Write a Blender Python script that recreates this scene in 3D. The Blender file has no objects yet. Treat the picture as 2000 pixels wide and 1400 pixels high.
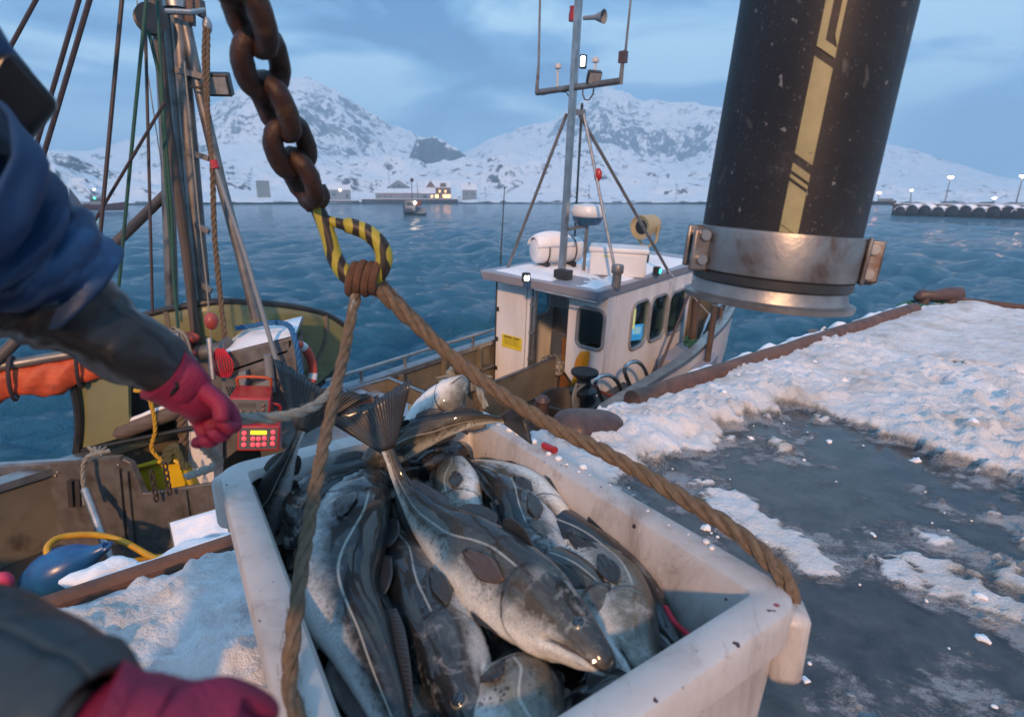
import bpy, math, random
import numpy as np
from mathutils import Vector, Matrix, noise as mnoise
R = math.radians
random.seed(7)
SC = bpy.context.scene
COL = SC.collection

# ------------------------------------------------------------------ camera, sky, sun, exposure
FPX = 1100.0
PITCH = math.atan(314 / FPX)
EYE = Vector((0, 0, 3.8))
cam_data = bpy.data.cameras.new('camera')
cam_data.sensor_width = 36.0
cam_data.lens = FPX / 2000 * 36.0
cam_data.clip_start = 0.02
cam_data.clip_end = 30000
cam_data.dof.use_dof = True
cam_data.dof.focus_distance = 2.8
cam_data.dof.aperture_fstop = 2.8
cam = bpy.data.objects.new('camera', cam_data)
COL.objects.link(cam)
cam.location = EYE
cam.rotation_euler = (math.pi / 2 - PITCH, 0, 0)
SC.camera = cam

SUN_EL, SUN_AZ = R(24), R(184)          # low warm light from behind the camera (azimuth clockwise from +Y)
world = bpy.data.worlds.new('World')
SC.world = world
world.use_nodes = True
wn = world.node_tree.nodes; wl = world.node_tree.links
wn.clear()
w_out = wn.new('ShaderNodeOutputWorld'); w_bg = wn.new('ShaderNodeBackground')
w_sky = wn.new('ShaderNodeTexSky')
w_sky.sky_type = 'NISHITA'; w_sky.sun_disc = False
w_sky.sun_elevation = SUN_EL; w_sky.sun_rotation = SUN_AZ
w_sky.air_density = 2.0; w_sky.dust_density = 0.4; w_sky.ozone_density = 5.0
w_tc = wn.new('ShaderNodeTexCoord')
w_map = wn.new('ShaderNodeMapping'); w_map.inputs['Scale'].default_value = (1.0, 1.0, 3.2)
w_map.inputs['Location'].default_value = (0.35, 0.1, 0.0)
w_n = wn.new('ShaderNodeTexNoise'); w_n.inputs['Scale'].default_value = 2.6
w_n.inputs['Detail'].default_value = 8; w_n.inputs['Roughness'].default_value = 0.52
w_n.inputs['Distortion'].default_value = 0.5
w_r = wn.new('ShaderNodeValToRGB')
e = w_r.color_ramp.elements
e[0].position = 0.41; e[0].color = (0.62, 1.85, 4.2, 1)
e[1].position = 0.585; e[1].color = (4.5, 6.7, 8.5, 1)
m_ = e.new(0.5); m_.color = (1.7, 3.7, 6.4, 1)
w_mix = wn.new('ShaderNodeMix'); w_mix.data_type = 'RGBA'; w_mix.inputs[0].default_value = 0.96
w_bg.inputs['Strength'].default_value = 0.12
wl.new(w_tc.outputs['Generated'], w_map.inputs['Vector'])
wl.new(w_map.outputs['Vector'], w_n.inputs['Vector'])
wl.new(w_n.outputs['Fac'], w_r.inputs['Fac'])
# the cloud deck is thinner, and so brighter, overhead
w_sep = wn.new('ShaderNodeSeparateXYZ'); wl.new(w_tc.outputs['Generated'], w_sep.inputs[0])
w_el = wn.new('ShaderNodeMapRange'); w_el.interpolation_type = 'SMOOTHSTEP'
w_el.inputs['From Min'].default_value = 0.34; w_el.inputs['From Max'].default_value = 0.9
w_el.inputs['To Min'].default_value = 1.0; w_el.inputs['To Max'].default_value = 1.35
wl.new(w_sep.outputs['Z'], w_el.inputs['Value'])
w_mul = wn.new('ShaderNodeVectorMath'); w_mul.operation = 'SCALE'
wl.new(w_r.outputs['Color'], w_mul.inputs[0]); wl.new(w_el.outputs['Result'], w_mul.inputs['Scale'])
wl.new(w_sky.outputs['Color'], w_mix.inputs[6])
wl.new(w_mul.outputs['Vector'], w_mix.inputs[7])
wl.new(w_mix.outputs[2], w_bg.inputs['Color'])
wl.new(w_bg.outputs['Background'], w_out.inputs['Surface'])

sun_data = bpy.data.lights.new('sun', 'SUN')
sun_data.energy = 2.7
sun_data.angle = R(3.0)
sun_data.color = (1.0, 0.54, 0.27)
sun = bpy.data.objects.new('sun', sun_data); COL.objects.link(sun)
sd = Vector((math.sin(SUN_AZ) * math.cos(SUN_EL), math.cos(SUN_AZ) * math.cos(SUN_EL), math.sin(SUN_EL)))
sun.rotation_euler = sd.to_track_quat('Z', 'Y').to_euler()
SC.view_settings.view_transform = 'Standard'
SC.view_settings.look = 'None'
SC.view_settings.exposure = 0.18
SC.view_settings.gamma = 1
SC.cycles.max_bounces = 8
SC.cycles.transparent_max_bounces = 16
SC.cycles.volume_bounces = 1
SC.cycles.volume_step_rate = 4
SC.cycles.sample_clamp_indirect = 6
SC.cycles.use_denoising = True

# ------------------------------------------------------------------ measuring helpers
FW = Vector((0, math.cos(PITCH), -math.sin(PITCH))); UPV = Vector((0, math.sin(PITCH), math.cos(PITCH))); RT = Vector((1, 0, 0))
def ray(px, py): return FW + RT * ((px - 1000) / FPX) - UPV * ((py - 700) / FPX)
def PZ(px, py, z):
    d = ray(px, py); return EYE + d * ((z - EYE.z) / d.z)
def PY(px, py, y):
    d = ray(px, py); return EYE + d * (y / d.y)
def PDp(px, py, dep): return EYE + ray(px, py) * dep
def PR(px, py, r):                       # on a vertical cylinder of radius r round the camera
    d = ray(px, py); return EYE + d * (r / math.hypot(d.x, d.y))
# the fishing boat's own frame: x to the bow, y to port, z up
def boat_frame(A, roll, trim):
    u = Vector((math.sin(A), math.cos(A), 0)); v = Vector((-math.cos(A), math.sin(A), 0)); w = Vector((0, 0, 1))
    c, s = math.cos(roll), math.sin(roll); v, w = v * c + w * s, w * c - v * s
    c, s = math.cos(trim), math.sin(trim); u, w = u * c + w * s, w * c - u * s
    return Matrix((u, v, w)).transposed()
BR = boat_frame(.6664, .0615, .0231); BO = Vector((1.266, 8.871, 0))
BM = Matrix.Translation(BO) @ BR.to_4x4()
def BL(px, py, ax, val):
    d = BR.transposed() @ ray(px, py); c = BR.transposed() @ (EYE - BO)
    return c + d * ((val - c[ax]) / d[ax])
def BW(p): return BM @ Vector(p)

# ------------------------------------------------------------------ materials
MATS = {}
def nodes_of(name):
    m = bpy.data.materials.new(name); m.use_nodes = True
    nt = m.node_tree; b = nt.nodes['Principled BSDF']
    return m, nt, nt.nodes, nt.links, b
def rgba(c): return (c[0], c[1], c[2], 1)
def ramp(nt, fac, stops):
    r = nt.nodes.new('ShaderNodeValToRGB'); el = r.color_ramp.elements
    el[0].position, el[0].color = stops[0][0], rgba(stops[0][1])
    el[1].position, el[1].color = stops[-1][0], rgba(stops[-1][1])
    for p, c in stops[1:-1]:
        k = el.new(p); k.color = rgba(c)
    nt.links.new(fac, r.inputs['Fac']); return r.outputs['Color']
def noise_tex(nt, scale, detail=5, rough=.55, vec=None, dist=0.0):
    n = nt.nodes.new('ShaderNodeTexNoise'); n.inputs['Scale'].default_value = scale
    n.inputs['Detail'].default_value = detail; n.inputs['Roughness'].default_value = rough
    n.inputs['Distortion'].default_value = dist
    if vec is not None: nt.links.new(vec, n.inputs['Vector'])
    return n.outputs['Fac']
def objco(nt, scale=None):
    t = nt.nodes.new('ShaderNodeTexCoord')
    if scale is None: return t.outputs['Object']
    mp = nt.nodes.new('ShaderNodeMapping'); mp.inputs['Scale'].default_value = scale
    nt.links.new(t.outputs['Object'], mp.inputs['Vector']); return mp.outputs['Vector']
def mathn(nt, op, a, b=None, c=None, clamp=False):
    n = nt.nodes.new('ShaderNodeMath'); n.operation = op; n.use_clamp = clamp
    for i, x in enumerate((a, b, c)):
        if x is None: continue
        if isinstance(x, (int, float)): n.inputs[i].default_value = x
        else: nt.links.new(x, n.inputs[i])
    return n.outputs[0]
def sstep(nt, lo, hi, x):
    n = nt.nodes.new('ShaderNodeMapRange'); n.interpolation_type = 'SMOOTHSTEP'
    n.inputs['From Min'].default_value = lo; n.inputs['From Max'].default_value = hi
    nt.links.new(x, n.inputs['Value']); return n.outputs['Result']
def mixc(nt, fac, a, b):
    n = nt.nodes.new('ShaderNodeMix'); n.data_type = 'RGBA'
    if isinstance(fac, (int, float)): n.inputs[0].default_value = fac
    else: nt.links.new(fac, n.inputs[0])
    for i, x in ((6, a), (7, b)):
        if isinstance(x, tuple): n.inputs[i].default_value = rgba(x)
        else: nt.links.new(x, n.inputs[i])
    return n.outputs[2]
def bumpn(nt, h, strength, dist, b, prev=None):
    n = nt.nodes.new('ShaderNodeBump'); n.inputs['Strength'].default_value = strength; n.inputs['Distance'].default_value = dist
    nt.links.new(h, n.inputs['Height'])
    if prev is not None: nt.links.new(prev, n.inputs['Normal'])
    nt.links.new(n.outputs['Normal'], b.inputs['Normal']); return n.outputs['Normal']
def pm(name, c1, c2=None, ns=6, rough=.5, metal=0., bump=.0, bs=40, bd=.004, lo=.35, hi=.65, c3=None, ns3=3, lo3=.55, hi3=.7, coat=0., rv=.12, stretch=None, spec=.5):
    if name in MATS: return MATS[name]
    m, nt, N, L, b = nodes_of(name)
    co = objco(nt, stretch)
    b.inputs['Metallic'].default_value = metal; b.inputs['Specular IOR Level'].default_value = spec
    b.inputs['Coat Weight'].default_value = coat; b.inputs['Coat Roughness'].default_value = .12
    n1 = noise_tex(nt, ns, 7, .6, co)
    c2 = c2 or tuple(x * .8 for x in c1)
    col = ramp(nt, n1, [(lo, c1), (hi, c2)])
    if c3 is not None:
        n3 = noise_tex(nt, ns3, 8, .65, co, .3)
        col = mixc(nt, sstep(nt, lo3, hi3, n3), col, c3)
    L.new(col, b.inputs['Base Color'])
    n2 = noise_tex(nt, ns * 2.3, 4, .6, co)
    rr = nt.nodes.new('ShaderNodeMapRange'); rr.inputs['To Min'].default_value = max(.02, rough - rv); rr.inputs['To Max'].default_value = min(1, rough + rv)
    L.new(n2, rr.inputs['Value']); L.new(rr.outputs['Result'], b.inputs['Roughness'])
    if bump > 0: bumpn(nt, noise_tex(nt, bs, 6, .6, co), bump, bd, b)
    MATS[name] = m; return m
def emit(name, c, s):
    if name in MATS: return MATS[name]
    m, nt, N, L, b = nodes_of(name)
    b.inputs['Base Color'].default_value = rgba(c); b.inputs['Emission Color'].default_value = rgba(c); b.inputs['Emission Strength'].default_value = s
    MATS[name] = m; return m
def glass(name, tint=(.8, .9, .95), rough=.03):
    if name in MATS: return MATS[name]
    m, nt, N, L, b = nodes_of(name)
    N.remove(b)
    tr = N.new('ShaderNodeBsdfTransparent'); gl = N.new('ShaderNodeBsdfGlossy'); mx = N.new('ShaderNodeMixShader'); fr = N.new('ShaderNodeLayerWeight')
    tr.inputs['Color'].default_value = rgba(tint); gl.inputs['Roughness'].default_value = rough; fr.inputs['Blend'].default_value = .12
    mm = mathn(nt, 'MULTIPLY_ADD', fr.outputs[0], .5, .04)
    L.new(mm, mx.inputs[0]); L.new(tr.outputs[0], mx.inputs[1]); L.new(gl.outputs[0], mx.inputs[2])
    L.new(mx.outputs[0], N['Material Output'].inputs['Surface'])
    MATS[name] = m; return m

# ------------------------------------------------------------------ mesh helpers
def catmull(P, n):
    P = [Vector(p) for p in P]
    if len(P) == 2: return [P[0].lerp(P[1], i / n) for i in range(n + 1)]
    Q = [P[0] * 2 - P[1]] + P + [P[-1] * 2 - P[-2]]; out = []
    segs = len(P) - 1
    for i in range(n + 1):
        t = i / n * segs; k = min(int(t), segs - 1); f = t - k
        a, b, c, d = Q[k:k + 4]
        out.append(.5 * ((2 * b) + (c - a) * f + (2 * a - 5 * b + 4 * c - d) * f * f + (3 * b - a - 3 * c + d) * f ** 3))
    return out
def frames(P, hint=None, closed=False):
    T = []
    n = len(P)
    for i in range(n):
        a = P[i - 1] if (i > 0 or closed) else P[i]; b = P[(i + 1) % n] if (i < n - 1 or closed) else P[i]
        t = (b - a); T.append(t.normalized() if t.length > 1e-9 else Vector((0, 0, 1)))
    h = Vector(hint) if hint is not None else (Vector((0, 0, 1)) if abs(T[0].z) < .9 else Vector((1, 0, 0)))
    N = []
    h = (h - T[0] * h.dot(T[0])).normalized(); N.append(h)
    for i in range(1, n):
        h = N[-1] - T[i] * N[-1].dot(T[i]); N.append(h.normalized())
    return T, N, [T[i].cross(N[i]) for i in range(n)]
class MB:
    def __init__(s): s.v = []; s.f = []; s.uv = None
    def add(s, verts, faces):
        o = len(s.v); s.v += [Vector(p) for p in verts]; s.f += [tuple(i + o for i in f) for f in faces]; return s
    def box(s, c, d, rot=None):
        c = Vector(c); hx, hy, hz = d[0] / 2, d[1] / 2, d[2] / 2
        P = [Vector((x, y, z)) for z in (-hz, hz) for x, y in ((-hx, -hy), (hx, -hy), (hx, hy), (-hx, hy))]
        if rot is not None: P = [rot @ p for p in P]
        return s.add([p + c for p in P], [(3, 2, 1, 0), (4, 5, 6, 7), (0, 1, 5, 4), (1, 2, 6, 5), (2, 3, 7, 6), (3, 0, 4, 7)])
    def span(s, a, b):                                  # box between two corners
        a, b = Vector(a), Vector(b); return s.box((a + b) / 2, [abs(b[i] - a[i]) for i in range(3)])
    def bar(s, a, b, w, h, up=(0, 0, 1)):
        a, b = Vector(a), Vector(b); t = (b - a).normalized(); u = Vector(up); u = u - t * u.dot(t)
        if u.length < 1e-4: u = Vector((1, 0, 0)) - t * t.x
        u.normalize(); sd = t.cross(u)
        P = [p + sd * x * w / 2 + u * y * h / 2 for p in (a, b) for x, y in ((-1, -1), (1, -1), (1, 1), (-1, 1))]
        return s.add(P, [(3, 2, 1, 0), (4, 5, 6, 7), (0, 1, 5, 4), (1, 2, 6, 5), (2, 3, 7, 6), (3, 0, 4, 7)])
    def tube(s, P, r, n=10, closed=False, caps=True, hint=None, flat=1.0):
        P = [Vector(p) for p in P]; rs = r if isinstance(r, (list, tuple)) else [r] * len(P)
        T, N, B = frames(P, hint, closed); V = []
        for i, p in enumerate(P):
            for k in range(n):
                a = 2 * math.pi * k / n; V.append(p + (N[i] * math.cos(a) + B[i] * math.sin(a) * flat) * rs[i])
        F = []; m = len(P)
        for i in range(m if closed else m - 1):
            j = (i + 1) % m
            for k in range(n):
                l = (k + 1) % n; F.append((i * n + k, i * n + l, j * n + l, j * n + k))
        if caps and not closed: F += [tuple(range(n - 1, -1, -1)), tuple((m - 1) * n + k for k in range(n))]
        return s.add(V, F)
    def lathe(s, prof, c=(0, 0, 0), axis=(0, 0, 1), n=24, hint=None):
        c = Vector(c); ax = Vector(axis).normalized(); h = Vector(hint) if hint else (Vector((1, 0, 0)) if abs(ax.x) < .9 else Vector((0, 1, 0)))
        u = (h - ax * h.dot(ax)).normalized(); w = ax.cross(u); V = []; F = []
        for r, z in prof:
            for k in range(n):
                a = 2 * math.pi * k / n; V.append(c + ax * z + (u * math.cos(a) + w * math.sin(a)) * max(r, 1e-5))
        for i in range(len(prof) - 1):
            for k in range(n):
                l = (k + 1) % n; F.append((i * n + k, i * n + l, (i + 1) * n + l, (i + 1) * n + k))
        return s.add(V, F)
    def cyl(s, a, b, r, n=16, r2=None):
        return s.tube([a, b], [r, r if r2 is None else r2], n)
    def ball(s, c, r, n=12, rot=None):
        c = Vector(c); rr = r if isinstance(r, (tuple, list)) else (r, r, r); V = []; F = []; m = n // 2 + 1
        for i in range(m + 1):
            t = math.pi * i / m
            for k in range(n):
                a = 2 * math.pi * k / n; p = Vector((rr[0] * math.sin(t) * math.cos(a), rr[1] * math.sin(t) * math.sin(a), rr[2] * math.cos(t)))
                V.append(c + (rot @ p if rot is not None else p))
        for i in range(m):
            for k in range(n):
                l = (k + 1) % n; F.append((i * n + k, (i + 1) * n + k, (i + 1) * n + l, i * n + l))
        return s.add(V, F)
    def prism(s, poly, off):                            # polygon of 3-D points pushed along off
        P = [Vector(p) for p in poly]; o = Vector(off); n = len(P)
        return s.add(P + [p + o for p in P], [tuple(range(n - 1, -1, -1)), tuple(range(n, 2 * n))] + [(i, (i + 1) % n, n + (i + 1) % n, n + i) for i in range(n)])
    def rope(s, P, r, turns_per_m=14, n=6, seg=None, strands=3, fuzz=0):
        P = [Vector(p) for p in P]
        L = sum((P[i + 1] - P[i]).length for i in range(len(P) - 1))
        m = seg or max(12, int(L * turns_per_m * 7)); m = min(m, 700)
        D = catmull(P, m); T, N, B = frames(D); acc = [0]
        for i in range(m): acc.append(acc[-1] + (D[i + 1] - D[i]).length)
        for q in range(strands):
            Q = []
            for i in range(m + 1):
                rj = 1 + .16 * mnoise.noise(D[i] * 21 + Vector((q * 3.1, 0, 0)))
                a = .5 * mnoise.noise(D[i] * 9) + acc[i] * turns_per_m * 2 * math.pi / strands * 1.2 + q * 2 * math.pi / strands
                Q.append(D[i] + (N[i] * math.cos(a) + B[i] * math.sin(a)) * r * .5 * rj)
            s.tube(Q, [r * .56 * (1 + .14 * mnoise.noise(p * 33)) for p in Q], n)
        rf = random.Random(int(r * 1e5) + m)
        for k in range(fuzz):
            i = rf.randrange(2, m - 2); a = rf.random() * 6.28; d = (N[i] * math.cos(a) + B[i] * math.sin(a)); ln = rf.uniform(.25, .9) * r
            p0 = D[i] + d * r * .85; s.tube([p0, p0 + d * ln * .5 + T[i] * ln * rf.uniform(-.8, .8), p0 + d * ln * .7 + T[i] * ln * rf.uniform(-1.6, 1.6)], [r * .045, r * .035, r * .02], 4, caps=False)
        return s
    def grid(s, rows):
        o = len(s.v); h = len(rows); w = len(rows[0])
        for rr in rows: s.v += [Vector(p) for p in rr]
        s.f += [(o + i * w + k, o + i * w + k + 1, o + (i + 1) * w + k + 1, o + (i + 1) * w + k) for i in range(h - 1) for k in range(w - 1)]
        return s
ORG = {}
def root_of(o):
    while o.parent is not None: o = o.parent
    return o
def obj(name, mb, mat, parent=None, smooth=35, bevel=0., sub=0, solid=0., fixn=True):
    me = bpy.data.meshes.new(name)
    org = ORG.get(root_of(parent).name, Vector((0, 0, 0))) if parent is not None else Vector((0, 0, 0))
    me.from_pydata([tuple(p - org) for p in mb.v], [], mb.f)
    if fixn:
        import bmesh
        bm = bmesh.new(); bm.from_mesh(me); bmesh.ops.recalc_face_normals(bm, faces=bm.faces); bm.to_mesh(me); bm.free()
    if mb.uv is not None:
        ul = me.uv_layers.new(name='UVMap')
        idx = np.empty(len(me.loops), dtype=np.int32); me.loops.foreach_get('vertex_index', idx)
        ul.data.foreach_set('uv', np.asarray(mb.uv, dtype=np.float32)[idx].ravel())
    me.materials.append(mat)
    if smooth:
        me.polygons.foreach_set('use_smooth', [True] * len(me.polygons))
        me.set_sharp_from_angle(angle=R(smooth))
    o = bpy.data.objects.new(name, me); COL.objects.link(o)
    if parent is not None: o.parent = parent
    if solid:
        md = o.modifiers.new('solid', 'SOLIDIFY'); md.thickness = solid; md.offset = 0
    if bevel:
        md = o.modifiers.new('bevel', 'BEVEL'); md.width = bevel; md.segments = 2; md.limit_method = 'ANGLE'; md.angle_limit = R(40)
    if sub:
        md = o.modifiers.new('sub', 'SUBSURF'); md.levels = sub; md.render_levels = sub
    return o
def tag(o, label=None, cat=None, group=None, kind=None):
    if label: o['label'] = label
    if cat: o['category'] = cat
    if group: o['group'] = group
    if kind: o['kind'] = kind
    return o
def thing(name, label, cat, base, group=None, boat=False):
    o = bpy.data.objects.new(name, None); COL.objects.link(o); o.empty_display_size = .1
    base = Vector(base)
    if boat: o.matrix_world = BM @ Matrix.Translation(base)
    else: o.location = base
    ORG[o.name] = base
    return tag(o, label, cat, group)
def solo(name, mb, mat, label, cat, base=None, group=None, boat=False, kind=None, **k):
    base = Vector(base) if base is not None else sum(mb.v, Vector((0, 0, 0))) / max(1, len(mb.v))
    mb.v = [p - base for p in mb.v]
    o = obj(name, mb, mat, None, **k)
    if boat: o.matrix_world = BM @ Matrix.Translation(base)
    else: o.location = base
    return tag(o, label, cat, group, kind)
def npmesh(name, V, quads, mat, smooth=True):
    me = bpy.data.meshes.new(name)
    me.vertices.add(len(V)); me.vertices.foreach_set('co', np.asarray(V, dtype=np.float32).ravel())
    nq = len(quads); me.loops.add(nq * 4); me.loops.foreach_set('vertex_index', np.asarray(quads, dtype=np.int32).ravel())
    me.polygons.add(nq); me.polygons.foreach_set('loop_start', np.arange(0, nq * 4, 4, dtype=np.int32))
    me.polygons.foreach_set('loop_total', np.full(nq, 4, dtype=np.int32))
    if smooth: me.polygons.foreach_set('use_smooth', np.ones(nq, dtype=bool))
    me.update(calc_edges=True); me.materials.append(mat)
    o = bpy.data.objects.new(name, me); COL.objects.link(o); return o
def gridq(h, w):
    i, k = np.meshgrid(np.arange(h - 1), np.arange(w - 1), indexing='ij'); a = i * w + k
    return np.stack([a, a + 1, a + w + 1, a + w], -1).reshape(-1, 4)
# value noise on arrays
def vnoise(x, y, seed=0):
    xi = np.floor(x).astype(np.int64); yi = np.floor(y).astype(np.int64); fx = x - xi; fy = y - yi
    fx = fx * fx * (3 - 2 * fx); fy = fy * fy * (3 - 2 * fy)
    def h(a, b):
        n = (a * 374761393 + b * 668265263 + seed * 974711) & 0x7fffffff
        n = ((n ^ (n >> 13)) * 1274126177) & 0x7fffffff
        return ((n ^ (n >> 16)) & 0xffff) / 65535.0
    return (h(xi, yi) * (1 - fx) + h(xi + 1, yi) * fx) * (1 - fy) + (h(xi, yi + 1) * (1 - fx) + h(xi + 1, yi + 1) * fx) * fy
def fbm(x, y, oct=5, seed=0, gain=.5, ridged=False):
    s = 0; a = 1; t = 0
    for o in range(oct):
        n = vnoise(x * 2 ** o + 17.3 * o, y * 2 ** o - 9.1 * o, seed + o)
        if ridged: n = 1 - np.abs(2 * n - 1)
        s = s + a * n; t += a; a *= gain
    return s / t
def smooth01(a, b, x):
    t = np.clip((x - a) / (b - a), 0, 1); return t * t * (3 - 2 * t)
# ================================================================== setting: water, snowy land, quay
WATER_Z = -0.45
rng = np.random.default_rng(5)
# ---- water
NA, NR = 620, 520
az = np.linspace(R(-68), R(68), NA); rr_ = 2.0 * (14000 / 2.0) ** (np.linspace(0, 1, NR))
rr_ = np.where(rr_ < 2, 2, rr_)
AZ, RR = np.meshgrid(az, rr_)
X = np.sin(AZ) * RR; Y = np.cos(AZ) * RR; Z = np.zeros_like(X)
step = RR * (math.log(7000) / NR); DX = np.zeros_like(X); DY = np.zeros_like(X)
for q in range(64):
    lam = 0.5 * 2 ** (rng.random() * 3.9); k = 2 * math.pi / lam
    th = R(-62) + rng.normal() * .55
    amp = (.0215 if lam < 2.6 else .0125) * lam ** .72 * (0.55 + .9 * rng.random()); ph = rng.random() * 6.283
    fade = np.clip(lam / (step * 3.0) - .4, 0, 1)
    gust = .65 + .7 * vnoise(X * .06 + q, Y * .06, q)
    arg = k * (X * math.sin(th) + Y * math.cos(th)) + ph + 1.2 * vnoise(X / lam * .35, Y / lam * .35, 100 + q) * 2
    Z += amp * fade * gust * np.sin(arg)
    DX -= .75 * amp * fade * gust * math.sin(th) * np.cos(arg); DY -= .75 * amp * fade * gust * math.cos(th) * np.cos(arg)
V = np.stack([X + DX, Y + DY, Z + WATER_Z], -1).reshape(-1, 3)
m, nt, N, L, b = nodes_of('sea_water')
geo = nt.nodes.new('ShaderNodeNewGeometry')
mp = nt.nodes.new('ShaderNodeMapping'); mp.inputs['Scale'].default_value = (1.0, 1.7, 1); mp.inputs['Rotation'].default_value = (0, 0, R(22))
L.new(geo.outputs['Position'], mp.inputs['Vector'])
nb = noise_tex(nt, 3.6, 7, .66, mp.outputs['Vector'], .4)
nf = noise_tex(nt, .32, 7, .68, mp.outputs['Vector'], .3)
p1_ = bumpn(nt, nf, .55, 1.0, b)
bumpn(nt, nb, 1.0, .15, b, p1_)
b.inputs['Base Color'].default_value = (.014, .105, .175, 1)
b.inputs['Roughness'].default_value = .09; b.inputs['IOR'].default_value = 1.33; b.inputs['Specular IOR Level'].default_value = .44
water = npmesh('water', V, gridq(NR, NA), m); tag(water, 'rippled blue harbour water between the quay and the snowy shore', 'water', None, 'structure')

# ---- land: snowy hills and mountains round the far shore
SHORE = 425.0
def azel(px, py):
    d = ray(px, py); return math.atan2(d.x, d.y), d.z / math.hypot(d.x, d.y)
def profile(pts):
    ae = [azel(*p) for p in pts]; return np.array([q[0] for q in ae]), np.array([q[1] for q in ae])
RIDGES = [  # (distance, front width, back width, roughness, outline in the picture)
 (520, 90, 150, .14, [(-250, 250), (-100, 255), (0, 262), (60, 282), (130, 300), (200, 322), (260, 347), (330, 368), (400, 378), (480, 386)]),
 (620, 150, 160, .25, [(-200, 330), (200, 345), (400, 325), (470, 332), (560, 342), (640, 318), (700, 310), (770, 310), (830, 314), (900, 306), (950, 313), (1000, 300), (1080, 306), (1200, 318), (1300, 340), (1400, 352), (1700, 366), (2000, 384), (2300, 386)]),
 (800, 60, 120, .12, [(700, 386), (790, 330), (815, 268), (850, 266), (885, 286), (920, 312), (960, 340), (1000, 386)]),
 (1250, 520, 500, .13, [(-300, 300), (60, 300), (200, 285), (300, 262), (400, 228), (470, 188), (540, 162), (600, 166), (660, 193), (720, 233), (780, 256), (830, 276), (880, 300), (930, 322), (1000, 350), (1100, 386)]),
 (900, 240, 300, .16, [(880, 386), (940, 316), (1000, 298), (1060, 284), (1120, 276), (1190, 284), (1250, 312), (1320, 322), (1450, 320), (1600, 335), (1750, 350), (1900, 372), (2000, 386)]),
 (1350, 450, 500, .12, [(800, 386), (900, 298), (960, 272), (1020, 250), (1080, 234), (1130, 206), (1180, 180), (1215, 186), (1250, 200), (1320, 204), (1380, 214), (1450, 226), (1600, 258), (1750, 286), (1850, 314), (1950, 346), (2050, 372), (2200, 386)]),
]
NA2, NR2 = 900, 330
az = np.linspace(R(-66), R(66), NA2); rt2 = np.concatenate([np.linspace(SHORE - 8, SHORE + 60, 40), np.geomspace(SHORE + 62, 2600, NR2 - 40)])
AZ, RR = np.meshgrid(az, rt2)
wob = 26 * (fbm(AZ * 14, AZ * 0 + 3, 4, 3) - .5)
X = np.sin(AZ) * RR; Y = np.cos(AZ) * RR
H = np.full_like(X, WATER_Z - 3)
inl = RR - SHORE - wob
base = np.where(inl < 0, -3 + inl * .1, 1.6 * smooth01(0, 6, inl) + np.clip(inl, 0, 260) * .018)
H = base + 1.6 * (fbm(X * .16, Y * .16, 4, 30) - .45) * smooth01(-2, 4, inl) * (1 - .6 * smooth01(15, 60, inl))
for i, (r0, fwid, bwid, rough, pts) in enumerate(RIDGES):
    pa, pe = profile(pts)
    o = np.argsort(pa); el = np.interp(AZ, pa[o], pe[o], left=pe[o][0] * .9, right=0)
    top = np.maximum(el, -.003) * r0 + EYE.z
    warp = fwid * .55 * (fbm(X / fwid * 2.2, Y / fwid * 2.2, 3, 50 + i) - .5)
    t = np.where(RR + warp < r0, (RR + warp - (r0 - fwid)) / fwid, 1 - (RR + warp - r0) / bwid * .6)
    t = np.clip(t, 0, 1); shape = np.where(RR + warp < r0, t ** 1.25 * .55 + .45 * t * t * (3 - 2 * t), t)
    rug = (fbm(X / r0 * 16, Y / r0 * 16, 6, 70 + i, .58, True) - .62) * rough * 1.5
    hh = top * shape * (1 + rug * (1 - .55 * t)) + top * rug * .12
    H = np.where(top > 2, np.maximum(H, hh), H)
crag = fbm(X * .022, Y * .022, 5, 11, .55)
crag2 = fbm(X * .085, Y * .085, 4, 12, .6, True)
inland = smooth01(12, 60, inl)
H = H + inland * (3.2 * smooth01(.5, .72, crag) * (crag2 - .3) * 3.0)
V = np.stack([X, Y, H + 0.0], -1).reshape(-1, 3)
m, nt, N, L, b = nodes_of('snowy_rock')
geo = nt.nodes.new('ShaderNodeNewGeometry'); sx = nt.nodes.new('ShaderNodeSeparateXYZ'); L.new(geo.outputs['Normal'], sx.inputs[0])
pos = geo.outputs['Position']
mps = nt.nodes.new('ShaderNodeMapping'); mps.inputs['Scale'].default_value = (1, 1, .45); L.new(pos, mps.inputs['Vector'])
n1 = noise_tex(nt, .055, 9, .72, mps.outputs['Vector'], .6); n2 = noise_tex(nt, .012, 6, .6, mps.outputs['Vector'])
steep = mathn(nt, 'SUBTRACT', 1.0, sx.outputs['Z'])
spz = nt.nodes.new('ShaderNodeSeparateXYZ'); L.new(pos, spz.inputs[0])
n1b = noise_tex(nt, .17, 6, .7, mps.outputs['Vector'], .4)
f = mathn(nt, 'MULTIPLY_ADD', steep, .70, mathn(nt, 'MULTIPLY_ADD', n1, 1.25, mathn(nt, 'MULTIPLY_ADD', n1b, .75, mathn(nt, 'MULTIPLY', n2, .40))))
shoreline = sstep(nt, 2.3, .2, spz.outputs['Z'])
f = mathn(nt, 'MULTIPLY_ADD', shoreline, .22, f)
rock = sstep(nt, 1.34, 1.46, f)
rc = ramp(nt, noise_tex(nt, .25, 6, .6, pos), [(.3, (.045, .055, .07)), (.7, (.13, .14, .16))])
L.new(mixc(nt, rock, (.80, .83, .86), rc), b.inputs['Base Color']); b.inputs['Roughness'].default_value = .85
b.inputs['Specular IOR Level'].default_value = .2
bumpn(nt, noise_tex(nt, .2, 8, .65, pos), .5, 3.0, b)
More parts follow.
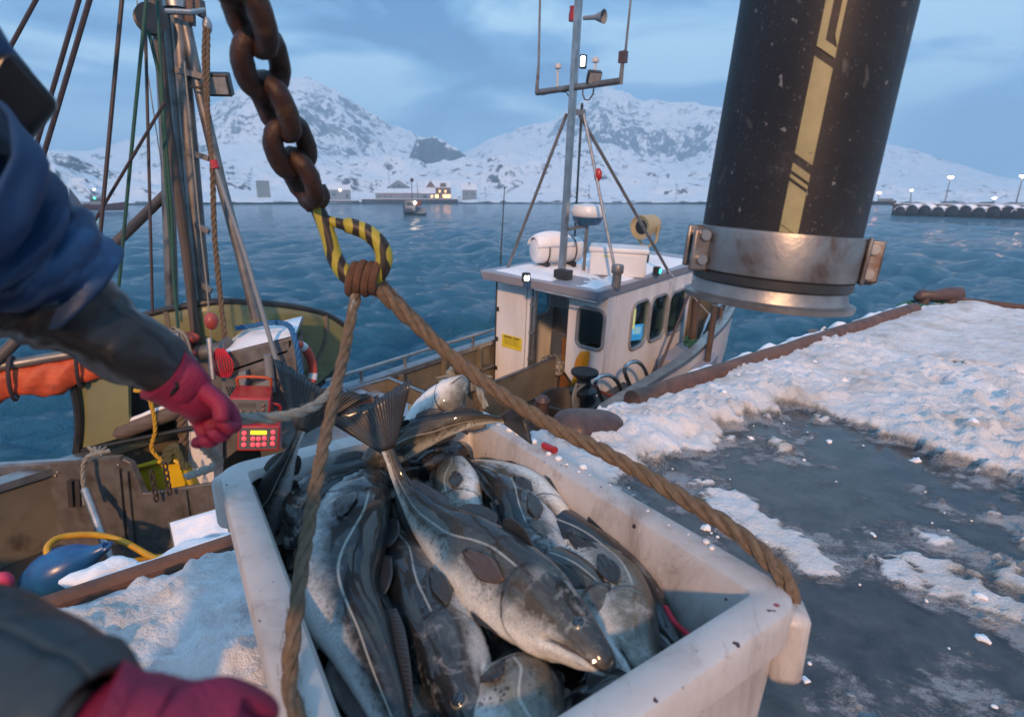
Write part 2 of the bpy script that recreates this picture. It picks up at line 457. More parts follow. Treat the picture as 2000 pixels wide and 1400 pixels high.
land = npmesh('hills', V, gridq(NR2, NA2), m); tag(land, 'snow covered hills and mountains with bare rock round the far shore', 'hills', None, 'structure')

# ---- haze
m = bpy.data.materials.new('haze_air'); m.use_nodes = True; nt = m.node_tree; nt.nodes.clear()
o_ = nt.nodes.new('ShaderNodeOutputMaterial'); pv = nt.nodes.new('ShaderNodeVolumePrincipled')
pv.inputs['Color'].default_value = (.62, .86, 1, 1); pv.inputs['Density'].default_value = HAZE_D = .00085; pv.inputs['Anisotropy'].default_value = .2
nt.links.new(pv.outputs[0], o_.inputs['Volume'])
hz = MB().span((-2700, -40, -8), (2700, 2650, 275))
hz_o = obj('haze', hz, m, None, smooth=0); tag(hz_o, 'thin cold blue haze over the harbour and the mountains', 'haze', None, 'stuff')

# ---- quay slab
E0 = Vector((-1.23, 2.18, 0)); SD = Vector((.784, .6207, 0)); TD = Vector((.6207, -.784, 0))
QZ = 2.3; S1 = 9.85
def Q(s, t, z=QZ): return Vector((E0.x + SD.x * s + TD.x * t, E0.y + SD.y * s + TD.y * t, z))
m_conc = pm('wet_concrete', (.075, .075, .08), (.045, .045, .05), 3, .35, bump=.5, bs=25, c3=(.16, .16, .165), ns3=1.5, lo3=.5, hi3=.75)
qm = MB().prism([Q(-9, 0, -4), Q(S1, 0, -4), Q(S1, 26, -4), Q(-9, 26, -4)], (0, 0, 4 + QZ - .03))
quay = obj('quay', qm, m_conc, None, smooth=0); tag(quay, 'concrete quay with a straight edge above the harbour', 'quay', None, 'structure')

# ---- snow and slush on the quay
DS = .02; ns_ = int((S1 - .12 + 5.6) / DS); nt_ = int(8.6 / DS)
S, T = np.meshgrid(np.linspace(-5.6, S1 - .12, ns_), np.linspace(-.03, 8.6, nt_))
# wheel tracks and pushed up ridges
lump = fbm(S * 5.5, T * 5.5, 4, 21, .6); lump2 = fbm(S * 16, T * 16, 3, 22, .6); big = fbm(S * 1.1, T * 1.1, 3, 23)
streak = fbm(S * 3.4 + T * .8, T * 1.25 - S * .3, 4, 25, .55)
patch = fbm(S * 2.3 + .6 * lump, T * 1.6, 3, 27, .55)
bank = (1 - smooth01(.42, .66 + .25 * big, T + .3 * (lump - .5)))
bank = np.maximum(bank, (1 - smooth01(.75, 1.1, T)) * (1 - smooth01(-.35, .25, S)))
right = smooth01(3.15, 4.2, S + .9 * (big - .5) + .5 * (lump - .5) - .35 * np.exp(-((T - .95) / .22) ** 2) + .25 * smooth01(1.3, 2.0, T))
rowR = smooth01(2.25, 2.75, T + .5 * (big - .5) + .2 * (lump - .5)) * smooth01(.9, 2.2, S)
cover = np.maximum.reduce([bank, right, rowR])
wetp = cover + 1.55 * (patch - .45) + 1.25 * (streak - .5) + .55 * (lump - .5) + .42 * (lump2 - .5) + .30 * (fbm(S * 38, T * 38, 2, 24) - .5) - .12 * cover * np.clip(.75 - lump2 * 1.5, 0, 1)
snowf = smooth01(.28, .52, wetp)
slush = smooth01(-.16, .25, wetp)
far = smooth01(5.6, 7.0, S + .4 * T)
lump3 = fbm(S * 38, T * 38, 2, 24)
bl = np.clip(fbm(S * 7, T * 7, 3, 26, .5, True) - .35, 0, 1)
hgt = .004 + .022 * slush * (lump * .8 + lump2 * .7) + snowf * (.008 + .035 * big + (.15 * bl * lump + .06 * np.abs(lump2 - .5) + .03 * lump2) * (1 - .8 * far) * (.45 + .9 * vnoise(S * 1.7, T * 1.7, 91)) + .014 * lump3)
hgt = hgt * (.34 + .66 * np.clip(cover * 1.2, 0, 1))
hgt = hgt + bank * snowf * .05 * (1 - smooth01(.0, .5, np.abs(T - .35)))
# footprints in the snow on the right
for q in range(46):
    fs, ft = 3.2 + 3.2 * rng.random(), .9 + 3.2 * rng.random()
    ang = rng.random() * 3.14; ds = (S - fs) * math.cos(ang) + (T - ft) * math.sin(ang); dt = -(S - fs) * math.sin(ang) + (T - ft) * math.cos(ang)
    g = np.exp(-((ds / .15) ** 2 + (dt / .07) ** 2) ** 2); hgt = hgt - g * .055 * snowf + np.exp(-(((ds / .2) ** 2 + (dt / .12) ** 2) - 1.4) ** 2 * 3) * .015 * snowf
edgef = smooth01(0, .05, T + .03)
hgt = np.where(S < 1.2, hgt * (1 - .72 * (1 - smooth01(.0, .22, T)) * (1 - smooth01(.7, 1.2, S))), hgt)
hgt = np.maximum(hgt, .003)
V = np.stack([E0.x + SD.x * S + TD.x * T, E0.y + SD.y * S + TD.y * T, QZ - .03 + .004 + hgt], -1).reshape(-1, 3)
m, nt, N, L, b = nodes_of('snow_and_slush')
at = nt.nodes.new('ShaderNodeAttribute'); at.attribute_name = 'snow'
at2 = nt.nodes.new('ShaderNodeAttribute'); at2.attribute_name = 'slush'
co = objco(nt)
nn = noise_tex(nt, 30, 5, .6, co); nd = noise_tex(nt, 2.4, 6, .65, co, .4); nm = noise_tex(nt, 9, 5, .65, co)
wet = ramp(nt, noise_tex(nt, 7, 6, .65, co, .2), [(.3, (.018, .020, .023)), (.72, (.075, .077, .083))])
ng = noise_tex(nt, 75, 4, .7, co)
sf = sstep(nt, .28, .74, mathn(nt, 'MULTIPLY_ADD', mathn(nt, 'SUBTRACT', ng, .5), .8, mathn(nt, 'MULTIPLY_ADD', mathn(nt, 'SUBTRACT', nm, .5), .6, at.outputs['Fac'])))
nl = noise_tex(nt, 3.2, 7, .7, objco(nt, (1.0, 1.6, 1)), .7)
slf = mathn(nt, 'MULTIPLY', sstep(nt, .45, 1.0, mathn(nt, 'MULTIPLY_ADD', mathn(nt, 'SUBTRACT', nl, .5), 1.9, mathn(nt, 'MULTIPLY_ADD', mathn(nt, 'SUBTRACT', ng, .5), 1.0, mathn(nt, 'MULTIPLY', at2.outputs['Fac'], .85)))), .8)
c = mixc(nt, slf, wet, (.30, .31, .325))
clean = ramp(nt, nd, [(.35, (.80, .80, .82)), (.55, (.70, .68, .67)), (.72, (.46, .41, .36))])
edge = mathn(nt, 'MULTIPLY', sstep(nt, 1.0, .55, at.outputs['Fac']), sstep(nt, .35, .6, nd))
clean = mixc(nt, mathn(nt, 'MULTIPLY', edge, .75), clean, (.36, .31, .25))
c = mixc(nt, sf, c, clean)
dirt = mathn(nt, 'MULTIPLY', sstep(nt, .70, .76, noise_tex(nt, 60, 2, .5, co)), .5)
c = mixc(nt, dirt, c, (.12, .08, .05))
L.new(c, b.inputs['Base Color'])
rg = nt.nodes.new('ShaderNodeMapRange'); rg.inputs['To Min'].default_value = .07; rg.inputs['To Max'].default_value = .8
L.new(mathn(nt, 'MULTIPLY_ADD', slf, .45, sf, clamp=True), rg.inputs['Value']); L.new(rg.outputs['Result'], b.inputs['Roughness'])
b.inputs['Subsurface Weight'].default_value = .0
bumpn(nt, mathn(nt, 'MULTIPLY', mathn(nt, 'ADD', mathn(nt, 'MULTIPLY_ADD', ng, 1.0, nn), mathn(nt, 'MULTIPLY', nm, .8)), mathn(nt, 'MULTIPLY_ADD', sf, .85, mathn(nt, 'MULTIPLY_ADD', slf, .5, .06))), .7, .014, b)
M_SNOWQ = m
snow = npmesh('snow_cover', V, gridq(nt_, ns_), m)
for nme, arr in (('snow', snowf), ('slush', slush)):
    a = snow.data.attributes.new(nme, 'FLOAT', 'POINT'); a.data.foreach_set('value', arr.astype(np.float32).ravel())
tag(snow, 'trampled snow and grey slush covering the quay', 'snow', None, 'stuff')
M_SNOW = pm('snow', (.86, .87, .89), (.78, .79, .82), 12, .8, bump=.6, bs=60, bd=.01)
# loose clods of snow lying on the slush
lm = MB(); rl = random.Random(3)
SF = snowf; HG = hgt
cnt = 0
while cnt < 110:
    s = -1.5 + 6.5 * rl.random(); t = .15 + 2.8 * rl.random()
    i = int((t + .03) / (8.63) * (nt_ - 1)); k = int((s + 5.6) / (S1 - .12 + 5.6) * (ns_ - 1))
    if not (.15 < slush[i, k] < .98 or (snowf[i, k] > .5 and rl.random() < .3)): continue
    r = .005 + .022 * rl.random() ** 3
    o = len(lm.v); c0 = Q(s, t, QZ - .026 + HG[i, k] + r * .1)
    lm.ball(c0, (r * rl.uniform(.8, 1.4), r * rl.uniform(.8, 1.3), r * rl.uniform(.6, .9)), 10, Matrix.Rotation(rl.random() * 6, 3, 'Z'))
    for q in range(o, len(lm.v)):
        d = lm.v[q] - c0; lm.v[q] = c0 + d * (1 + .8 * mnoise.noise(lm.v[q] * 60 + Vector((cnt, 0, 0))))
    cnt += 1
cl = obj('snow_clods', lm, M_SNOW, None, smooth=80); tag(cl, 'loose clods of snow scattered over the slush', 'snow', None, 'stuff')

# ---- kerb, bollards
m_rust = pm('rusty_steel', (.085, .040, .026), (.16, .075, .045), 9, .6, bump=.6, bs=45, c3=(.04, .025, .022), ns3=5)
m_dkrust = pm('dark_rust', (.055, .032, .028), (.10, .055, .045), 14, .42, bump=.7, bs=60, c3=(.03, .022, .022), ns3=7)
def kerb(name, s0, s1, label, r=.07):
    k = MB(); n = 40
    P = [Q(s0 + (s1 - s0) * i / n, -.03 + .012 * mnoise.noise(Vector((s0 + i * .3, 0, 0))), QZ + .055 + .008 * mnoise.noise(Vector((i * .4, 3, s0)))) for i in range(n + 1)]
    k.tube(P, r, 14)
    return solo(name, k, m_rust, label, 'kerb', P[0])
kerb('edge_pipe', 2.72, 8.5, 'long rusty pipe running along the edge of the quay to the far corner', .085)
# lower rusty edge beam beside the tub
k = MB(); k.tube([Q(-5.5 + i * .15, .0, QZ + .03) for i in range(45)], .04, 10)
solo('edge_beam', k, m_rust, 'dark rusty steel edge beam half buried in snow, left of the fish tub', 'kerb', Q(-2, 0))
# snow lying outside the pipe and outside the beam
def snow_strip(name, s0, s1, t0, w, h, label, seed):
    rows = []; n = int((s1 - s0) / .03)
    for i in range(n + 1):
        s = s0 + (s1 - s0) * i / n; row = []
        ww = w * (.55 + .8 * mnoise.noise(Vector((s * 3.1, seed, 0))) ** 2 + .5 * mnoise.noise(Vector((s * 1.1, seed, 4))))
        hh = h * (.75 + .6 * mnoise.noise(Vector((s * 4.3, seed, 9)))); en = min(1, i / 5, (n - i) / 5)
        for k in range(11):
            f = k / 10
            z = QZ - .045 + hh * en * math.sin(math.pi * f) ** .7 + .02 * mnoise.noise(Vector((s * 9, f * 4, seed)))
            row.append(Q(s, t0 - ww * f * (.4 + .6 * en), z))
        rows.append(row)
    mb = MB().grid(rows)
    o = obj(name, mb, M_SNOW, None, smooth=80, solid=.05); return tag(o, label, 'snow', None, 'stuff')
snow_strip('snow_ridge', 3.6, 8.9, -.07, .34, .11, 'strip of clean snow outside the rusty edge pipe', 2)
snow_strip('snow_ridge', -5.4, 1.6, -.02, .24, .06, 'ragged strip of snow overhanging the quay edge left of the tub', 8)
# kerb end: big smooth rusty bollard head lying over the edge
b0 = PZ(1090, 838, QZ + .13); b1 = PZ(1212, 822, QZ + .10)
ax = (b1 - b0); 
bo = thing('mooring_bollard', 'squat brown rusty mooring bollard with a blunt head at the end of the edge pipe', 'bollard', (b0 + b1) / 2 - Vector((0, 0, .14)))
k = MB(); P = [b0 + ax * (-.02 + 1.04 * i / 12) for i in range(13)]
rads = [.05, .145, .17, .172, .168, .16, .152, .146, .142, .136, .125, .095, .03]
k.tube([p + Vector((0, 0, .035 * math.sin(math.pi * min(1, .15 + i / 14)) - .04)) for i, p in enumerate(P)], rads, 22, flat=.72, hint=(.5, -.8, .1))
obj('bollard_head', k, m_dkrust, bo, 80, sub=1)
k = MB().box((b0 + b1) / 2 + Vector((0, 0, -.1)), (.42, .16, .14), Matrix.Rotation(math.atan2(ax.y, ax.x), 3, 'Z')); obj('bollard_foot', k, m_rust, bo, bevel=.02)
fb = PZ(1832, 600, QZ)
bo = thing('far_bollard', 'dark double headed bollard at the far corner of the quay', 'bollard', fb)
k = MB(); k.tube([fb + RT * x + Vector((0, 0, z)) for x, z in ((-.36, .13), (-.28, .17), (-.1, .17), (.1, .19), (.26, .19), (.34, .16))], [.03, .085, .07, .1, .1, .03], 14)
obj('bollard_head', k, m_dkrust, bo, 80)
k = MB(); k.cyl(fb + Vector((-.22, 0, -.03)), fb + Vector((-.22, 0, .15)), .07); k.cyl(fb + Vector((.16, 0, -.03)), fb + Vector((.16, 0, .16)), .08); obj('bollard_foot', k, m_dkrust, bo)
m_rope_g = pm('green_rope', (.02, .16, .10), (.03, .10, .08), 40, .8, bump=.5, bs=120)
k = MB(); k.rope([fb + Vector((-.45, -.05, .06)), fb + Vector((-.3, -.13, .05)), fb + Vector((-.05, -.12, .05)), fb + Vector((.1, .05, .06)), fb + Vector((-.2, .1, .08)), fb + Vector((-.5, .12, .0))], .022)
solo('mooring_rope', k, m_rope_g, 'green mooring rope looped round the far corner bollard', 'rope', fb)
k = MB(); k.tube([Q(S1 - .03, -.1 + .3 * i, QZ + .04) for i in range(28)], .06, 10)
solo('edge_pipe', k, m_rust, 'dark rusty pipe along the far end of the quay, beyond the corner bollard', 'kerb', Q(S1, 0))
# ================================================================== far shore: houses, wharf, boats, breakwater
def far_frame(px, r):
    a, _ = azel(px, 390); rad = Vector((math.sin(a), math.cos(a), 0)); tan = Vector((math.cos(a), -math.sin(a), 0))
    return rad, tan
class FarBox:                            # a little plan frame standing at radius r behind picture column px
    def __init__(s, px, py, r):
        s.o = PR(px, py, r); s.rad, s.tan = far_frame(px, r); s.k = r / math.hypot(ray(px, py).x, ray(px, py).y) ; s.m = s.k / FPX   # metres per picture pixel
    def p(s, x, y, z): return s.o + s.tan * x + s.rad * y + Vector((0, 0, z))
    def wall(s, x0, x1, y0, y1, z0, z1):
        mb = MB(); c = s.p((x0 + x1) / 2, (y0 + y1) / 2, (z0 + z1) / 2)
        rot = Matrix((s.tan, s.rad, Vector((0, 0, 1)))).transposed()
        return mb.box(c, (abs(x1 - x0), abs(y1 - y0), abs(z1 - z0)), rot)
    def gable(s, x0, x1, y0, y1, z0, z1, along='x', over=.4, th=.35):   # snow roof as two slabs
        mb = MB()
        if along == 'x':
            ym = (y0 + y1) / 2
            for ya, sgn in ((y0 - over, 1), (y1 + over, -1)):
                za = z0 - (z1 - z0) * over / abs(ym - (y0 if sgn > 0 else y1))
                mb.prism([s.p(x0 - over, ya, za), s.p(x0 - over, ym, z1), s.p(x0 - over, ym, z1 + th), s.p(x0 - over, ya, za + th)], s.tan * (x1 - x0 + 2 * over))
        else:
            xm = (x0 + x1) / 2
            for xa in (x0 - over, x1 + over):
                za = z0 - (z1 - z0) * over / abs(x1 - xm)
                mb.prism([s.p(xa, y0 - over, za), s.p(xm, y0 - over, z1), s.p(xm, y0 - over, z1 + th), s.p(xa, y0 - over, za + th)], s.rad * (y1 - y0 + 2 * over))
        return mb
    def pent(s, x0, x1, y0, y1, z0, z1, along='x'):   # gable wall infill
        if along == 'x': return MB().prism([s.p(x0, y0, z0), s.p(x0, y1, z0), s.p(x0, (y0 + y1) / 2, z1)], s.tan * (x1 - x0))
        return MB().prism([s.p(x0, y0, z0), s.p(x1, y0, z0), s.p((x0 + x1) / 2, y0, z1)], s.rad * (y1 - y0))
def merge(*mbs):
    out = MB()
    for q in mbs: out.add(q.v, q.f)
    return out
m_white = pm('white_boards', (.24, .28, .32), (.18, .22, .25), .6, .7)
m_brown = pm('brown_boards', (.20, .12, .06), (.14, .085, .05), .6, .7)
m_greyw = pm('grey_boards', (.22, .25, .27), (.17, .19, .21), .6, .7)
m_dwood = pm('dark_timber', (.03, .03, .032), (.06, .055, .05), 2, .8, bump=.4, bs=6)
m_pane = pm('dark_pane', (.04, .06, .08), (.06, .08, .1), .5, .15)
m_lit = emit('lit_window', (1, .50, .20), 3.2)
m_lamp = emit('lamp_glow', (1, .55, .32), 60.0)
m_lampw = emit('white_lamp', (1, .93, .82), 14.0)
m_green = emit('green_lamp', (.1, 1, .65), 3.0)
m_redl = emit('red_lamp', (1, .12, .08), 6.0)
def house(px0, px1, ybase, yeave, ytop, r, name, label, cat, wallm, along, depth, wins=(), lit=(), chim=False):
    F = FarBox((px0 + px1) / 2, ybase, r); w = (px1 - px0) * F.m; ze = (ybase - yeave) * F.m; zt = (ybase - ytop) * F.m
    t = thing(name, label, cat, F.o)
    wl_ = merge(F.wall(-w / 2, w / 2, 0, depth, -4, ze), F.pent(-w / 2, w / 2, 0, depth, ze, zt, along))
    obj('wall', wl_, wallm, t, 0)
    rf = obj('roof', F.gable(-w / 2, w / 2, 0, depth, ze, zt, along), M_SNOW, t, 0)
    if chim: obj('chimney', F.wall(-.5, .5, depth * .4, depth * .4 + 1, zt - 1.5, zt + 1.6), m_brown, rf, 0)
    for k, (fx, fz, fw_, fh) in enumerate(list(wins) + list(lit)):
        on = k >= len(wins)
        x = -w / 2 + fx * w; z = fz * ze
        fr = obj('window', F.wall(x - fw_ / 2 - .15, x + fw_ / 2 + .15, -.08, .06, z - fh / 2 - .15, z + fh / 2 + .15), m_white if wallm is not m_white else m_greyw, t, 0)
        obj('pane', F.wall(x - fw_ / 2, x + fw_ / 2, -.14, -.05, z - fh / 2, z + fh / 2), m_lit if on else m_pane, fr, 0)
    return F, t, w, ze
# wharf
F = FarBox(790, 397, 424); w = 62
wh = thing('timber_wharf', 'long dark timber wharf in front of the fish warehouse on the far shore', 'wharf', F.o)
obj('wharf_wall', F.wall(-.5 * 160 * F.m, .5 * 208 * F.m, 0, 16, -3, 7.4 * F.m), m_dwood, wh, 0)
for i in range(26):
    x = -.5 * 160 * F.m + i * 184 * F.m / 25
    obj('pile', MB().cyl(F.p(x, -.35, -3), F.p(x, -.35, 7.0 * F.m), .28, 8), m_dwood, wh)
obj('wharf_snow', F.wall(-.5 * 160 * F.m, .5 * 208 * F.m, -.2, 16, 7.4 * F.m, 8.4 * F.m), M_SNOW, wh, 0)
F = FarBox(670, 396.5, 424)
wh = thing('timber_wharf', 'short low timber jetty by the white shed with the lamp', 'wharf', F.o)
obj('wharf_wall', F.wall(-33 * F.m, 30 * F.m, 0, 10, -3, 4.2 * F.m), m_dwood, wh, 0)
obj('wharf_snow', F.wall(-33 * F.m, 30 * F.m, -.15, 10, 4.2 * F.m, 5.2 * F.m), M_SNOW, wh, 0)
F, t, w, ze = house(735, 832, 390, 377.5, 370, 431, 'fish_warehouse', 'long white fish warehouse with a low snowy roof on the dark wharf', 'warehouse', m_white, 'x', 16,
    wins=[(.08 + .11 * i, .5, 1.3, 1.0) for i in range(3)])
obj('sign_board', F.wall(-w * .02, w * .44, -.2, 0, ze * .10, ze * .52), m_greyw, t, 0)
obj('lettering', merge(*[F.wall(-w * .42 + i * 1.9, -w * .42 + i * 1.9 + (1.2 if i % 4 else .5), -.1, .0, ze * .62, ze * .78) for i in range(13)]), pm('red_letters', (.45, .06, .05)), t, 0)
house(757, 801, 376, 366, 353, 446, 'gabled_warehouse', 'white gabled warehouse hall rising behind the long warehouse', 'warehouse', m_white, 'y', 14, wins=[(.5, 1.15, 3.0, 1.6), (.3, 1.0, 1.4, 1.6), (.7, 1.0, 1.4, 1.6)])
house(822, 850, 390, 378, 368, 429, 'boat_shed', 'small dark shed with a sloping snowy roof beside the brown house', 'shed', m_greyw, 'x', 10, wins=[(.3, .45, 2.6, 2.4)], lit=[(.78, .5, 1.4, 1.5)])
F, t, w, ze = house(833, 881, 389, 367, 355, 434, 'brown_house', 'tall brown house with glowing windows on the wharf', 'house', m_brown, 'x', 13,
    wins=[(.12, .64, 1.2, 1.5), (.36, .64, 1.2, 1.5), (.92, .64, 1.2, 1.5)], lit=[(.42, .25, 2.6, 2.3), (.74, .25, 2.6, 2.3), (.90, .25, 2.6, 2.3), (.55, .66, 1.0, 1.5), (.78, .66, 1.0, 1.5)])
dz = MB(); dz = merge(F.wall(-w * .5, -w * .12, -.4, 3, ze * .55, ze), F.pent(-w * .5, -w * .12, -.4, 5, ze, ze + 12 * F.m, 'y'))
obj('gable', dz, m_brown, t, 0); obj('gable_roof', F.gable(-w * .5, -w * .12, -.4, 5, ze, ze + 12 * F.m, 'y', .3, .3), M_SNOW, t, 0)
obj('dormer', merge(F.wall(w * .08, w * .3, -.3, 3, ze, ze + 3)), m_brown, t, 0)
house(903, 931, 384, 371, 361, 450, 'white_house', 'small white house alone in the snow, right of the wharf', 'house', m_white, 'x', 8, wins=[(.28, .35, 1.1, 1.4), (.72, .35, 1.1, 1.4)], chim=True)
F, t, w, ze = house(645, 685, 390, 371, 363, 432, 'white_shed', 'white shed with one bright lamp above the low jetty', 'shed', m_white, 'x', 9, wins=[(.22, .5, 2.2, 1.6), (.82, .35, 1.5, 2.4)])
obj('lamp', MB().ball(F.p(w * .02, -.3, ze * .95), .75, 10), emit('shed_lamp', (1, .72, .45), 12), t)
F = FarBox(515, 377, 455); t = thing('concrete_bunker', 'plain grey concrete block building on the shore behind the mast', 'building', F.o)
obj('wall', F.wall(-12 * F.m, 12 * F.m, 0, 8, -3, 23 * F.m), pm('grey_block', (.20, .23, .23), (.16, .19, .19), .5, .8), t, 0)
obj('roof', F.wall(-12.4 * F.m, 12.4 * F.m, -.2, 8.2, 23 * F.m, 24 * F.m), M_SNOW, t, 0)
# utility poles
for k, (px, y0, y1, r, lb) in enumerate([(760, 352, 318, 520, 'tall utility pole on the snowy slope above the gabled warehouse'), (736, 378, 352, 470, 'short utility pole standing at the left end of the warehouse'),
     (948, 388, 366, 440, 'thin utility pole right of the small white house'), (1150, 388, 362, 450, 'thin utility pole on the shore seen just right of the wheelhouse mast'), (1320, 388, 360, 450, 'thin utility pole on the shore left of the black hose')]):
    F = FarBox(px, y0, r); h = (y0 - y1) * F.m
    t = thing('utility_pole', lb, 'pole', F.o, 'utility poles along the far shore')
    obj('pole', MB().cyl(F.p(0, 0, -3), F.p(0, 0, h), .16, 8), m_dwood, t); obj('crossarm', F.wall(-1.2, 1.2, -.1, .1, h - 1.2, h - .95), m_dwood, t, 0)
# distant boats
def hull_mb(F, L, B, z0, z1, flare=.3, yaw=0., bow_rise=.5, n=14):
    rows = []
    for i in range(n + 1):
        u = i / n; x = -L / 2 + L * u
        hw = B / 2 * min(1, (1 - u ** 4.5) ** .8 + .02) * (1 if u > .1 else .9 + u)
        zt = z1 + bow_rise * max(0, u - .4) ** 2 * 2.8; row = []
        for k in range(9):
            f = k / 8 * 2 - 1; a = abs(f); yy = hw * (1 if a > .66 else a / .66 * .8 + .0) * math.copysign(1, f) if a > .05 else 0
            zz = z0 if a < .66 else z0 + (zt - z0) * (a - .66) / .34
            if a > .66: yy = hw * (.8 + .2 * (a - .66) / .34) * math.copysign(1, f)
            c, s_ = math.cos(yaw), math.sin(yaw); row.append(F.p(x * c - yy * s_, x * s_ + yy * c, zz))
        rows.append(row)
    return MB().grid(rows)
F = FarBox(806, 421, 150); M_ = F.m
bt = thing('small_fishing_boat', 'small white fishing boat with a tall mast, seen end on in mid harbour', 'boat', F.o)
obj('hull', hull_mb(F, 9.5, 4.2, -.4, .95, yaw=1.95, bow_rise=.7), pm('dark_hull', (.02, .02, .025), (.03, .03, .03), 1, .4), bt, 60)
obj('bulwark', hull_mb(F, 9.6, 4.4, .55, 1.85, yaw=1.95, bow_rise=.9), m_white, bt, 60)
wh_ = obj('wheelhouse', merge(F.wall(-1.7, .7, -1.2, 1.6, 1.2, 3.6), F.wall(-1.9, .9, -1.4, 1.8, 3.6, 3.75)), m_white, bt, 0)
obj('window', F.wall(-1.3, .3, -1.27, -1.2, 2.5, 3.2), m_pane, wh_, 0)
obj('mast', MB().tube([F.p(.1, 0, 3), F.p(.1, 0, 9.2)], [.12, .07]), m_dkrust, bt); obj('mast', MB().tube([F.p(1.5, .5, 1.5), F.p(1.5, .5, 8.2)], [.07, .05]), m_dkrust, bt)
obj('mast_drum', MB().ball(F.p(.2, 0, 8.6), (.45, .45, .55), 10), m_dkrust, bt)
obj('deck_lamp', MB().ball(F.p(.75, -1.6, 3.1), .3, 10), emit('boat_lamp', (1, .75, .5), 22), bt)
obj('awning', MB().prism([F.p(.6, -1.2, 2.2), F.p(2.2, -1.2, 2.4), F.p(2.3, -1.2, 4.0), F.p(1.2, -1.2, 3.4)], F.rad * 1.2), pm('dark_red_cloth', (.10, .025, .03)), bt, 0)
F = FarBox(195, 409, 226)
bt = thing('anchored_boat', 'low dark red fishing boat lying by the far left shore with a green light', 'boat', F.o)
obj('hull', hull_mb(F, 15, 3.6, -.4, 1.5, yaw=0, bow_rise=.9), pm('maroon_hull', (.10, .02, .02), (.05, .02, .02), 1, .5), bt, 60)
wh_ = obj('wheelhouse', merge(F.wall(-2.2, 1.0, -1.1, 1.1, 1.0, 3.6), F.wall(-2.4, 1.2, -1.3, 1.3, 3.6, 3.8)), m_white, bt, 0)
obj('window', F.wall(-1.9, .7, -1.18, -1.1, 2.5, 3.2), m_pane, wh_, 0)
obj('mast', MB().tube([F.p(-.5, 0, 3.7), F.p(-.5, 0, 6.5)], .08), m_dkrust, bt)
obj('green_light', MB().ball(F.p(-.8, -1.3, 3.4), .32, 10), m_green, bt); obj('mast_light', MB().ball(F.p(-.5, -.2, 6.0), .25, 10), m_lampw, bt)
obj('steadying_sail', MB().prism([F.p(-7.6, 0, 1.4), F.p(-4.2, 0, 1.4), F.p(-6.6, 0, 6.6)], F.rad * .15), pm('navy_sail', (.03, .05, .10)), bt, 0)
# breakwater on the right
F = FarBox(1760, 415, 172); 
d0 = FarBox(1742, 413, 176).o; d1 = FarBox(2150, 420, 158).o; d0.z = d1.z = 0; dv = (d1 - d0); dn = dv.normalized(); db = Vector((dn.y, -dn.x, 0))
if db.y < 0: db = -db
def brk(t_, y, z): return d0 + dv * t_ + db * y + Vector((0, 0, z))
zt = 2.35
bw = thing('breakwater', 'dark timber breakwater pier with a row of snow capped round floats on the right', 'breakwater', d0)
obj('pier_wall', MB().prism([brk(0, 0, -2), brk(1, 0, -2), brk(1, 0, zt - .6), brk(0, 0, zt - .6)], db * 6), m_dwood, bw, 0)
obj('pier_deck', MB().prism([brk(-.005, -.5, zt - .55), brk(1, -.5, zt - .55), brk(1, -.5, zt - .1), brk(-.005, -.5, zt - .1)], db * 7), pm('red_timber', (.12, .07, .06), (.08, .05, .045), 1, .8), bw, 0)
obj('pier_snow', MB().prism([brk(0, .3, zt - .1), brk(1, .3, zt - .1), brk(1, .3, zt + .05), brk(0, .3, zt + .05)], db * 5.5), M_SNOW, bw, 0)
flx = [1766, 1789, 1814, 1840, 1868, 1893, 1920, 1948, 1976, 1999]
fl0 = None
def along(px):
    lo, hi = 0., 1.
    for _ in range(40):
        mid = (lo + hi) / 2; p = brk(mid, -1.2, 0); v = p - EYE; xx = 1000 + FPX * v.dot(RT) / v.dot(FW)
        lo, hi = (mid, hi) if xx < px else (lo, mid)
    return lo
posn = ['left end of', 'second along', 'third along', 'fourth along', 'fifth along', 'sixth along', 'seventh along', 'eighth along', 'ninth along', 'right end of']
m_floatb = pm('black_float', (.02, .018, .018), (.035, .03, .03), 1.5, .6)
for i, px in enumerate(flx):
    p = brk(along(px), -1.6, .35 + (.2 if i % 3 else -.15))
    lab = 'snow capped round float at the %s the dark breakwater' % posn[i] if i in (0, 9) else 'snow capped round float, %s the dark breakwater from its left end' % posn[i]
    if fl0 is None:
        fl0 = thing('round_float', lab, 'float', p, 'snow capped floats along the breakwater')
        obj('drum', MB().lathe([(0, -1.5), (1.25, -1.5), (1.5, -1.3), (1.5, 1.3), (1.25, 1.5), (0, 1.5)], p, db, 20), m_floatb, fl0, 40)
        sc_ = MB(); rows = []
        for k in range(9):
            a = math.pi * (.12 + .76 * k / 8); rows.append([p + dn * math.cos(a) * q + Vector((0, 0, math.sin(a) * q)) + db * y for y, q in ((-1.55, 1.45), (-1.6, 1.62), (0, 1.75), (1.5, 1.62))])
        obj('snow_cap', sc_.grid(rows), M_SNOW, fl0, 80, solid=.12)
    else:
        c = fl0.copy(); COL.objects.link(c); c.location = p; c['label'] = lab
        for ch in list(fl0.children):
            d = ch.copy(); COL.objects.link(d); d.parent = c
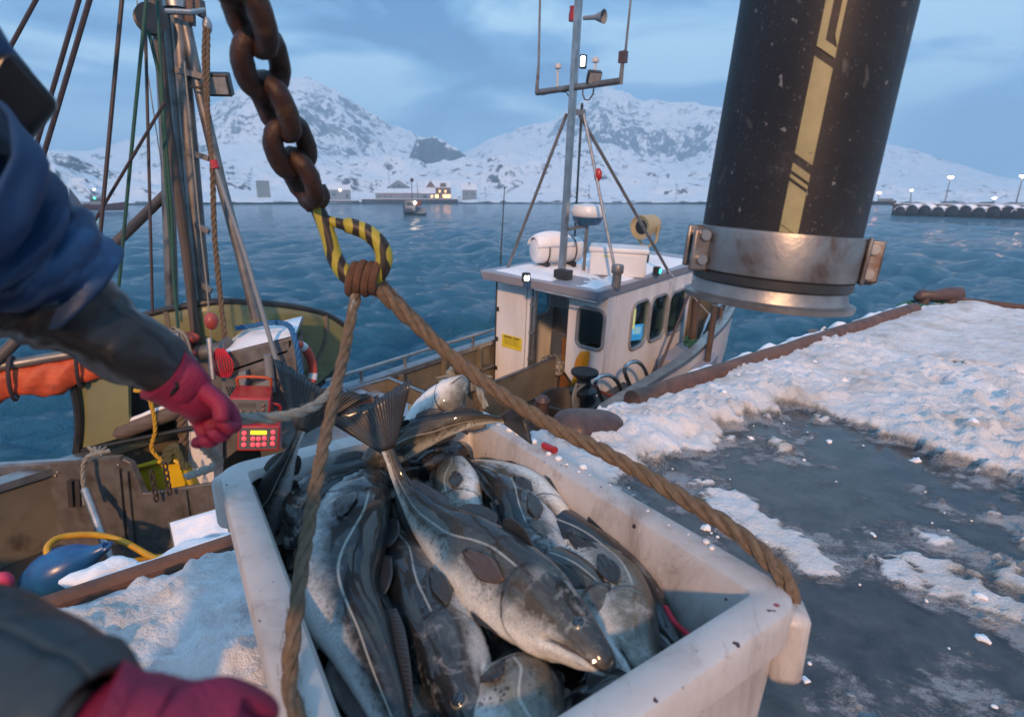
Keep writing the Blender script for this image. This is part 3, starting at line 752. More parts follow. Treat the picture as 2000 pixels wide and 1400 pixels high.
def street_lamp(px0, y0, px1, y1, r, label, glow, rad=.45, group='lamps along the breakwater and far shore'):
    a = PR(px0, y0, r); bq = PR(px1, y1, r)
    t = thing('street_lamp', label, 'lamp', a, group)
    rad_, tan_ = far_frame(px1, r)
    obj('pole', MB().tube([a - Vector((0, 0, 2)), a.lerp(bq, .96)], [.14 * r / 170, .08 * r / 170], 8), pm('lamp_post', (.10, .12, .14), (.08, .09, .1), 1, .6), t)
    h = obj('lamp_head', MB().box(bq + Vector((0, 0, .22 * rad / .45)), (1.5 * rad / .45, .7, .2)), pm('lamp_post', (.10, .12, .14)), t, 0)
    obj('bulb', MB().ball(bq, (rad * 1.5, rad, rad * .7), 10), glow, h)
street_lamp(1845, 394, 1857, 346, 176, 'tall lamp post with an orange glow on the breakwater, nearest the black hose', m_lamp)
street_lamp(1985, 394, 1998, 344, 172, 'tall lamp post with an orange glow at the right edge of the photo', m_lamp)
street_lamp(1716, 390, 1717, 377, 380, 'low reddish lamp just beyond the left end of the breakwater', emit('pink_glow', (1, .35, .28), 20), .8)
street_lamp(1779, 388, 1780, 372, 430, 'small white lamp on the shore left of the tall breakwater lamp', m_lampw, .7)
street_lamp(1941, 392, 1942, 387, 400, 'small white lamp low on the shore between the two tall lamps', m_lampw, .7)
F = FarBox(1722, 397, 260); t = thing('moored_workboat', 'low boat with a white cabin moored at the left end of the breakwater', 'boat', F.o)
obj('hull', hull_mb(F, 9, 3, -.5, .7, bow_rise=.3), m_dwood, t, 60); obj('cabin', F.wall(-1, 3.5, -1, 1, .5, 1.7), m_white, t, 0)
# gull on the water
gp = PZ(1592, 652, WATER_Z + .05)
g = MB(); rows = []
for i in range(15):
    u = i / 14; x = -.22 + .5 * u; w = .085 * math.sin(math.pi * min(1, u * 1.02) ** .75) + .004; rows.append([gp + Vector((x, 0, .05 + .05 * max(0, u - .6))) + Vector((0, math.cos(a) * w, math.sin(a) * w * .8)) for a in [2 * math.pi * k / 12 for k in range(13)]])
g.grid(rows); g.tube([gp + Vector((.18, 0, .08)), gp + Vector((.22, 0, .17)), gp + Vector((.26, 0, .2))], [.04, .03, .035], 10); g.ball(gp + Vector((.265, 0, .205)), (.048, .036, .038), 10)
t = thing('gull', 'small white and grey gull floating on the water beyond the quay', 'bird', gp, )
obj('body', g, pm('white_plumage', (.75, .76, .78), (.6, .62, .65), 10, .7), t, 80)
obj('wing', MB().ball(gp + Vector((-.04, -.06, .09)), (.2, .035, .055), 10), pm('grey_plumage', (.10, .11, .13)), t, 80); obj('wing', MB().ball(gp + Vector((-.04, .06, .09)), (.2, .035, .055), 10), pm('grey_plumage', (.10, .11, .13)), t, 80)
obj('beak', MB().tube([gp + Vector((.3, 0, .2)), gp + Vector((.35, 0, .185))], [.012, .004], 8), pm('yellow_beak', (.6, .4, .05)), t)
# ================================================================== the fishing boat at the quay
BMI = BM.inverted()
def loc(mb): mb.v = [BMI @ p for p in mb.v]; return mb       # world -> boat coordinates
m_wht = pm('white_paint', (.74, .74, .75), (.62, .61, .61), 3.5, .38, bump=.08, bs=30, c3=(.30, .22, .16), ns3=6, lo3=.57, hi3=.80, stretch=(1, 1, .16))
m_hullw = pm('hull_white', (.60, .60, .60), (.50, .50, .51), 1.1, .35, c3=(.25, .2, .17), ns3=1.6, lo3=.66, hi3=.85)
m_fascia = pm('grey_roof_paint', (.30, .31, .36), (.25, .26, .31), 1.5, .4, c3=(.2, .15, .13), ns3=6, lo3=.72, hi3=.85)
m_tan = pm('olive_tan_paint', (.20, .17, .12), (.14, .12, .085), 1.8, .45, bump=.15, bs=20, c3=(.07, .05, .035), ns3=2.6, lo3=.52, hi3=.75)
m_olive = pm('olive_gelcoat', (.22, .22, .10), (.17, .17, .085), .9, .35, bump=.1, bs=14, c3=(.10, .09, .05), ns3=2, lo3=.58, hi3=.8)
m_alu = pm('worn_aluminium', (.42, .42, .42), (.30, .29, .28), 7, .38, metal=.85, bump=.12, bs=60, c3=(.16, .12, .10), ns3=4, lo3=.6, hi3=.8)
m_alud = pm('dull_aluminium', (.24, .23, .22), (.15, .14, .135), 5, .45, metal=.6, bump=.15, bs=40, c3=(.10, .08, .06), ns3=3, lo3=.5, hi3=.75)
m_ss = pm('stainless_tube', (.55, .55, .55), (.42, .41, .40), 8, .22, metal=1.)
m_brownpost = pm('brown_post', (.10, .075, .06), (.07, .05, .04), 5, .45)
m_blk = pm('black_rubber', (.015, .015, .016), (.03, .03, .03), 12, .45, bump=.2, bs=60)
m_dark = pm('dark_interior', (.05, .045, .04), (.035, .03, .03), 2, .6)
m_deck = pm('wet_deck', (.07, .06, .05), (.04, .035, .03), 3, .25, bump=.3, bs=20)
m_frame = pm('grey_window_rubber', (.22, .24, .27), (.17, .19, .21), 5, .5)
m_glass = glass('window_glass', (.55, .68, .72))
m_red = pm('red_plastic', (.42, .02, .025), (.33, .015, .02), 6, .32, bump=.05, coat=.2)
m_orange = pm('orange_cloth', (.62, .10, .03), (.48, .07, .02), 5, .6, bump=.5, bs=14, bd=.02, c3=(.30, .05, .02), ns3=3)
m_yel = pm('yellow_plastic', (.72, .50, .02), (.60, .40, .02), 4, .35, bump=.1)
m_blue = pm('blue_plastic', (.02, .12, .30), (.015, .08, .22), 5, .3, bump=.08, c3=(.10, .18, .26), ns3=4, lo3=.62, hi3=.8)
m_wood = pm('brown_panel', (.22, .10, .03), (.15, .065, .02), 3, .4, stretch=(1, 1, 6))
m_twine = pm('tan_rope', (.17, .118, .075), (.11, .075, .046), 60, .85, bump=.6, bs=160, c3=(.12, .085, .05), ns3=14, lo3=.5, hi3=.8)
m_greyrope = pm('grey_rope', (.30, .29, .25), (.20, .19, .16), 60, .85, bump=.6, bs=160)
m_bluerope = pm('blue_rope', (.02, .14, .32), (.02, .10, .24), 60, .8, bump=.6, bs=160)
m_yelrope = pm('yellow_rope', (.60, .36, .03), (.48, .26, .02), 60, .8, bump=.6, bs=160)
m_wire = pm('dark_wire', (.035, .028, .03), (.06, .04, .04), 30, .5)
m_gwire = pm('green_wire', (.01, .09, .06), (.02, .06, .05), 30, .7)

boat = thing('fishing_boat', 'fishing boat with a white wheelhouse and snowy roof lying along the quay', 'boat', (0, 0, 0), boat=True)
# ---- hull
def outline(n=120):
    pts = []
    st, pt = -.78, 2.64
    for i in range(41): x = -8.6 + i * (12.4) / 40; pts.append((x, st))
    for i in range(1, 25):
        t = i / 24; x = 3.8 + 2.9 * math.sin(t * math.pi / 2); pts.append((x, .93 - 1.71 * math.cos(t * math.pi / 2)))
    for i in range(1, 25):
        t = i / 24; x = 3.8 + 2.9 * math.cos(t * math.pi / 2); pts.append((x, .93 + 1.71 * math.sin(t * math.pi / 2)))
    for i in range(1, 41):
        x = 3.8 - i * 12.4 / 40; pts.append((x, pt + .42 * smooth01(-2.6, -4.6, x) if x < -2.6 else pt))
    return pts
OL = outline()
def sheer(x): return .93 + .62 * float(smooth01(1.8, 6.2, x)) * (x > 1.8)
def offs(pts, d):
    out = []; n = len(pts); cx, cy = -1, .93
    for i in range(n):
        a = Vector(pts[i - 1]); b = Vector(pts[(i + 1) % n]); t = (b - a).normalized(); nn = Vector((t.y, -t.x)); out.append((pts[i][0] - nn.x * d, pts[i][1] - nn.y * d))
    return out
IN = offs(OL, .10)
def ring(pl, zf): return [Vector((x, y, zf(x))) for x, y in pl]
def band(a, b): return MB().grid([a + a[:1], b + b[:1]])
rows = [ring(offs(OL, .55), lambda x: -1.4), ring(offs(OL, .12), lambda x: -.5), ring(offs(OL, .0), lambda x: .45), ring(offs(OL, -.03 ), sheer)]
mb = MB(); mb.grid([r + r[:1] for r in rows]); obj('hull', mb, m_hullw, boat, 50)
mb = band(ring(IN, sheer), ring(IN, lambda x: -.05)); obj('bulwark_lining', mb, m_tan, boat, 50)
mb = MB(); mb.grid([r + r[:1] for r in (ring(offs(OL, -.06), lambda x: sheer(x) - .06), ring(offs(OL, -.05), lambda x: sheer(x) + .02), ring(offs(OL, .14), lambda x: sheer(x) + .02), ring(offs(OL, .15), lambda x: sheer(x) - .06))]); obj('gunwale', mb, m_alu, boat, 40)
mb = MB(); d = ring(IN, lambda x: .0); mb.add(d, [tuple(range(len(d)))]); obj('deck', mb, m_deck, boat, 0)
# port rail
RLZ = 1.10
r0 = BL(640, 772, 2, RLZ); r1 = BL(966, 652, 2, RLZ); 
obj('side_rail', MB().tube([Vector((-3.2, 2.68, RLZ)), Vector((-.6, 2.66, RLZ)), Vector((.9, 2.63, RLZ))], .028, 8), m_alu, boat)
for px, py in ((741, 742), (822, 712), (950, 667)):
    q = BL(px, py, 2, RLZ - .05); obj('rail_post', MB().tube([Vector((q.x, 2.665, .93)), Vector((q.x, 2.665, RLZ))], .03, 8), m_alu, boat)
# frames on the port lining and grey panel next to the wheelhouse
for x in (-1.9, -.9, .05): obj('bulwark_rib', MB().span((x - .03, 2.44, 0), (x + .03, 2.53, .88)), m_tan, boat, 0)
obj('bulwark_shelf', MB().span((-2.2, 2.44, .42), (.45, 2.52, .47)), m_alud, boat, 0)
# ---- wheelhouse
WX, WY, WT = .5, .08, 2.24
def yA(px): return BL(px, 660, 0, WX).y
yP = yA(968)
def rrect(w, h, r, n=6):
    out = []
    for cx, cy, a0 in ((w / 2 - r, h / 2 - r, 0), (-w / 2 + r, h / 2 - r, 90), (-w / 2 + r, -h / 2 + r, 180), (w / 2 - r, -h / 2 + r, 270)):
        for k in range(n + 1):
            a = R(a0 + 90 * k / n); out.append((cx + r * math.cos(a), cy + r * math.sin(a)))
    return out
def holed(org, eu, ev, u0, u1, v0, v1, cu, cv, w, h, r, th):
    """wall panel u0..u1 x v0..v1 with a rounded hole, th thick along eu x ev"""
    H = [(cu + a, cv + b) for a, b in rrect(w, h, r)]; n = len(H); O = []
    for a, b in H:
        da, db = a - cu, b - cv; ts = []
        if da > 1e-9: ts.append((u1 - cu) / da)
        if da < -1e-9: ts.append((u0 - cu) / da)
        if db > 1e-9: ts.append((v1 - cv) / db)
        if db < -1e-9: ts.append((v0 - cv) / db)
        t = min(ts); O.append((cu + da * t, cv + db * t))
    # snap the sample nearest to each corner on to it
    for c in ((u0, v0), (u1, v0), (u1, v1), (u0, v1)):
        k = min(range(n), key=lambda i: (O[i][0] - c[0]) ** 2 + (O[i][1] - c[1]) ** 2); O[k] = c
    nn = eu.cross(ev); P = lambda q, t: org + eu * q[0] + ev * q[1] + nn * t
    V = [P(q, 0) for q in O] + [P(q, 0) for q in H] + [P(q, -th) for q in O] + [P(q, -th) for q in H]; F = []
    for i in range(n):
        j = (i + 1) % n; F += [(i, j, n + j, n + i), (2 * n + j, 2 * n + i, 3 * n + i, 3 * n + j), (n + i, n + j, 3 * n + j, 3 * n + i), (j, i, 2 * n + i, 2 * n + j)]
    return MB().add(V, F)
def win_frame(org, eu, ev, cu, cv, w, h, r, parent, out=.014):
    nn = eu.cross(ev); Pq = [org + eu * (cu + a) + ev * (cv + b) + nn * out * .5 for a, b in rrect(w + .03, h + .03, r + .015)]
    fr = obj('window', MB().tube(Pq, .032, 8, closed=True, hint=tuple(nn)), m_frame, parent, 60)
    g = [org + eu * (cu + a) + ev * (cv + b) - nn * .02 for a, b in rrect(w + .01, h + .01, r)]
    obj('pane', MB().prism(g, nn * -.006), m_glass, fr, 0); return fr
house_mb = MB()
EY, EZ, EX = Vector((0, 1, 0)), Vector((0, 0, 1)), Vector((1, 0, 0))
# aft wall: eu = -y so that eu x ev faces aft (-x)
orgA = Vector((WX, 0, 0)); th = .05
y1, y2, y3 = yA(1034), yA(1046), yA(1107)
house_mb.span((WX, yP, 0), (WX + th, y1, WT))                              # panel with the yellow sign
aw = BL(1153.5, 642, 0, WX); awl = BL(1129, 642, 0, WX).y; awr = BL(1178, 642, 0, WX).y
house_mb.v += []; hb = holed(orgA, -EY, EZ, -y3, -WY, 0, WT, -aw.y, aw.z, abs(awl - awr), .66, .1, th); house_mb.add(hb.v, hb.f)
house_mb.span((WX, y1, WT - .16), (WX + th, y3, WT))                        # lintel
house_mb.span((WX, y1, 0), (WX + th, y3, .14))                              # sill
XF = 3.95
wc = [BL(1247.5, 634, 1, WY), BL(1284, 620.5, 1, WY), BL(1319.5, 608.5, 1, WY)]
ww = [abs(BL(1231, 634, 1, WY).x - BL(1263, 634, 1, WY).x), abs(BL(1269, 620, 1, WY).x - BL(1300, 620, 1, WY).x), abs(BL(1304, 608, 1, WY).x - BL(1335, 608, 1, WY).x)]
XF = wc[2].x + ww[2] / 2 + .28
cuts = [WX + th, (wc[0].x + wc[1].x) / 2, (wc[1].x + wc[2].x) / 2, XF]
WHH = .86
for i in range(3):
    hb = holed(Vector((0, WY, 0)), EX, EZ, cuts[i], cuts[i + 1], 0, WT, wc[i].x, wc[i].z, ww[i] * .93, WHH, .17, th); house_mb.add(hb.v, hb.f)
hb = holed(Vector((0, yP, 0)), -EX, EZ, -XF, -(WX + th), 0, WT, -1.7, 1.6, 1.1, .75, .15, th); house_mb.add(hb.v, hb.f)     # port wall
hb = holed(Vector((XF, 0, 0)), EY, EZ, WY, yP, 0, WT, (WY + yP) / 2, 1.6, 1.7, .7, .12, th); house_mb.add(hb.v, hb.f)
wheel = obj('wheelhouse', house_mb, m_wht, boat, 30)
win_frame(orgA, -EY, EZ, -aw.y, aw.z, abs(awl - awr), .66, .1, wheel)
for i in range(3): win_frame(Vector((0, WY, 0)), EX, EZ, wc[i].x, wc[i].z, ww[i] * .93, WHH, .17, wheel)
win_frame(Vector((0, yP, 0)), -EX, EZ, -1.7, 1.6, 1.1, .75, .15, wheel); win_frame(Vector((XF, 0, 0)), EY, EZ, (WY + yP) / 2, 1.6, 1.7, .7, .12, wheel)
obj('door_track', merge(MB().span((WX - .05, y1 - .02, .02), (WX + .03, y1 - .06, WT - .03)), MB().span((WX - .03, y2 + .07, .02), (WX + .02, y2 + .01, WT - .03))), m_alu, wheel, 0)
obj('door_edge', MB().span((WX - .012, yP + .015, .02), (WX + .05, yP - .012, WT)), m_blk, wheel, 0)
for k in range(4): obj('track_clip', MB().span((WX - .08, y1 - .03, .25 + k * .52), (WX - .05, y1 - .14, .29 + k * .52)), m_alu, wheel, 0)
for k in range(3): obj('hinge', MB().span((WX - .03, yP - .02, .35 + k * .6), (WX - .005, yP - .07, .43 + k * .6)), m_blk, wheel, 0)
obj('wall_seam', merge(MB().span((WX - .004, yP - .1, .06), (WX - .001, y1 + .06, .07)), MB().span((WX - .004, y1 + .09, .05), (WX - .001, y1 + .1, WT - .1))), m_dark, wheel, 0)
# floor, furniture inside
obj('cabin_floor', MB().span((WX + .05, WY + .05, .03), (XF - .05, yP - .05, .08)), m_dark, wheel, 0)
obj('cabin_lining', MB().span((WX + 1.9, yP - .7, .08), (WX + 1.95, yP - .06, 1.3)), m_frame, wheel, 0)
obj('wood_panel', MB().span((WX + .36, y3 + .32, .08), (WX + .40, y3 - .05, 1.22)), m_wood, wheel, 0)
obj('dash_shelf', MB().span((WX + .9, WY + .07, .85), (XF - .15, WY + .42, .93)), m_frame, wheel, 0)
# yellow notice
s0, s1 = BL(981, 651, 0, WX - .006), BL(1018, 686, 0, WX - .006)
sg = obj('notice_sign', MB().span((WX - .012, s0.y, s0.z), (WX - .004, s1.y, s1.z)), pm('yellow_notice', (.70, .58, .02), (.62, .50, .02), 9, .5), wheel, 0)
n_w = abs(s0.y - s1.y); sgm = MB()
for i in range(13):
    if i in (7,): continue
    yy = s0.y - n_w * (.10 + .8 * i / 13); sgm.span((WX - .016, yy, s0.z - .055), (WX - .013, yy - n_w * .042, s0.z - .022))
for j in range(1, 5): sgm.span((WX - .016, s0.y - n_w * .12, s0.z - .05 - .032 * j), (WX - .013, s1.y + n_w * (.12 + .1 * (j % 2)), s0.z - .056 - .032 * j))
obj('lettering', sgm, m_dark, sg, 0)
# roof
RZ = 2.39
out_ = [(0, 0), (0, 2.47), (XF + .35, 2.3), (XF + .75, 1.9), (XF + .75, .4), (XF + .35, -.02)]
tp = [Vector((x, y, RZ)) for x, y in out_]
bt_ = [Vector((x + (.045 if x < .1 else -.03), y + (.04 if y < 1 else -.04), RZ - .17)) for x, y in out_]; n = 6
mb = MB().add(tp + bt_, [tuple(range(n)), tuple(range(2 * n - 1, n - 1, -1))] + [(i, n + i, n + (i + 1) % n, (i + 1) % n) for i in range(n)])
roof = obj('roof', mb, m_fascia, boat, 0, bevel=.02)
obj('roof_rail', MB().tube([Vector((-.03, 1.2, RZ - .15)), Vector((-.03, -.02, RZ - .17))], .022, 8), m_alu, roof)
rows = []
for i in range(46):
    row = []
    for k in range(28):
        u, v = i / 45, k / 27; x = .05 + (XF + .25) * u; y = .06 + 2.3 * v - .12 * u * (v > .5)
        bare = float(smooth01(.42, .7, 1 - ((x - .75) / 1.0) ** 2 - ((y - .75) / .55) ** 2))
        e_ = min(1, u * 9, (1 - u) * 9, v * 7, (1 - v) * 7)
        h = max(0, e_ * (.055 + .05 * mnoise.noise(Vector((x * 2.3, y * 2.3, 5))) + .015 * mnoise.noise(Vector((x * 9, y * 9, 1)))) - bare * .045)
        row.append(Vector((x, y, RZ - .012 + h)))
    rows.append(row)
obj('roof_snow', MB().grid(rows), M_SNOW, roof, 80)
def bx(ax, val): return lambda px, py: BL(px, py, ax, val)
# roof lights and vent
def navlight(px, py, emat, yaw, label=None):
    q = BL(px, py + 14, 2, RZ - .02); t_ = obj('nav_light', MB().box(q + Vector((0, 0, .11)), (.11, .11, .16)), m_blk, boat, 0, bevel=.015)
    obj('lens', MB().lathe([(.0, -.04), (.036, -.04), (.04, 0), (.036, .04), (0, .04)], q + Vector((.045 * math.cos(yaw), .045 * math.sin(yaw), .11)), (0, 0, 1), 14), emat, t_); 
    if label: t_['label'] = label
navlight(1027, 541, emit('stern_light', (1, .97, .92), 9), R(230), 'white stern light at the roof edge')
navlight(1281, 527, emit('starboard_light', (.05, .9, .75), 1.6), R(-60), 'green starboard light on the roof')
q = BL(1203, 560, 2, RZ)
obj('vent_pipe', MB().lathe([(.0, -.02), (.075, -.02), (.075, .22), (.095, .225), (.10, .24), (.10, .34), (.09, .36), (0, .36)], q, EZ, 20), m_alud, boat, 40)
# mast and everything on it
MX = .81; mxp = bx(0, MX)
def M(px, py): return mxp(px, py)
mast = obj('signal_mast', merge(MB().bar(M(1097, 540), M(1134, -60), .085, .11, (1, 0, 0)), MB().tube([M(1088, 540) + EX * .05, M(1113, 215) + EX * .05, M(1120, 170) + EX * .05], .022, 8)), m_alu, boat, 40)
obj('mast_foot', MB().box(BL(1100, 536, 2, RZ + .08), (.2, .26, .16)), m_blk, mast, 0)
cl_, cr_ = M(1048, 181), M(1214, 158)
cr_mast = obj('crosstree', MB().tube([cl_, M(1130, 170), cr_], .05, 10), m_alud, mast)
obj('antenna', MB().tube([M(1048, 183), M(1052, 128), M(1056, -60)], [.035, .02, .016], 8), m_alud, mast); obj('antenna', MB().tube([M(1212, 165), M(1218, 100), M(1222, 98), M(1238, -60)], [.035, .028, .02, .014], 8), m_alud, mast)
obj('antenna_bracket', MB().box(M(1217, 112), (.08, .12, .16)), m_dkrust, mast, 0)
for px, py, h in ((1088, 172, 42), (1161, 158, 40)):
    a, b_ = M(px, py), M(px + 2, py - h); obj('gps_antenna', merge(MB().tube([a, b_], .02, 8), MB().lathe([(0, -.03), (.055, -.03), (.06, 0), (.04, .04), (0, .05)], b_, EZ, 12)), pm('pale_plastic', (.55, .55, .55), (.45, .45, .45), 8, .4), mast)
def floodlight(px, py, pl, parent, sz=.17, aim=(-.5, -.6, -.4)):
    q = pl(px, py); a = Vector(aim).normalized(); rot = a.to_track_quat('Z', 'Y').to_matrix()
    t_ = obj('floodlight', merge(MB().box(q, (sz * 1.15, sz, sz * .5), rot), MB().box(q - a * sz * .35, (sz * .8, sz * .7, sz * .3), rot)), m_blk, parent, 0, bevel=.012)
    obj('lamp_glass', MB().box(q + a * (sz * .26), (sz * .98, sz * .82, .012), rot), pm('lamp_glass', (.30, .31, .30), (.22, .22, .22), 20, .15), t_, 0); return t_
floodlight(1160, 151, M, mast, .19)
t_ = obj('steaming_light', MB().box(M(1139, 121), (.1, .09, .2)), m_blk, mast, 0, bevel=.015); obj('lens', MB().box(M(1141, 121) - EX * .04, (.05, .06, .15)), emit('steaming_lens', (1, .95, .85), 5), t_, 0, bevel=.015)
obj('red_lantern', MB().lathe([(0, -.1), (.07, -.1), (.075, -.02), (.06, .06), (.07, .1), (0, .11)], M(1120, 28), EZ, 14), pm('dark_red_lens', (.35, .02, .03), (.25, .02, .02), 5, .2), mast)
obj('horn', MB().lathe([(.03, 0), (.035, .2), (.09, .34), (.1, .36)], M(1140, 36), (0, -1, -.05), 16), m_greyw, mast)
obj('cable', MB().tube([M(1139, 165), M(1138, 185), M(1142, 195), M(1150, 196), M(1158, 185), M(1161, 165)], .012, 6), m_blk, mast); obj('cable', MB().tube([M(1058, 186), M(1085, 180), M(1105, 180), M(1112, 190)], .01, 6), m_blk, mast)
obj('mast_bracket', MB().bar(M(1126, 220), M(1142, 220), .05, .09), m_alud, mast, 0)
obj('mast_strut', MB().tube([M(1107, 222), BL(992, 522, 2, RZ)], .028, 8), m_alud, mast); obj('mast_strut', MB().tube([M(1133, 226), BL(1306, 531, 2, RZ)], .03, 8), m_alud, mast)
obj('mast_strut', MB().tube([M(1140, 222), BL(1207, 556, 2, RZ)], .026, 8), m_alu, mast); obj('mast_strut', MB().tube([M(1118, 200) + EX * .3, BL(1122, 470, 2, RZ) + EX * 0], .024, 8), m_alud, mast)
q = M(1168, 342); obj('red_block', MB().ball(q, (.05, .07, .11), 12), m_red, mast)
# radar and search light
q = BL(1148, 424, 1, 1.05)
rd = obj('radar', MB().lathe([(0, -.02), (.26, 0), (.31, .05), (.31, .12), (.27, .2), (.1, .225), (0, .225)], q, EZ, 28), pm('radar_white', (.72, .73, .74), (.66, .67, .68), 4, .35), boat, 50)
obj('radar_base', MB().lathe([(0, -.13), (.2, -.13), (.25, -.07), (.27, -.0), (0, 0)], q, EZ, 28), pm('radar_blue', (.02, .09, .18), (.02, .07, .14), 4, .35), rd, 50)
obj('radar_bracket', merge(MB().bar(q + Vector((0, 0, -.15)), Vector((MX + .05, 1.2, q.z - .2)), .1, .05), MB().tube([q + Vector((0, 0, -.14)), Vector((q.x, q.y, RZ))], .03, 8)), m_alud, rd, 0)
q = BL(1266, 441, 0, 3.3); a = (BR.transposed() @ Vector((-.75, -.62, -.1))).normalized(); sl = MB().lathe([(0, -.24), (.12, -.235), (.2, -.18), (.225, -.1), (.23, .22), (.245, .23), (.245, .27), (.22, .27), (.21, .24), (0, .19)], q, a, 26)
sl_ = obj('searchlight', sl, pm('yellowed_white', (.42, .33, .18), (.34, .26, .13), 3, .4), boat, 40)
obj('searchlight_glass', MB().lathe([(0, .225), (.21, .225)], q, a, 24), pm('dark_lens', (.02, .025, .03), (.03, .03, .03), 3, .08), sl_, 40)
sd_ = a.cross(EZ).normalized()
obj('searchlight_yoke', merge(MB().tube([q + sd_ * .26, q + sd_ * .24 + Vector((0, 0, -.28)), q + sd_ * .06 + Vector((0, 0, -.42)), q - sd_ * .06 + Vector((0, 0, -.42)), q - sd_ * .24 + Vector((0, 0, -.28)), q - sd_ * .26], .03, 8), MB().tube([q + Vector((0, 0, -.4)), Vector((q.x, q.y, RZ))], .045, 10)), pm('yellowed_white', (.42, .33, .18)), sl_)
obj('whip_antenna', MB().tube([BL(977, 518, 2, RZ), BL(977, 518, 2, RZ) + (BL(986, 358, 1, 2.3) - BL(977, 518, 1, 2.3)) * 1.0], [.014, .008], 6), m_blk, boat)
# ---- things on the roof
q0 = BL(1086, 522, 2, RZ); lr = thing('life_raft', 'white snow topped life raft canister strapped to the wheelhouse roof', 'life raft', q0, boat=True)
rax = (BL(1138, 515, 2, RZ + .3) - BL(1030, 520, 2, RZ + .3)); Lr = rax.length * .5; rax.normalize(); c = q0 + Vector((0, 0, .33))
m_frp = pm('white_fibreglass', (.70, .71, .72), (.62, .63, .65), 3, .35, bump=.08)
obj('canister', MB().lathe([(0, -Lr), (.12, -Lr), (.2, -Lr * .95), (.235, -Lr * .85), (.24, -.02), (.255, -.02), (.255, .02), (.24, .02), (.235, Lr * .85), (.2, Lr * .95), (.12, Lr), (0, Lr)], c, rax, 24), m_frp, lr, 50)
sdv = rax.cross(EZ)
for s_ in (-.55, .55):
    obj('strap', MB().tube([c + rax * Lr * s_ + (sdv * math.cos(t) + EZ * math.sin(t)) * .25 for t in [2 * math.pi * k / 20 for k in range(20)]], .014, 6, closed=True), m_blk, lr)
    obj('cradle', MB().bar(q0 + rax * Lr * s_ - sdv * .22 + EZ * .06, q0 + rax * Lr * s_ + sdv * .22 + EZ * .06, .06, .13), m_blk, lr, 0)
rows = [[c + rax * Lr * (u - .15) + (sdv * math.cos(R(t)) + EZ * math.sin(R(t))) * (.245 + .10 * math.sin(math.pi * k / 9) ** .6 * math.sin(math.pi * i / 9) ** .6) for k, t in enumerate([20 + 140 * j / 9 for j in range(10)])] for i, u in enumerate([-.85 + 1.5 * j / 9 for j in range(10)])]
obj('snow_cap', MB().grid(rows), M_SNOW, lr, 80, solid=.02)
# white ice box
A_, B_, C_ = BL(1146, 538, 2, RZ), BL(1263, 546, 2, RZ), BL(1284, 522, 2, RZ)
ex = (B_ - A_); wB = ex.length; ex.normalize(); ey = EZ.cross(ex)
ib = thing('cool_box', 'white lidded cool box with a black latch on the wheelhouse roof', 'cool box', A_ + ex * wB / 2, boat=True); dB = .62
rot = Matrix((ex, ey, EZ)).transposed(); cc = A_ + ex * wB / 2 + ey * dB / 2
obj('box_body', MB().box(cc + EZ * .215, (wB * .94, dB * .94, .42), rot), m_frp, ib, 30, bevel=.03); obj('box_lid', MB().box(cc + EZ * .465, (wB, dB, .09), rot), m_frp, ib, 30, bevel=.03)
obj('latch', merge(MB().box(cc + ex * (wB * .5 - .0) + EZ * .36, (.03, .05, .2), rot), MB().box(cc + ex * (wB * .49) + EZ * .28, (.05, .03, .06), rot)), m_blk, ib, 0)
obj('sticker', MB().box(cc - ey * (dB * .47 + .003) - ex * wB * .2 + EZ * .36, (.12, .004, .018), rot), pm('yellow_notice', (.7, .58, .02)), ib, 0)
# ---- inside the wheelhouse
mo = BL(1244, 648, 1, WY + .2); mt_ = thing('monitor', 'bright blue lit chart screen glowing behind the aftmost side window', 'screen', mo, boat=True)
obj('screen_case', MB().box(mo, (.46, .05, .36), Matrix.Rotation(R(-25), 3, 'Z')), m_blk, mt_, 0, bevel=.01)
mf = Matrix.Rotation(R(-25), 3, 'Z') @ Vector((0, -.03, 0)); obj('screen', MB().box(mo + mf, (.42, .01, .32), Matrix.Rotation(R(-25), 3, 'Z')), emit('screen_blue', (.10, .45, .80), 1.5), mt_, 0)
obj('screen_window', MB().box(mo + mf * 1.25 + Vector((-.06, 0, .05)), (.18, .01, .14), Matrix.Rotation(R(-25), 3, 'Z')), emit('screen_white', (.7, .85, .9), 1.4), mt_, 0)
mo = BL(1238, 622, 1, WY + .16); solo('cabin_lamp', MB().box(mo, (.05, .04, .4)), emit('warm_strip', (1, .62, .18), 3), 'thin warm strip lamp glowing at the edge of the aftmost side window', 'lamp', mo, boat=True, smooth=0)
q = Vector((WX + .42, y2 - .22, .08)); ch = thing('helm_chair', 'seat with a checked cloth cover just inside the wheelhouse door', 'seat', q, boat=True)
m, nt, N, L, b = nodes_of('checked_cloth'); w1_ = nt.nodes.new('ShaderNodeTexChecker'); w1_.inputs['Scale'].default_value = 14; L.new(objco(nt), w1_.inputs['Vector']); w1_.inputs[1].default_value = (.32, .30, .26, 1); w1_.inputs[2].default_value = (.12, .13, .14, 1); L.new(w1_.outputs[0], b.inputs['Base Color']); b.inputs['Roughness'].default_value = .9
obj('cushion', MB().box(q + EZ * .55, (.5, .5, .3)), m, ch, 60, bevel=.07, sub=1); obj('seat_post', MB().cyl(q, q + EZ * .42, .06), m_alud, ch); obj('seat_back', MB().box(q + Vector((.28, .1, .85)), (.1, .46, .5)), pm('blue_grey_cloth', (.08, .10, .14), (.06, .08, .1), 5, .8), ch, 60, bevel=.04)
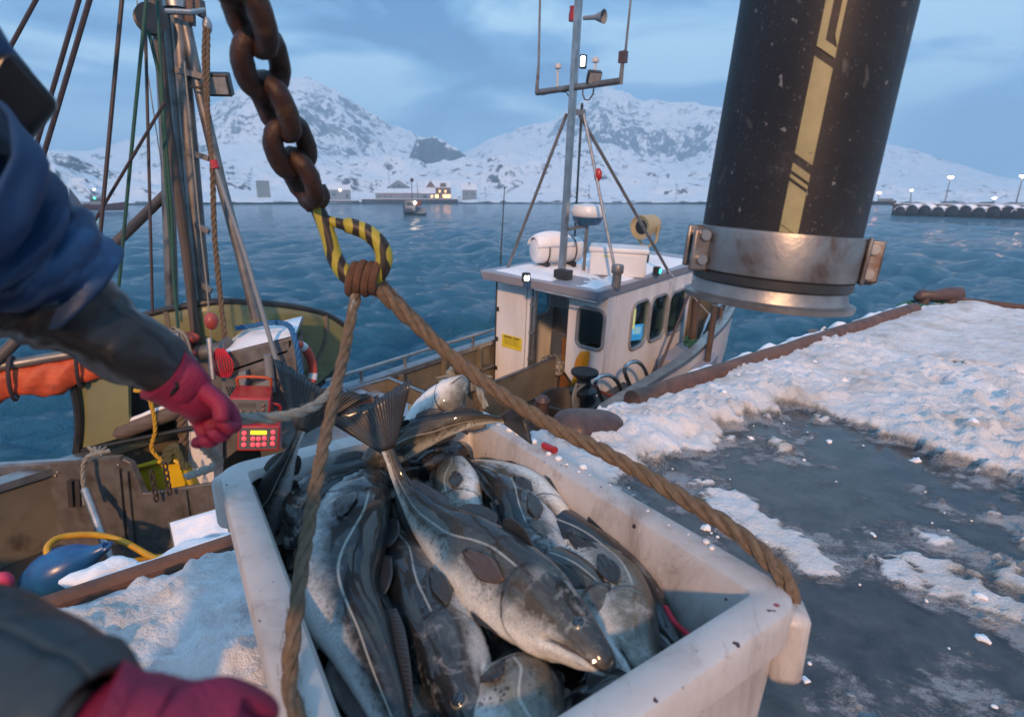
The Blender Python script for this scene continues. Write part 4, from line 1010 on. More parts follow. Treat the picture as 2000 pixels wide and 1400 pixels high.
# orange oilskin hanging on the aft wall
rows = []
OLp = [((1137, 684), (1152, 684)), ((1132, 690), (1152, 694)), ((1124, 704), (1150, 708)), ((1121, 720), (1147, 722)), ((1119, 738), (1140, 738)), ((1116, 752), (1126, 752))]
for i, (a, b_) in enumerate(OLp):
    row = []
    for k in range(9):
        f = k / 8; px = a[0] + (b_[0] - a[0]) * f; py = a[1] + (b_[1] - a[1]) * f
        q = BL(px, py, 0, WX - .03); row.append(q + Vector((-.05 * math.sin(math.pi * f) ** .5 - .035 * math.sin(f * 11 + i) * (i / 5), 0, 0)))
    rows.append(row)
solo('oilskin_jacket', MB().grid(rows), pm('yellow_oilskin', (.80, .33, .01), (.72, .26, .01), 6, .42, bump=.3, bs=18, bd=.02), 'bright orange yellow oilskin hanging on the wheelhouse beside the door', 'oilskin', rows[0][4], boat=True, smooth=80, solid=.03, sub=2)
# ---- hauler gear on the quay side
gp_ = bx(1, -.42)
obj('hauler_hoop', MB().tube(catmull([gp_(1238, 768), gp_(1227, 745), gp_(1220, 722), gp_(1229, 709), gp_(1246, 707), gp_(1259, 722), gp_(1268, 748), gp_(1280, 780)], 28), .035, 10), m_ss, boat)
obj('hauler_hoop', MB().tube(catmull([gp_(1180, 790), gp_(1169, 765), gp_(1163, 747), gp_(1172, 735), gp_(1191, 733), gp_(1206, 746), gp_(1214, 766), gp_(1224, 790)], 28), .035, 10), m_ss, boat)
obj('hauler_roller', MB().cyl(gp_(1232, 789), gp_(1268, 768) + Vector((0, .1, 0)), .10, 20), m_ss, boat)
dk = gp_(1140, 800); dk.z = .78
obj('hauler_table', MB().span((dk.x - .9, -.70, .55), (dk.x + 1.9, -.1, .62)), m_dark, boat, 0)
q = gp_(1140, 752); cp = merge(MB().lathe([(0, 0), (.2, 0), (.2, .05), (.11, .1), (.10, .22), (.2, .30), (.2, .34), (0, .34)], q - EZ * .12, EZ, 22), MB().cyl(q - EZ * .5, q - EZ * .12, .12))
obj('capstan', cp, m_blk, boat, 40)
q = gp_(1110, 790); wt = thing('line_tub', 'black plastic line tub on the boat deck below the wheelhouse door', 'tub', q - EZ * .3, boat=True)
obj('tub', MB().lathe([(0, -.3), (.33, -.3), (.40, .05), (.43, .06), (.43, .09), (.38, .09), (.36, .0), (.3, -.22), (0, -.22)], q, EZ, 26), m_blk, wt, 40)
q = gp_(1127, 770); mbq = MB()
for k in range(5): mbq.tube(catmull([q + Vector((.02 * k, -.02 * k, .16)), q + Vector((.10 - .04 * k, .02, .0)), q + Vector((.05 * k - .1, -.03, -.2)), q + Vector((-.12 + .03 * k, 0, 0)), q + Vector((-.02, .01, .17))], 16), .012, 6)
solo('line_coil', mbq, m_greyrope, 'small coil of pale line hanging over the black line tub', 'rope', q, boat=True)
q = gp_(1060, 790); obj('cleat', MB().lathe([(0, -.2), (.09, -.2), (.08, 0), (.1, .06), (.06, .12), (0, .12)], q, EZ, 16), m_dkrust, boat, 50)
solo('hauling_line', MB().rope([gp_(1136, 738), gp_(1165, 760), gp_(1190, 772), gp_(1228, 786)], .025), pm('red_brown_rope', (.25, .07, .04), (.18, .05, .03), 50, .85), 'reddish line running from the capstan past the steel hoops', 'rope', gp_(1165, 760), boat=True)
# ---- fore deck
z8 = bx(2, .72)
poly = [z8(1331, 668), z8(1404, 690), z8(1374, 726), z8(1286, 697)]
obj('fore_deck_box', MB().prism(poly, (0, 0, -.75)), m_fascia, boat, 0, bevel=.02)
def upfrom(px, py, px2, py2, zz=.72):
    a = BL(px, py, 2, zz); b_ = BL(px2, py2, 1, a.y); return a, b_
for (a0, a1, a2, a3, rr) in ((1351, 686, 1362, 560, .105), (1381, 705, 1397, 596, .085), (1401, 668, 1409, 600, .06)):
    a, b_ = upfrom(a0, a1, a2, a3); obj('mooring_post', MB().tube([a, b_], rr * .72, 12), m_brownpost, boat)
pt_ = bx(1, -.55)
obj('bow_rail', MB().tube(catmull([pt_(1429, 584), pt_(1400, 600), pt_(1386, 617), pt_(1372, 650), pt_(1352, 718), pt_(1330, 764)], 24), .035, 10), m_ss, boat)
obj('dark_pole', MB().tube([bx(1, -.3)(1353, 556), bx(1, -.3)(1274, 756)], .028, 8), m_wire, boat)
solo('thin_line', MB().tube(catmull([BL(1304, 528, 2, RZ + .05), BL(1332, 556, 1, -.2), BL(1350, 575, 1, -.45), BL(1410, 640, 1, -.6)], 18), .007, 5), m_frp, 'thin white line from the wheelhouse roof down to the bow', 'rope', BL(1304, 528, 2, RZ), boat=True)
q = pt_(1427, 598); fl_ = thing('marker_float', 'small red and white float hanging at the bow rail', 'float', q, boat=True); obj('float_body', MB().ball(q, (.05, .05, .1), 12), m_frp, fl_); obj('float_cap', MB().ball(q - EZ * .07, (.042, .042, .06), 12), m_red, fl_)
solo('float_line', MB().tube(catmull([q - EZ * .1, pt_(1420, 640), pt_(1414, 665), pt_(1395, 700)], 12), .012, 6), m_frp, 'white line trailing from the red and white bow float', 'rope', q, boat=True)
q = BL(1350, 672, 2, .9); mbq = MB()
for k in range(3): mbq.rope([q + Vector((.13 * math.cos(t), .13 * math.sin(t), .05 * k + .02 * math.sin(t * 2))) for t in [6.4 * j / 14 for j in range(15)]], .02, 12)
mbq.rope([q + Vector((.1, -.1, 0)), BL(1362, 690, 2, .8), BL(1330, 735, 1, -.6), BL(1323, 760, 1, -.7)], .02, 12)
solo('green_line', mbq, m_rope_g, 'green line wound round the brown mooring post at the bow', 'rope', q, boat=True)
# ---- hold: platform, hatch lid, pound boards
m, nt, N, L, b = nodes_of('checker_plate'); b.inputs['Metallic'].default_value = .75; b.inputs['Roughness'].default_value = .42
ck = nt.nodes.new('ShaderNodeTexChecker'); ck.inputs['Scale'].default_value = 42; mp = nt.nodes.new('ShaderNodeMapping'); mp.inputs['Rotation'].default_value = (0, 0, R(45)); L.new(objco(nt), mp.inputs['Vector']); L.new(mp.outputs['Vector'], ck.inputs['Vector'])
L.new(ramp(nt, noise_tex(nt, 6, 6, .6, objco(nt)), [(.3, (.36, .37, .40)), (.7, (.52, .53, .56))]), b.inputs['Base Color']); bumpn(nt, ck.outputs['Fac'], .35, .006, b)
m_check = m
obj('hold_platform', MB().span((-4.4, .7, .0), (-2.52, 2.46, .84)), m_check, boat, 0, bevel=.015)
obj('platform_side', merge(MB().span((-4.41, .69, .0), (-2.51, .695, .78)), MB().span((-2.51, .7, 0), (-2.505, 2.46, .8))), m_tan, boat, 0)
hl = obj('hatch_lid', MB().span((-3.62, 1.98, .86), (-2.8, 2.74, .94)), m_check, boat, 0, bevel=.01)
obj('lid_edge', merge(MB().span((-3.63, 1.965, .85), (-2.79, 1.978, .945)), MB().span((-3.635, 1.97, .85), (-3.622, 2.74, .945))), m_dkrust, hl, 0)
for x in (-3.3, -2.95):
    obj('hatch_clamp', MB().tube(catmull([Vector((x, 1.85, .87)), Vector((x, 1.93, .98)), Vector((x, 2.03, .97)), Vector((x + .06, 2.1, .96))], 10), [.03] * 6 + [.022] * 5, 8), m_brownpost, hl)
obj('pound_board', MB().bar(Vector((-3.0, 2.42, .72)), Vector((-2.26, 2.34, .72)), .05, .46), m_tan, boat, 0); obj('pound_board', MB().bar(Vector((-2.28, 2.36, .72)), Vector((-2.36, .3, .72)), .05, .46), m_tan, boat, 0)
obj('board_cap', merge(MB().bar(Vector((-3.0, 2.42, .965)), Vector((-2.26, 2.34, .965)), .06, .03), MB().bar(Vector((-2.28, 2.36, .968)), Vector((-2.36, .3, .968)), .06, .03)), m_alu, boat, 0)
obj('pound_board', MB().bar(Vector((-2.2, 1.1, .62)), Vector((WX, 1.05, .62)), .05, .6), m_tan, boat, 0); obj('board_cap', MB().bar(Vector((-2.2, 1.1, .935)), Vector((WX, 1.05, .935)), .06, .03), m_alud, boat, 0)
obj('deck_hose', MB().tube(catmull([BL(803, 812, 2, .9), BL(803, 790, 1, 1.2)], 6), .04, 10), m_olive, boat)
# ================================================================== after part of the boat (left of the picture)
def W(Y): return lambda px, py: PY(px, py, Y)
def lp(*pts): return [BMI @ p for p in pts]
# raised stern bulwark: a curved shell leaning outward
base_px = [BL(606, 768, 2, .93), Vector((-3.62, 2.98, .93)), Vector((-3.95, 3.12, .93)), Vector((-4.5, 3.2, .93)), Vector((-5.2, 3.25, .93)), Vector((-5.9, 3.22, .93)), BL(150, 884, 2, .93)]
rim_px = [BL(682, 645, 2, 1.78), BL(645, 618, 2, 2.05), BL(590, 602, 2, 2.25), BL(500, 591, 2, 2.42), BL(400, 592, 2, 2.5), BL(250, 630, 2, 2.25), BL(140, 738, 2, 1.85)]
bs_, rs_ = catmull(base_px, 40), catmull(rim_px, 40); rows = []
for k in range(12):
    f = k / 11; row = []
    for i in range(41):
        p = bs_[i].lerp(rs_[i], f); out = (rs_[i] - bs_[i]); out.z = 0
        row.append(p + out * .32 * math.sin(math.pi * f) * 1.0)
    rows.append(row)
sb = obj('stern_bulwark', MB().grid(rows), m_olive, boat, 60, solid=.05)
obj('rubber_edge', MB().tube(rs_, .045, 8), m_blk, sb); obj('rubber_edge', MB().tube([r[0] for r in rows], .04, 8), m_blk, sb); obj('rubber_edge', MB().tube([r[-1] for r in rows], .045, 8), m_blk, sb)
obj('bulwark_stringer', MB().tube([rows[3][i] * 1.0 + (bs_[20] - rows[3][i]) * .02 for i in range(0, 41)], .03, 8), m_olive, sb)
for i in (8, 20, 30): obj('bulwark_rib', MB().tube([rows[k][i] + (Vector((-4.8, 1.5, 1.2)) - rows[k][i]).normalized() * .02 for k in range(12)], .04, 8), m_tan, sb)
# inner left wall piece and the after deck box under the sail
w58 = W(5.95)
obj('after_wall', loc(MB().prism([w58(150, 742), w58(250, 738), w58(252, 850), w58(160, 876)], (.0, .05, 0))), m_olive, boat, 0)
obj('after_wall_edge', loc(merge(MB().tube([w58(146, 736), w58(152, 880), w58(392, 832)], .03, 8))), m_blk, boat)
w62 = W(6.25)
obj('after_floor', loc(MB().prism([w62(152, 880), w62(392, 830), w62(440, 800), w62(200, 845)], (0, .5, .0))), m_tan, boat, 0)
obj('dark_locker', loc(MB().prism([w62(252, 745), w62(330, 730), w62(345, 845), w62(256, 865)], (0, .35, 0))), m_dark, boat, 0)
w60 = W(6.0)
a, b_ = w60(226, 848), w60(352, 800); lg = thing('snowy_log', 'grey snow dusted timber log lying behind the pale pillar', 'log', a.lerp(b_, .5))
obj('log', MB().tube([a, a.lerp(b_, .1), a.lerp(b_, .9), b_], [.05, .095, .085, .06], 12), pm('grey_wood', (.14, .11, .09), (.09, .07, .055), 5, .8, bump=.4, bs=20, stretch=(1, 1, 4)), lg)
rows = [[a.lerp(b_, t / 9) + Vector((0, .03 * math.sin(q), .085 + .03 * math.cos(q) * (1 + .3 * mnoise.noise(Vector((t * .7, q, 2)))))) for q in (-1.5, -.8, 0, .8, 1.5)] for t in range(1, 9)]
obj('snow_cap', MB().grid(rows), M_SNOW, lg, 80, solid=.02)
# tan pillar (outhaul column) and console roof
w61 = W(6.05)
obj('pillar', loc(merge(MB().prism([w61(372, 806), w61(416, 800), w61(418, 945), w61(374, 952)], (0, .22, 0)), MB().prism([w61(350, 815), w61(371, 807), w61(373, 952), w61(352, 948)], (0, .18, 0)))), m_wht, boat, 0)
solo('pillar_rope', MB().rope([w61(356, 800) - Vector((0, .03, 0)), w61(361, 860) - Vector((0, .03, 0)), w61(360, 940) - Vector((0, .03, 0))], .05, 9), m_twine, 'thick tan rope running down beside the pale pillar', 'rope', w61(356, 800))
w63 = W(6.3)
obj('console_roof', loc(MB().prism([w63(428, 692), w63(560, 662), w63(578, 655), w63(574, 668), w63(562, 690), w63(430, 735)], (-.25, 1.0, .02))), m_alud, boat, 0, bevel=.012)
rows = []
for i in range(25):
    row = []
    for k in range(15):
        p = w63(430 + 146 * i / 24, 691 - 36 * i / 24) + Vector((-.27, 1.0, .02)) * (k / 14)
        e_ = min(1, i / 4, (24 - i) / 3, k / 3, (14 - k) / 2); row.append(p + Vector((0, 0, .0 + e_ * (.045 + .05 * mnoise.noise(p * 3)))))
    rows.append(row)
cs = obj('console_snow', loc(MB().grid(rows)), M_SNOW, boat, 80)
obj('console_back', loc(MB().prism([w63(432, 728), w63(572, 680), w63(574, 790), w63(436, 900)], (-.2, .9, 0))), m_alud, boat, 0)
obj('console_leg', loc(MB().prism([w63(552, 668), w63(577, 662), w63(580, 775), w63(554, 790)], (-.02, .12, 0))), m_alud, boat, 0)
obj('console_post', loc(MB().tube([w63(527, 690) - Vector((0, .05, 0)), w63(534, 762) - Vector((0, .05, 0))], .05, 10)), m_greyw, boat)
obj('instrument_board', loc(MB().prism([w63(440, 742), w63(540, 712), w63(545, 772), w63(440, 800)], (0, .04, 0))), m_dark, boat, 0)
w625 = W(6.2)
obj('junction_box', loc(merge(MB().prism([w625(466, 728), w625(480, 724), w625(481, 752), w625(467, 757)], (0, .08, 0)), MB().prism([w625(498, 752), w625(524, 742), w625(524, 756), w625(498, 766)], (0, .06, 0)))), m_greyw, boat, 0)
obj('cable', loc(merge(*[MB().tube(catmull([w625(442 + 6 * k, 755), w625(450 + 8 * k, 775 + 4 * k), w625(445 + 9 * k, 790), w625(462 + 6 * k, 800)], 12), .008, 5) for k in range(4)])), m_blk, boat)
obj('fuse_lid', loc(MB().lathe([(0, 0), (.09, 0), (.09, .03), (0, .03)], w625(445, 788), (0, -1, .2), 14)), m_alu, boat)
# two control units
def unit(name, label, cx, cy, Y, w, h, lit):
    c = PY(cx, cy, Y); n = Vector((.28, -.93, .25)).normalized(); ex = Vector((0, 0, 1)).cross(-n).normalized() * 1.0; ex = -n.cross(Vector((0, 0, 1))).normalized(); ex = Vector((-n.y, n.x, 0)).normalized(); ez = n.cross(ex).normalized()
    if ez.z < 0: ez = -ez
    roll = Matrix.Rotation(R(-7), 3, n); ex, ez = roll @ ex, roll @ ez
    rot = Matrix((ex, n, ez)).transposed(); t = thing(name, label, 'control unit', c - ez * h / 2)
    p = lambda x, z, d=0: c + ex * x * w + ez * z * h + n * d
    obj('case', MB().add([p(-.5, -.5), p(.5, -.5), p(.5, .5), p(-.5, .5), p(-.5, -.5, -.32), p(.5, -.5, -.32), p(.45, .95, -.34), p(-.45, .95, -.34)], [(0, 1, 2, 3), (5, 4, 7, 6), (1, 5, 6, 2), (4, 0, 3, 7), (3, 2, 6, 7), (4, 5, 1, 0)]), m_red, t, 20, bevel=.015)
    obj('panel', MB().box(p(0, 0, .004), (w * .9, .008, h * .84), rot), pm('slate_panel', (.04, .055, .075), (.03, .04, .055), 8, .4), t, 0)
    if lit:
        obj('display', MB().box(p(.0, .24, .011), (w * .38, .008, h * .15), rot), emit('display_yellow', (1, .75, .02), 1.0), t, 0)
        sp = [(-.34, .22), (-.34, 0), (-.34, -.24), (.34, .26), (.34, .02), (.34, -.2), (-.13, 0), (.0, 0), (.14, .02), (-.13, -.24), (0, -.24), (.14, -.22)]
    else:
        obj('display', MB().box(p(-.06, .18, .011), (w * .42, .008, h * .2), rot), m_dark, t, 0)
        sp = [(-.34, -.05), (-.18, -.08), (0, -.1), (.16, -.1), (-.18, -.3), (0, -.3), (.16, -.3), (.34, .2), (.34, 0)]
    for x, z in sp:
        obj('button', MB().lathe([(0, 0), (.023, 0), (.021, .012), (0, .016)], p(x, z, .008), n, 12), emit('button_red', (1, .05, .08), 1.3) if lit else m_dkrust, t)
    if not lit: obj('lamp', MB().lathe([(0, 0), (.022, 0), (.02, .014), (0, .016)], p(.36, -.3, .008), n, 12), emit('orange_lamp', (1, .2, .03), 2), t)
    hq = [p(-.42, .95, -.3), p(-.35, 1.3, -.22), p(.35, 1.3, -.22), p(.42, .95, -.3)]
    obj('handle', MB().tube(catmull(hq, 16), .016, 8), m_orange if not lit else m_red, t)
unit('control_unit', 'red control unit with glowing red buttons and a yellow display', 505, 856, 5.6, .42, .27, True)
unit('control_unit', 'red control unit with an unlit slate panel above the glowing one', 487, 800, 5.75, .42, .26, False)
# red net bundle, life ring, blue hose on the console
q = w63(441, 700) - Vector((0, .08, 0)); mbq = MB()
for k in range(9):
    x = (k - 4) * .022; mbq.tube(catmull([q + Vector((x * .4, 0, .14)), q + Vector((x * 1.4, -.03, 0)), q + Vector((x * 1.2, -.02, -.13)), q + Vector((x * .5, 0, -.2))], 10), .010, 6)
solo('red_lashing', mbq, pm('red_cord', (.50, .02, .05), (.40, .015, .03), 30, .8, bump=.4), 'bundle of red lashing cord hanging from the edge of the snowy console', 'cord', q)
q = w63(566, 735) + Vector((0, .30, 0)); a = Vector((.85, -.35, .1)).normalized(); u = a.cross(Vector((0, 0, 1))).normalized(); v = u.cross(a)
lr_ = thing('life_ring', 'orange life ring with white bands hung on the end of the console', 'life ring', q)
obj('ring', MB().tube([q + u * .23 * math.cos(t) + v * .30 * math.sin(t) for t in [2 * math.pi * k / 32 for k in range(32)]], .055, 12, closed=True), pm('ring_orange', (.62, .09, .05), (.5, .07, .04), 5, .5), lr_)
for k in range(4):
    t0 = k * math.pi / 2 + .4; obj('band', MB().tube([q + u * .23 * math.cos(t) + v * .30 * math.sin(t) for t in [t0 + .3 * j / 5 for j in range(6)]], .058, 12), m_frp, lr_)
solo('blue_hose', MB().rope(catmull([w63(440, 668) + Vector((-.1, .5, .05)), w63(480, 664) + Vector((-.1, .45, .07)), w63(520, 655) + Vector((-.1, .3, .08)), w63(560, 648) + Vector((-.02, .1, .06)), w63(580, 665) - Vector((0, .05, 0)), w63(590, 720) - Vector((0, .05, 0)), w63(597, 770)], 40), .032, 10), m_bluerope, 'thick frosty blue rope laid over the snowy console and down its end', 'rope', w63(520, 650))
# ---- derrick mast
Wm = W(6.9)
def dz(p): return p
mst = obj('derrick_mast', loc(MB().tube([Wm(338, -70), Wm(345, 0), Wm(372, 300), Wm(403, 660), Wm(412, 760)], [.075, .08, .088, .09, .09], 16)), m_alud, boat)
obj('mast_tube', loc(MB().tube([Wm(318, -70), Wm(322, 0), Wm(352, 300), Wm(386, 560), Wm(400, 700)], .05, 10)), m_alud, mst)
obj('mast_tube', loc(MB().tube([W(6.7)(296, -70), W(6.7)(302, 0), W(6.7)(325, 230), W(6.7)(362, 480), W(6.7)(388, 700)], .055, 10)), m_brownpost, mst)
obj('mast_tube', loc(MB().tube([W(7.1)(312, -70), W(7.1)(316, 60), W(7.1)(328, 330), W(7.1)(337, 640)], .075, 10)), m_alud, mst)
obj('mast_leg', loc(MB().tube([Wm(362, 45), Wm(395, 200), Wm(430, 350), Wm(470, 500), Wm(500, 622)], .06, 12)), m_alud, mst)
for py, x0, x1 in ((148, 352, 408), (305, 372, 415), (446, 388, 415), (560, 398, 420)):
    obj('mast_rung', loc(MB().bar(Wm(x0, py - 8) - Vector((0, .08, 0)), Wm(x1, py + 6) - Vector((0, .08, 0)), .05, .06)), m_alud, mst, 0)
obj('mast_band', loc(merge(MB().lathe([(.12, -.05), (.13, -.05), (.13, .05), (.12, .05)], Wm(344, 8), (0, 0, 1), 18), MB().tube([Wm(346, 34) - Vector((0, .2, 0)), Wm(392, 36) - Vector((0, .2, 0)), Wm(398, 20)], .03, 8))), m_alu, mst)
obj('mast_fittings', loc(merge(MB().bar(Wm(370, -30), Wm(372, 50), .06, .09), MB().bar(Wm(390, 0), Wm(394, 34), .12, .05))), m_dkrust, mst, 0)
obj('pulley', loc(MB().lathe([(0, -.04), (.15, -.04), (.11, -.015), (.11, .015), (.15, .04), (0, .04)], W(6.6)(294, 38), (.7, -.7, .1), 20)), m_blk, mst)
obj('halyard_block', loc(MB().ball(Wm(405, 50), (.05, .05, .09), 10)), m_alu, mst)
t_ = W(6.75)
q = t_(428, 165); a = Vector((.12, -.9, -.35)).normalized(); rot = a.to_track_quat('Z', 'Y').to_matrix()
fl = obj('floodlight', loc(merge(MB().box(q, (.25, .23, .13), rot), MB().bar(q + Vector((-.02, .05, 0)), Wm(398, 165), .04, .04))), m_blk, mst, 0, bevel=.015); obj('lamp_glass', loc(MB().box(q + a * .068, (.2, .17, .012), rot)), pm('lamp_glass', (.3, .31, .30)), fl, 0)
obj('cable', loc(MB().tube(catmull([t_(420, 170), t_(405, 178), t_(390, 172), t_(372, 170)], 12), .013, 6)), m_blk, mst)
obj('white_pole', loc(MB().tube([W(6.5)(418, 318), W(6.3)(480, 500), W(6.1)(552, 745)], [.018, .024, .027], 10)), m_greyw, mst); obj('red_tip', loc(MB().tube([W(6.5)(416.5, 314), W(6.49)(422, 330)], .042, 10)), m_red, mst)
obj('boom', loc(MB().tube([W(7.3)(346, 358), W(6.6)(200, 500), W(5.6)(0, 697), W(5.4)(-60, 755)], .06, 12)), m_brownpost, mst)
solo('derrick_fall', merge(MB().rope([W(6.6)(400, 52), W(6.6)(399, 140), W(6.6)(414, 330)], .022), MB().rope([W(6.6)(407, 55), W(6.6)(407, 220), W(6.6)(416, 330)], .02), MB().rope([W(6.6)(415, 330), W(6.6)(420, 470), W(6.6)(437, 640), W(6.6)(441, 668)], .030, 10)), m_twine, 'thick grey rope fall hanging down beside the derrick mast', 'rope', W(6.6)(441, 668))
# standing rigging
stays = [((76, -10), (16, 100), 4.9, .016, 'dark thin stay crossing the far upper left corner'), ((160, -20), (48, 362), 5.6, .02, 'dark stay, left of the close pair of stays'), ((181, -20), (62, 380), 5.6, .022, 'dark stay, right of the close pair of stays'), ((240, -20), (192, 500), 6.0, .02, 'dark stay standing alone between the close pair and the green stay'),
    ((288, -20), (262, 240), 6.2, .018, None), ((284, 50), (298, 610), 6.3, .016, 'dark wire hanging straight from the pulley on the derrick mast'), ((290, 60), (312, 150), 6.35, .016, None), ((322, 200), (150, 490), 6.1, .016, 'thin brown line running aslant from the derrick mast down behind the blue sleeve'), ((264, -20), (330, 420), 6.6, .006, 'very thin pale line slanting behind the green stay')]
for a0, a1, Y, r, lb in stays:
    if lb is None: continue
    solo('stay', MB().tube([PY(a0[0], a0[1], Y), PY(a1[0], a1[1], Y)], r, 7), m_wire if r > .01 else m_greyrope, lb, 'stay', PY(a1[0], a1[1], Y), 'rigging of the derrick mast')
solo('stay', MB().tube([PY(288, -20, 6.2), PY(262, 240, 6.2), PY(232, 560, 6.2)], .018, 7), m_gwire, 'green stay left of the derrick mast', 'stay', PY(232, 560, 6.2), 'rigging of the derrick mast')
solo('stay', merge(MB().tube([PY(290, 60, 6.35), PY(312, 150, 6.35), PY(330, 430, 6.35), PY(348, 640, 6.35)], .018, 7), MB().tube([PY(306, -20, 6.35), PY(318, 200, 6.35), PY(336, 430, 6.35), PY(340, 560, 6.35)], .016, 7)), m_gwire, 'pair of green lines running close down the derrick mast', 'stay', PY(340, 640, 6.35), 'rigging of the derrick mast')
solo('stay', MB().tube([PY(360, 120, 6.5), PY(388, 420, 6.5), PY(404, 560, 6.5), PY(415, 700, 6.5)], .009, 6), m_greyrope, 'thin pale halyard lying along the face of the derrick mast', 'stay', PY(415, 700, 6.5), 'rigging of the derrick mast')
q = W(6.2)(413, 627); fb_ = solo('red_float', MB().ball(q, (.075, .075, .10), 16), pm('dull_red_float', (.40, .07, .05), (.30, .05, .04), 6, .4, bump=.15), 'egg shaped dull red float hanging at the foot of the derrick mast', 'float', q)
q = W(6.5)(345, 668); mbq = MB()
for k in range(5): mbq.ball(q + Vector((.09 * math.cos(k * 2.1) + .05, .1 * math.sin(k * 1.7), -.06 * k + .05)), (.14, .11, .07), 12, Matrix.Rotation(k, 3, 'Y'))
solo('orange_floats', mbq, pm('ring_orange', (.62, .09, .05)), 'heap of orange net cloth tied at the foot of the derrick mast', 'net', q, smooth=80)
mbq = MB()
for k in range(5): mbq.tube(catmull([W(6.3)(338, 640), W(6.3)(330 + 8 * k, 655), W(6.3)(350 + 6 * k, 680 + 4 * k), W(6.3)(345 + 6 * k, 700)], 12), .016, 6)
solo('white_lashing', mbq, m_greyrope, 'pale lashing rope tied round the orange net cloth', 'rope', W(6.3)(338, 640))
obj('mast_winch', loc(merge(MB().cyl(W(6.5)(385, 690), W(6.5)(440, 680), .09, 14), MB().lathe([(0, 0), (.14, 0), (.14, .04), (0, .04)], W(6.5)(440, 680), (1, 0, 0), 16), MB().prism([W(6.6)(360, 700), W(6.6)(432, 690), W(6.6)(434, 800), W(6.6)(362, 815)], (0, .2, 0)))), m_alud, boat, 30)
obj('hang_pole', loc(MB().tube([W(6.2)(408, 660), W(6.1)(416, 740)], .03, 8)), m_alu, boat)
# boom with the rolled orange sail
ga, gb = W(5.5)(-60, 726), W(6.3)(350, 655)
rs = thing('rolled_sail', 'orange sail rolled and lashed along a grey pole under the blue sleeve', 'sail', ga)
obj('pole', MB().tube([ga, gb], .055, 12), m_alud, rs)
rows = []
for i in range(31):
    f = i / 30 * .66; p = ga.lerp(gb, f); row = []; dn_ = Vector((.03, -.02, -1)); tie = min(abs(i - 8), abs(i - 22)) / 5
    wd = (.36 - .10 * max(0, 1 - tie)) * (1 - .35 * max(0, f - .5) / .16)
    for k in range(15):
        t = 2 * math.pi * k / 14; puff = .085 * (1 - .45 * max(0, 1 - tie))
        row.append(p + dn_ * (.05 + wd / 2 - wd / 2 * math.cos(t)) + Vector((.1, -1, 0)) * math.sin(t) * puff * (1 + .25 * mnoise.noise(Vector((i * .35, k * .6, 1)))) + Vector((0, -.02 * math.sin(i * .9 + k), .012 * math.sin(i * 1.3 + k * 2))))
    rows.append(row)
obj('cloth', MB().grid(rows), m_orange, rs, 80)
for i in (8, 22):
    c = ga.lerp(gb, i / 30 * .66); obj('lashing', MB().tube([c + Vector((.12 * math.sin(t) * .3 + .1 * math.cos(t) * .3, -.1 * math.sin(t), -.15 + .24 * math.cos(t))) for t in [2 * math.pi * j / 18 for j in range(18)]], .02, 6, closed=True), m_wire, rs)
# ---- waist of the boat: fish pound panels, crate, fender, hose
w57 = W(5.55)
pnl = obj('pound_panel', loc(MB().prism([w57(-90, 915), w57(236, 895), w57(254, 903), w57(280, 964), w57(450, 938), w57(452, 1110), w57(-90, 1180)], (.02, .06, 0))), m_alud, boat, 0, bevel=.01)
obj('panel_cap', loc(MB().bar(w57(-90, 913), w57(238, 893), .07, .035)), m_alu, pnl, 0)
for px, y0, y1 in ((232, 912, 1070), (248, 918, 1070), (362, 955, 1060), (415, 945, 1050), (-5, 925, 1100)): obj('panel_rib', loc(MB().bar(w57(px, y0) - Vector((0, .02, 0)), w57(px + 14, y1) - Vector((0, .02, 0)), .05, .03, (0, 1, 0))), m_alud, pnl, 0)
obj('panel_bracket', loc(merge(MB().bar(w57(143, 935) - Vector((0, .03, 0)), w57(146, 985) - Vector((0, .03, 0)), .05, .06, (0, 1, 0)), MB().bar(w57(156, 935) - Vector((0, .03, 0)), w57(158, 985) - Vector((0, .03, 0)), .05, .03, (0, 1, 0)))), m_dark, pnl, 0)
for px, py in ((37, 926), (114, 921), (232, 907), (110, 928)): obj('bolt', loc(MB().ball(w57(px, py) - Vector((0, .01, 0)), .012, 8)), m_alu, pnl)
sp = thing('steel_pole', 'pale steel pole leaning against the grey fish pound panel', 'pole', PY(215, 1092, 5.0))
obj('pole', MB().tube([PY(166, 955, 5.35), PY(222, 1105, 4.95)], .045, 12), m_alu, sp)
solo('pole_lanyard', MB().rope(catmull([PY(215, 880, 5.5), PY(190, 885, 5.45), PY(168, 895, 5.4), PY(162, 925, 5.38), PY(166, 985, 5.3)], 24), .022, 10), m_greyrope, 'grey lanyard looped from the panel top round the steel pole', 'rope', PY(168, 895, 5.4))
fc = PY(120, 1112, 4.55); ax_ = (PY(205, 1066, 4.6) - PY(40, 1150, 4.4)).normalized(); rot = ax_.to_track_quat('Z', 'Y').to_matrix()
fe = thing('blue_fender', 'large scuffed blue fender buoy lying on the boat deck under the yellow hose', 'fender', fc)
prof = [(0, -.42)] + [(.215 * math.sin(math.pi * t) ** .62, -.40 + .76 * t) for t in [k / 14 for k in range(1, 14)]] + [(.06, .36), (.05, .43), (0, .43)]
obj('fender_body', MB().lathe(prof, fc, ax_, 24), m_blue, fe, 80); obj('fender_eye', MB().tube([fc + ax_ * .43 + (rot @ Vector((math.cos(t), 0, math.sin(t)))) * .05 for t in [2 * math.pi * k / 12 for k in range(12)]], .02, 8, closed=True), m_blue, fe)
q = PY(5, 1137, 4.3); solo('pink_float', MB().ball(q, (.085, .085, .10), 14), pm('pink_red', (.75, .06, .13), (.65, .04, .1), 5, .4), 'bright pink red float at the left edge beside the blue fender', 'float', q)
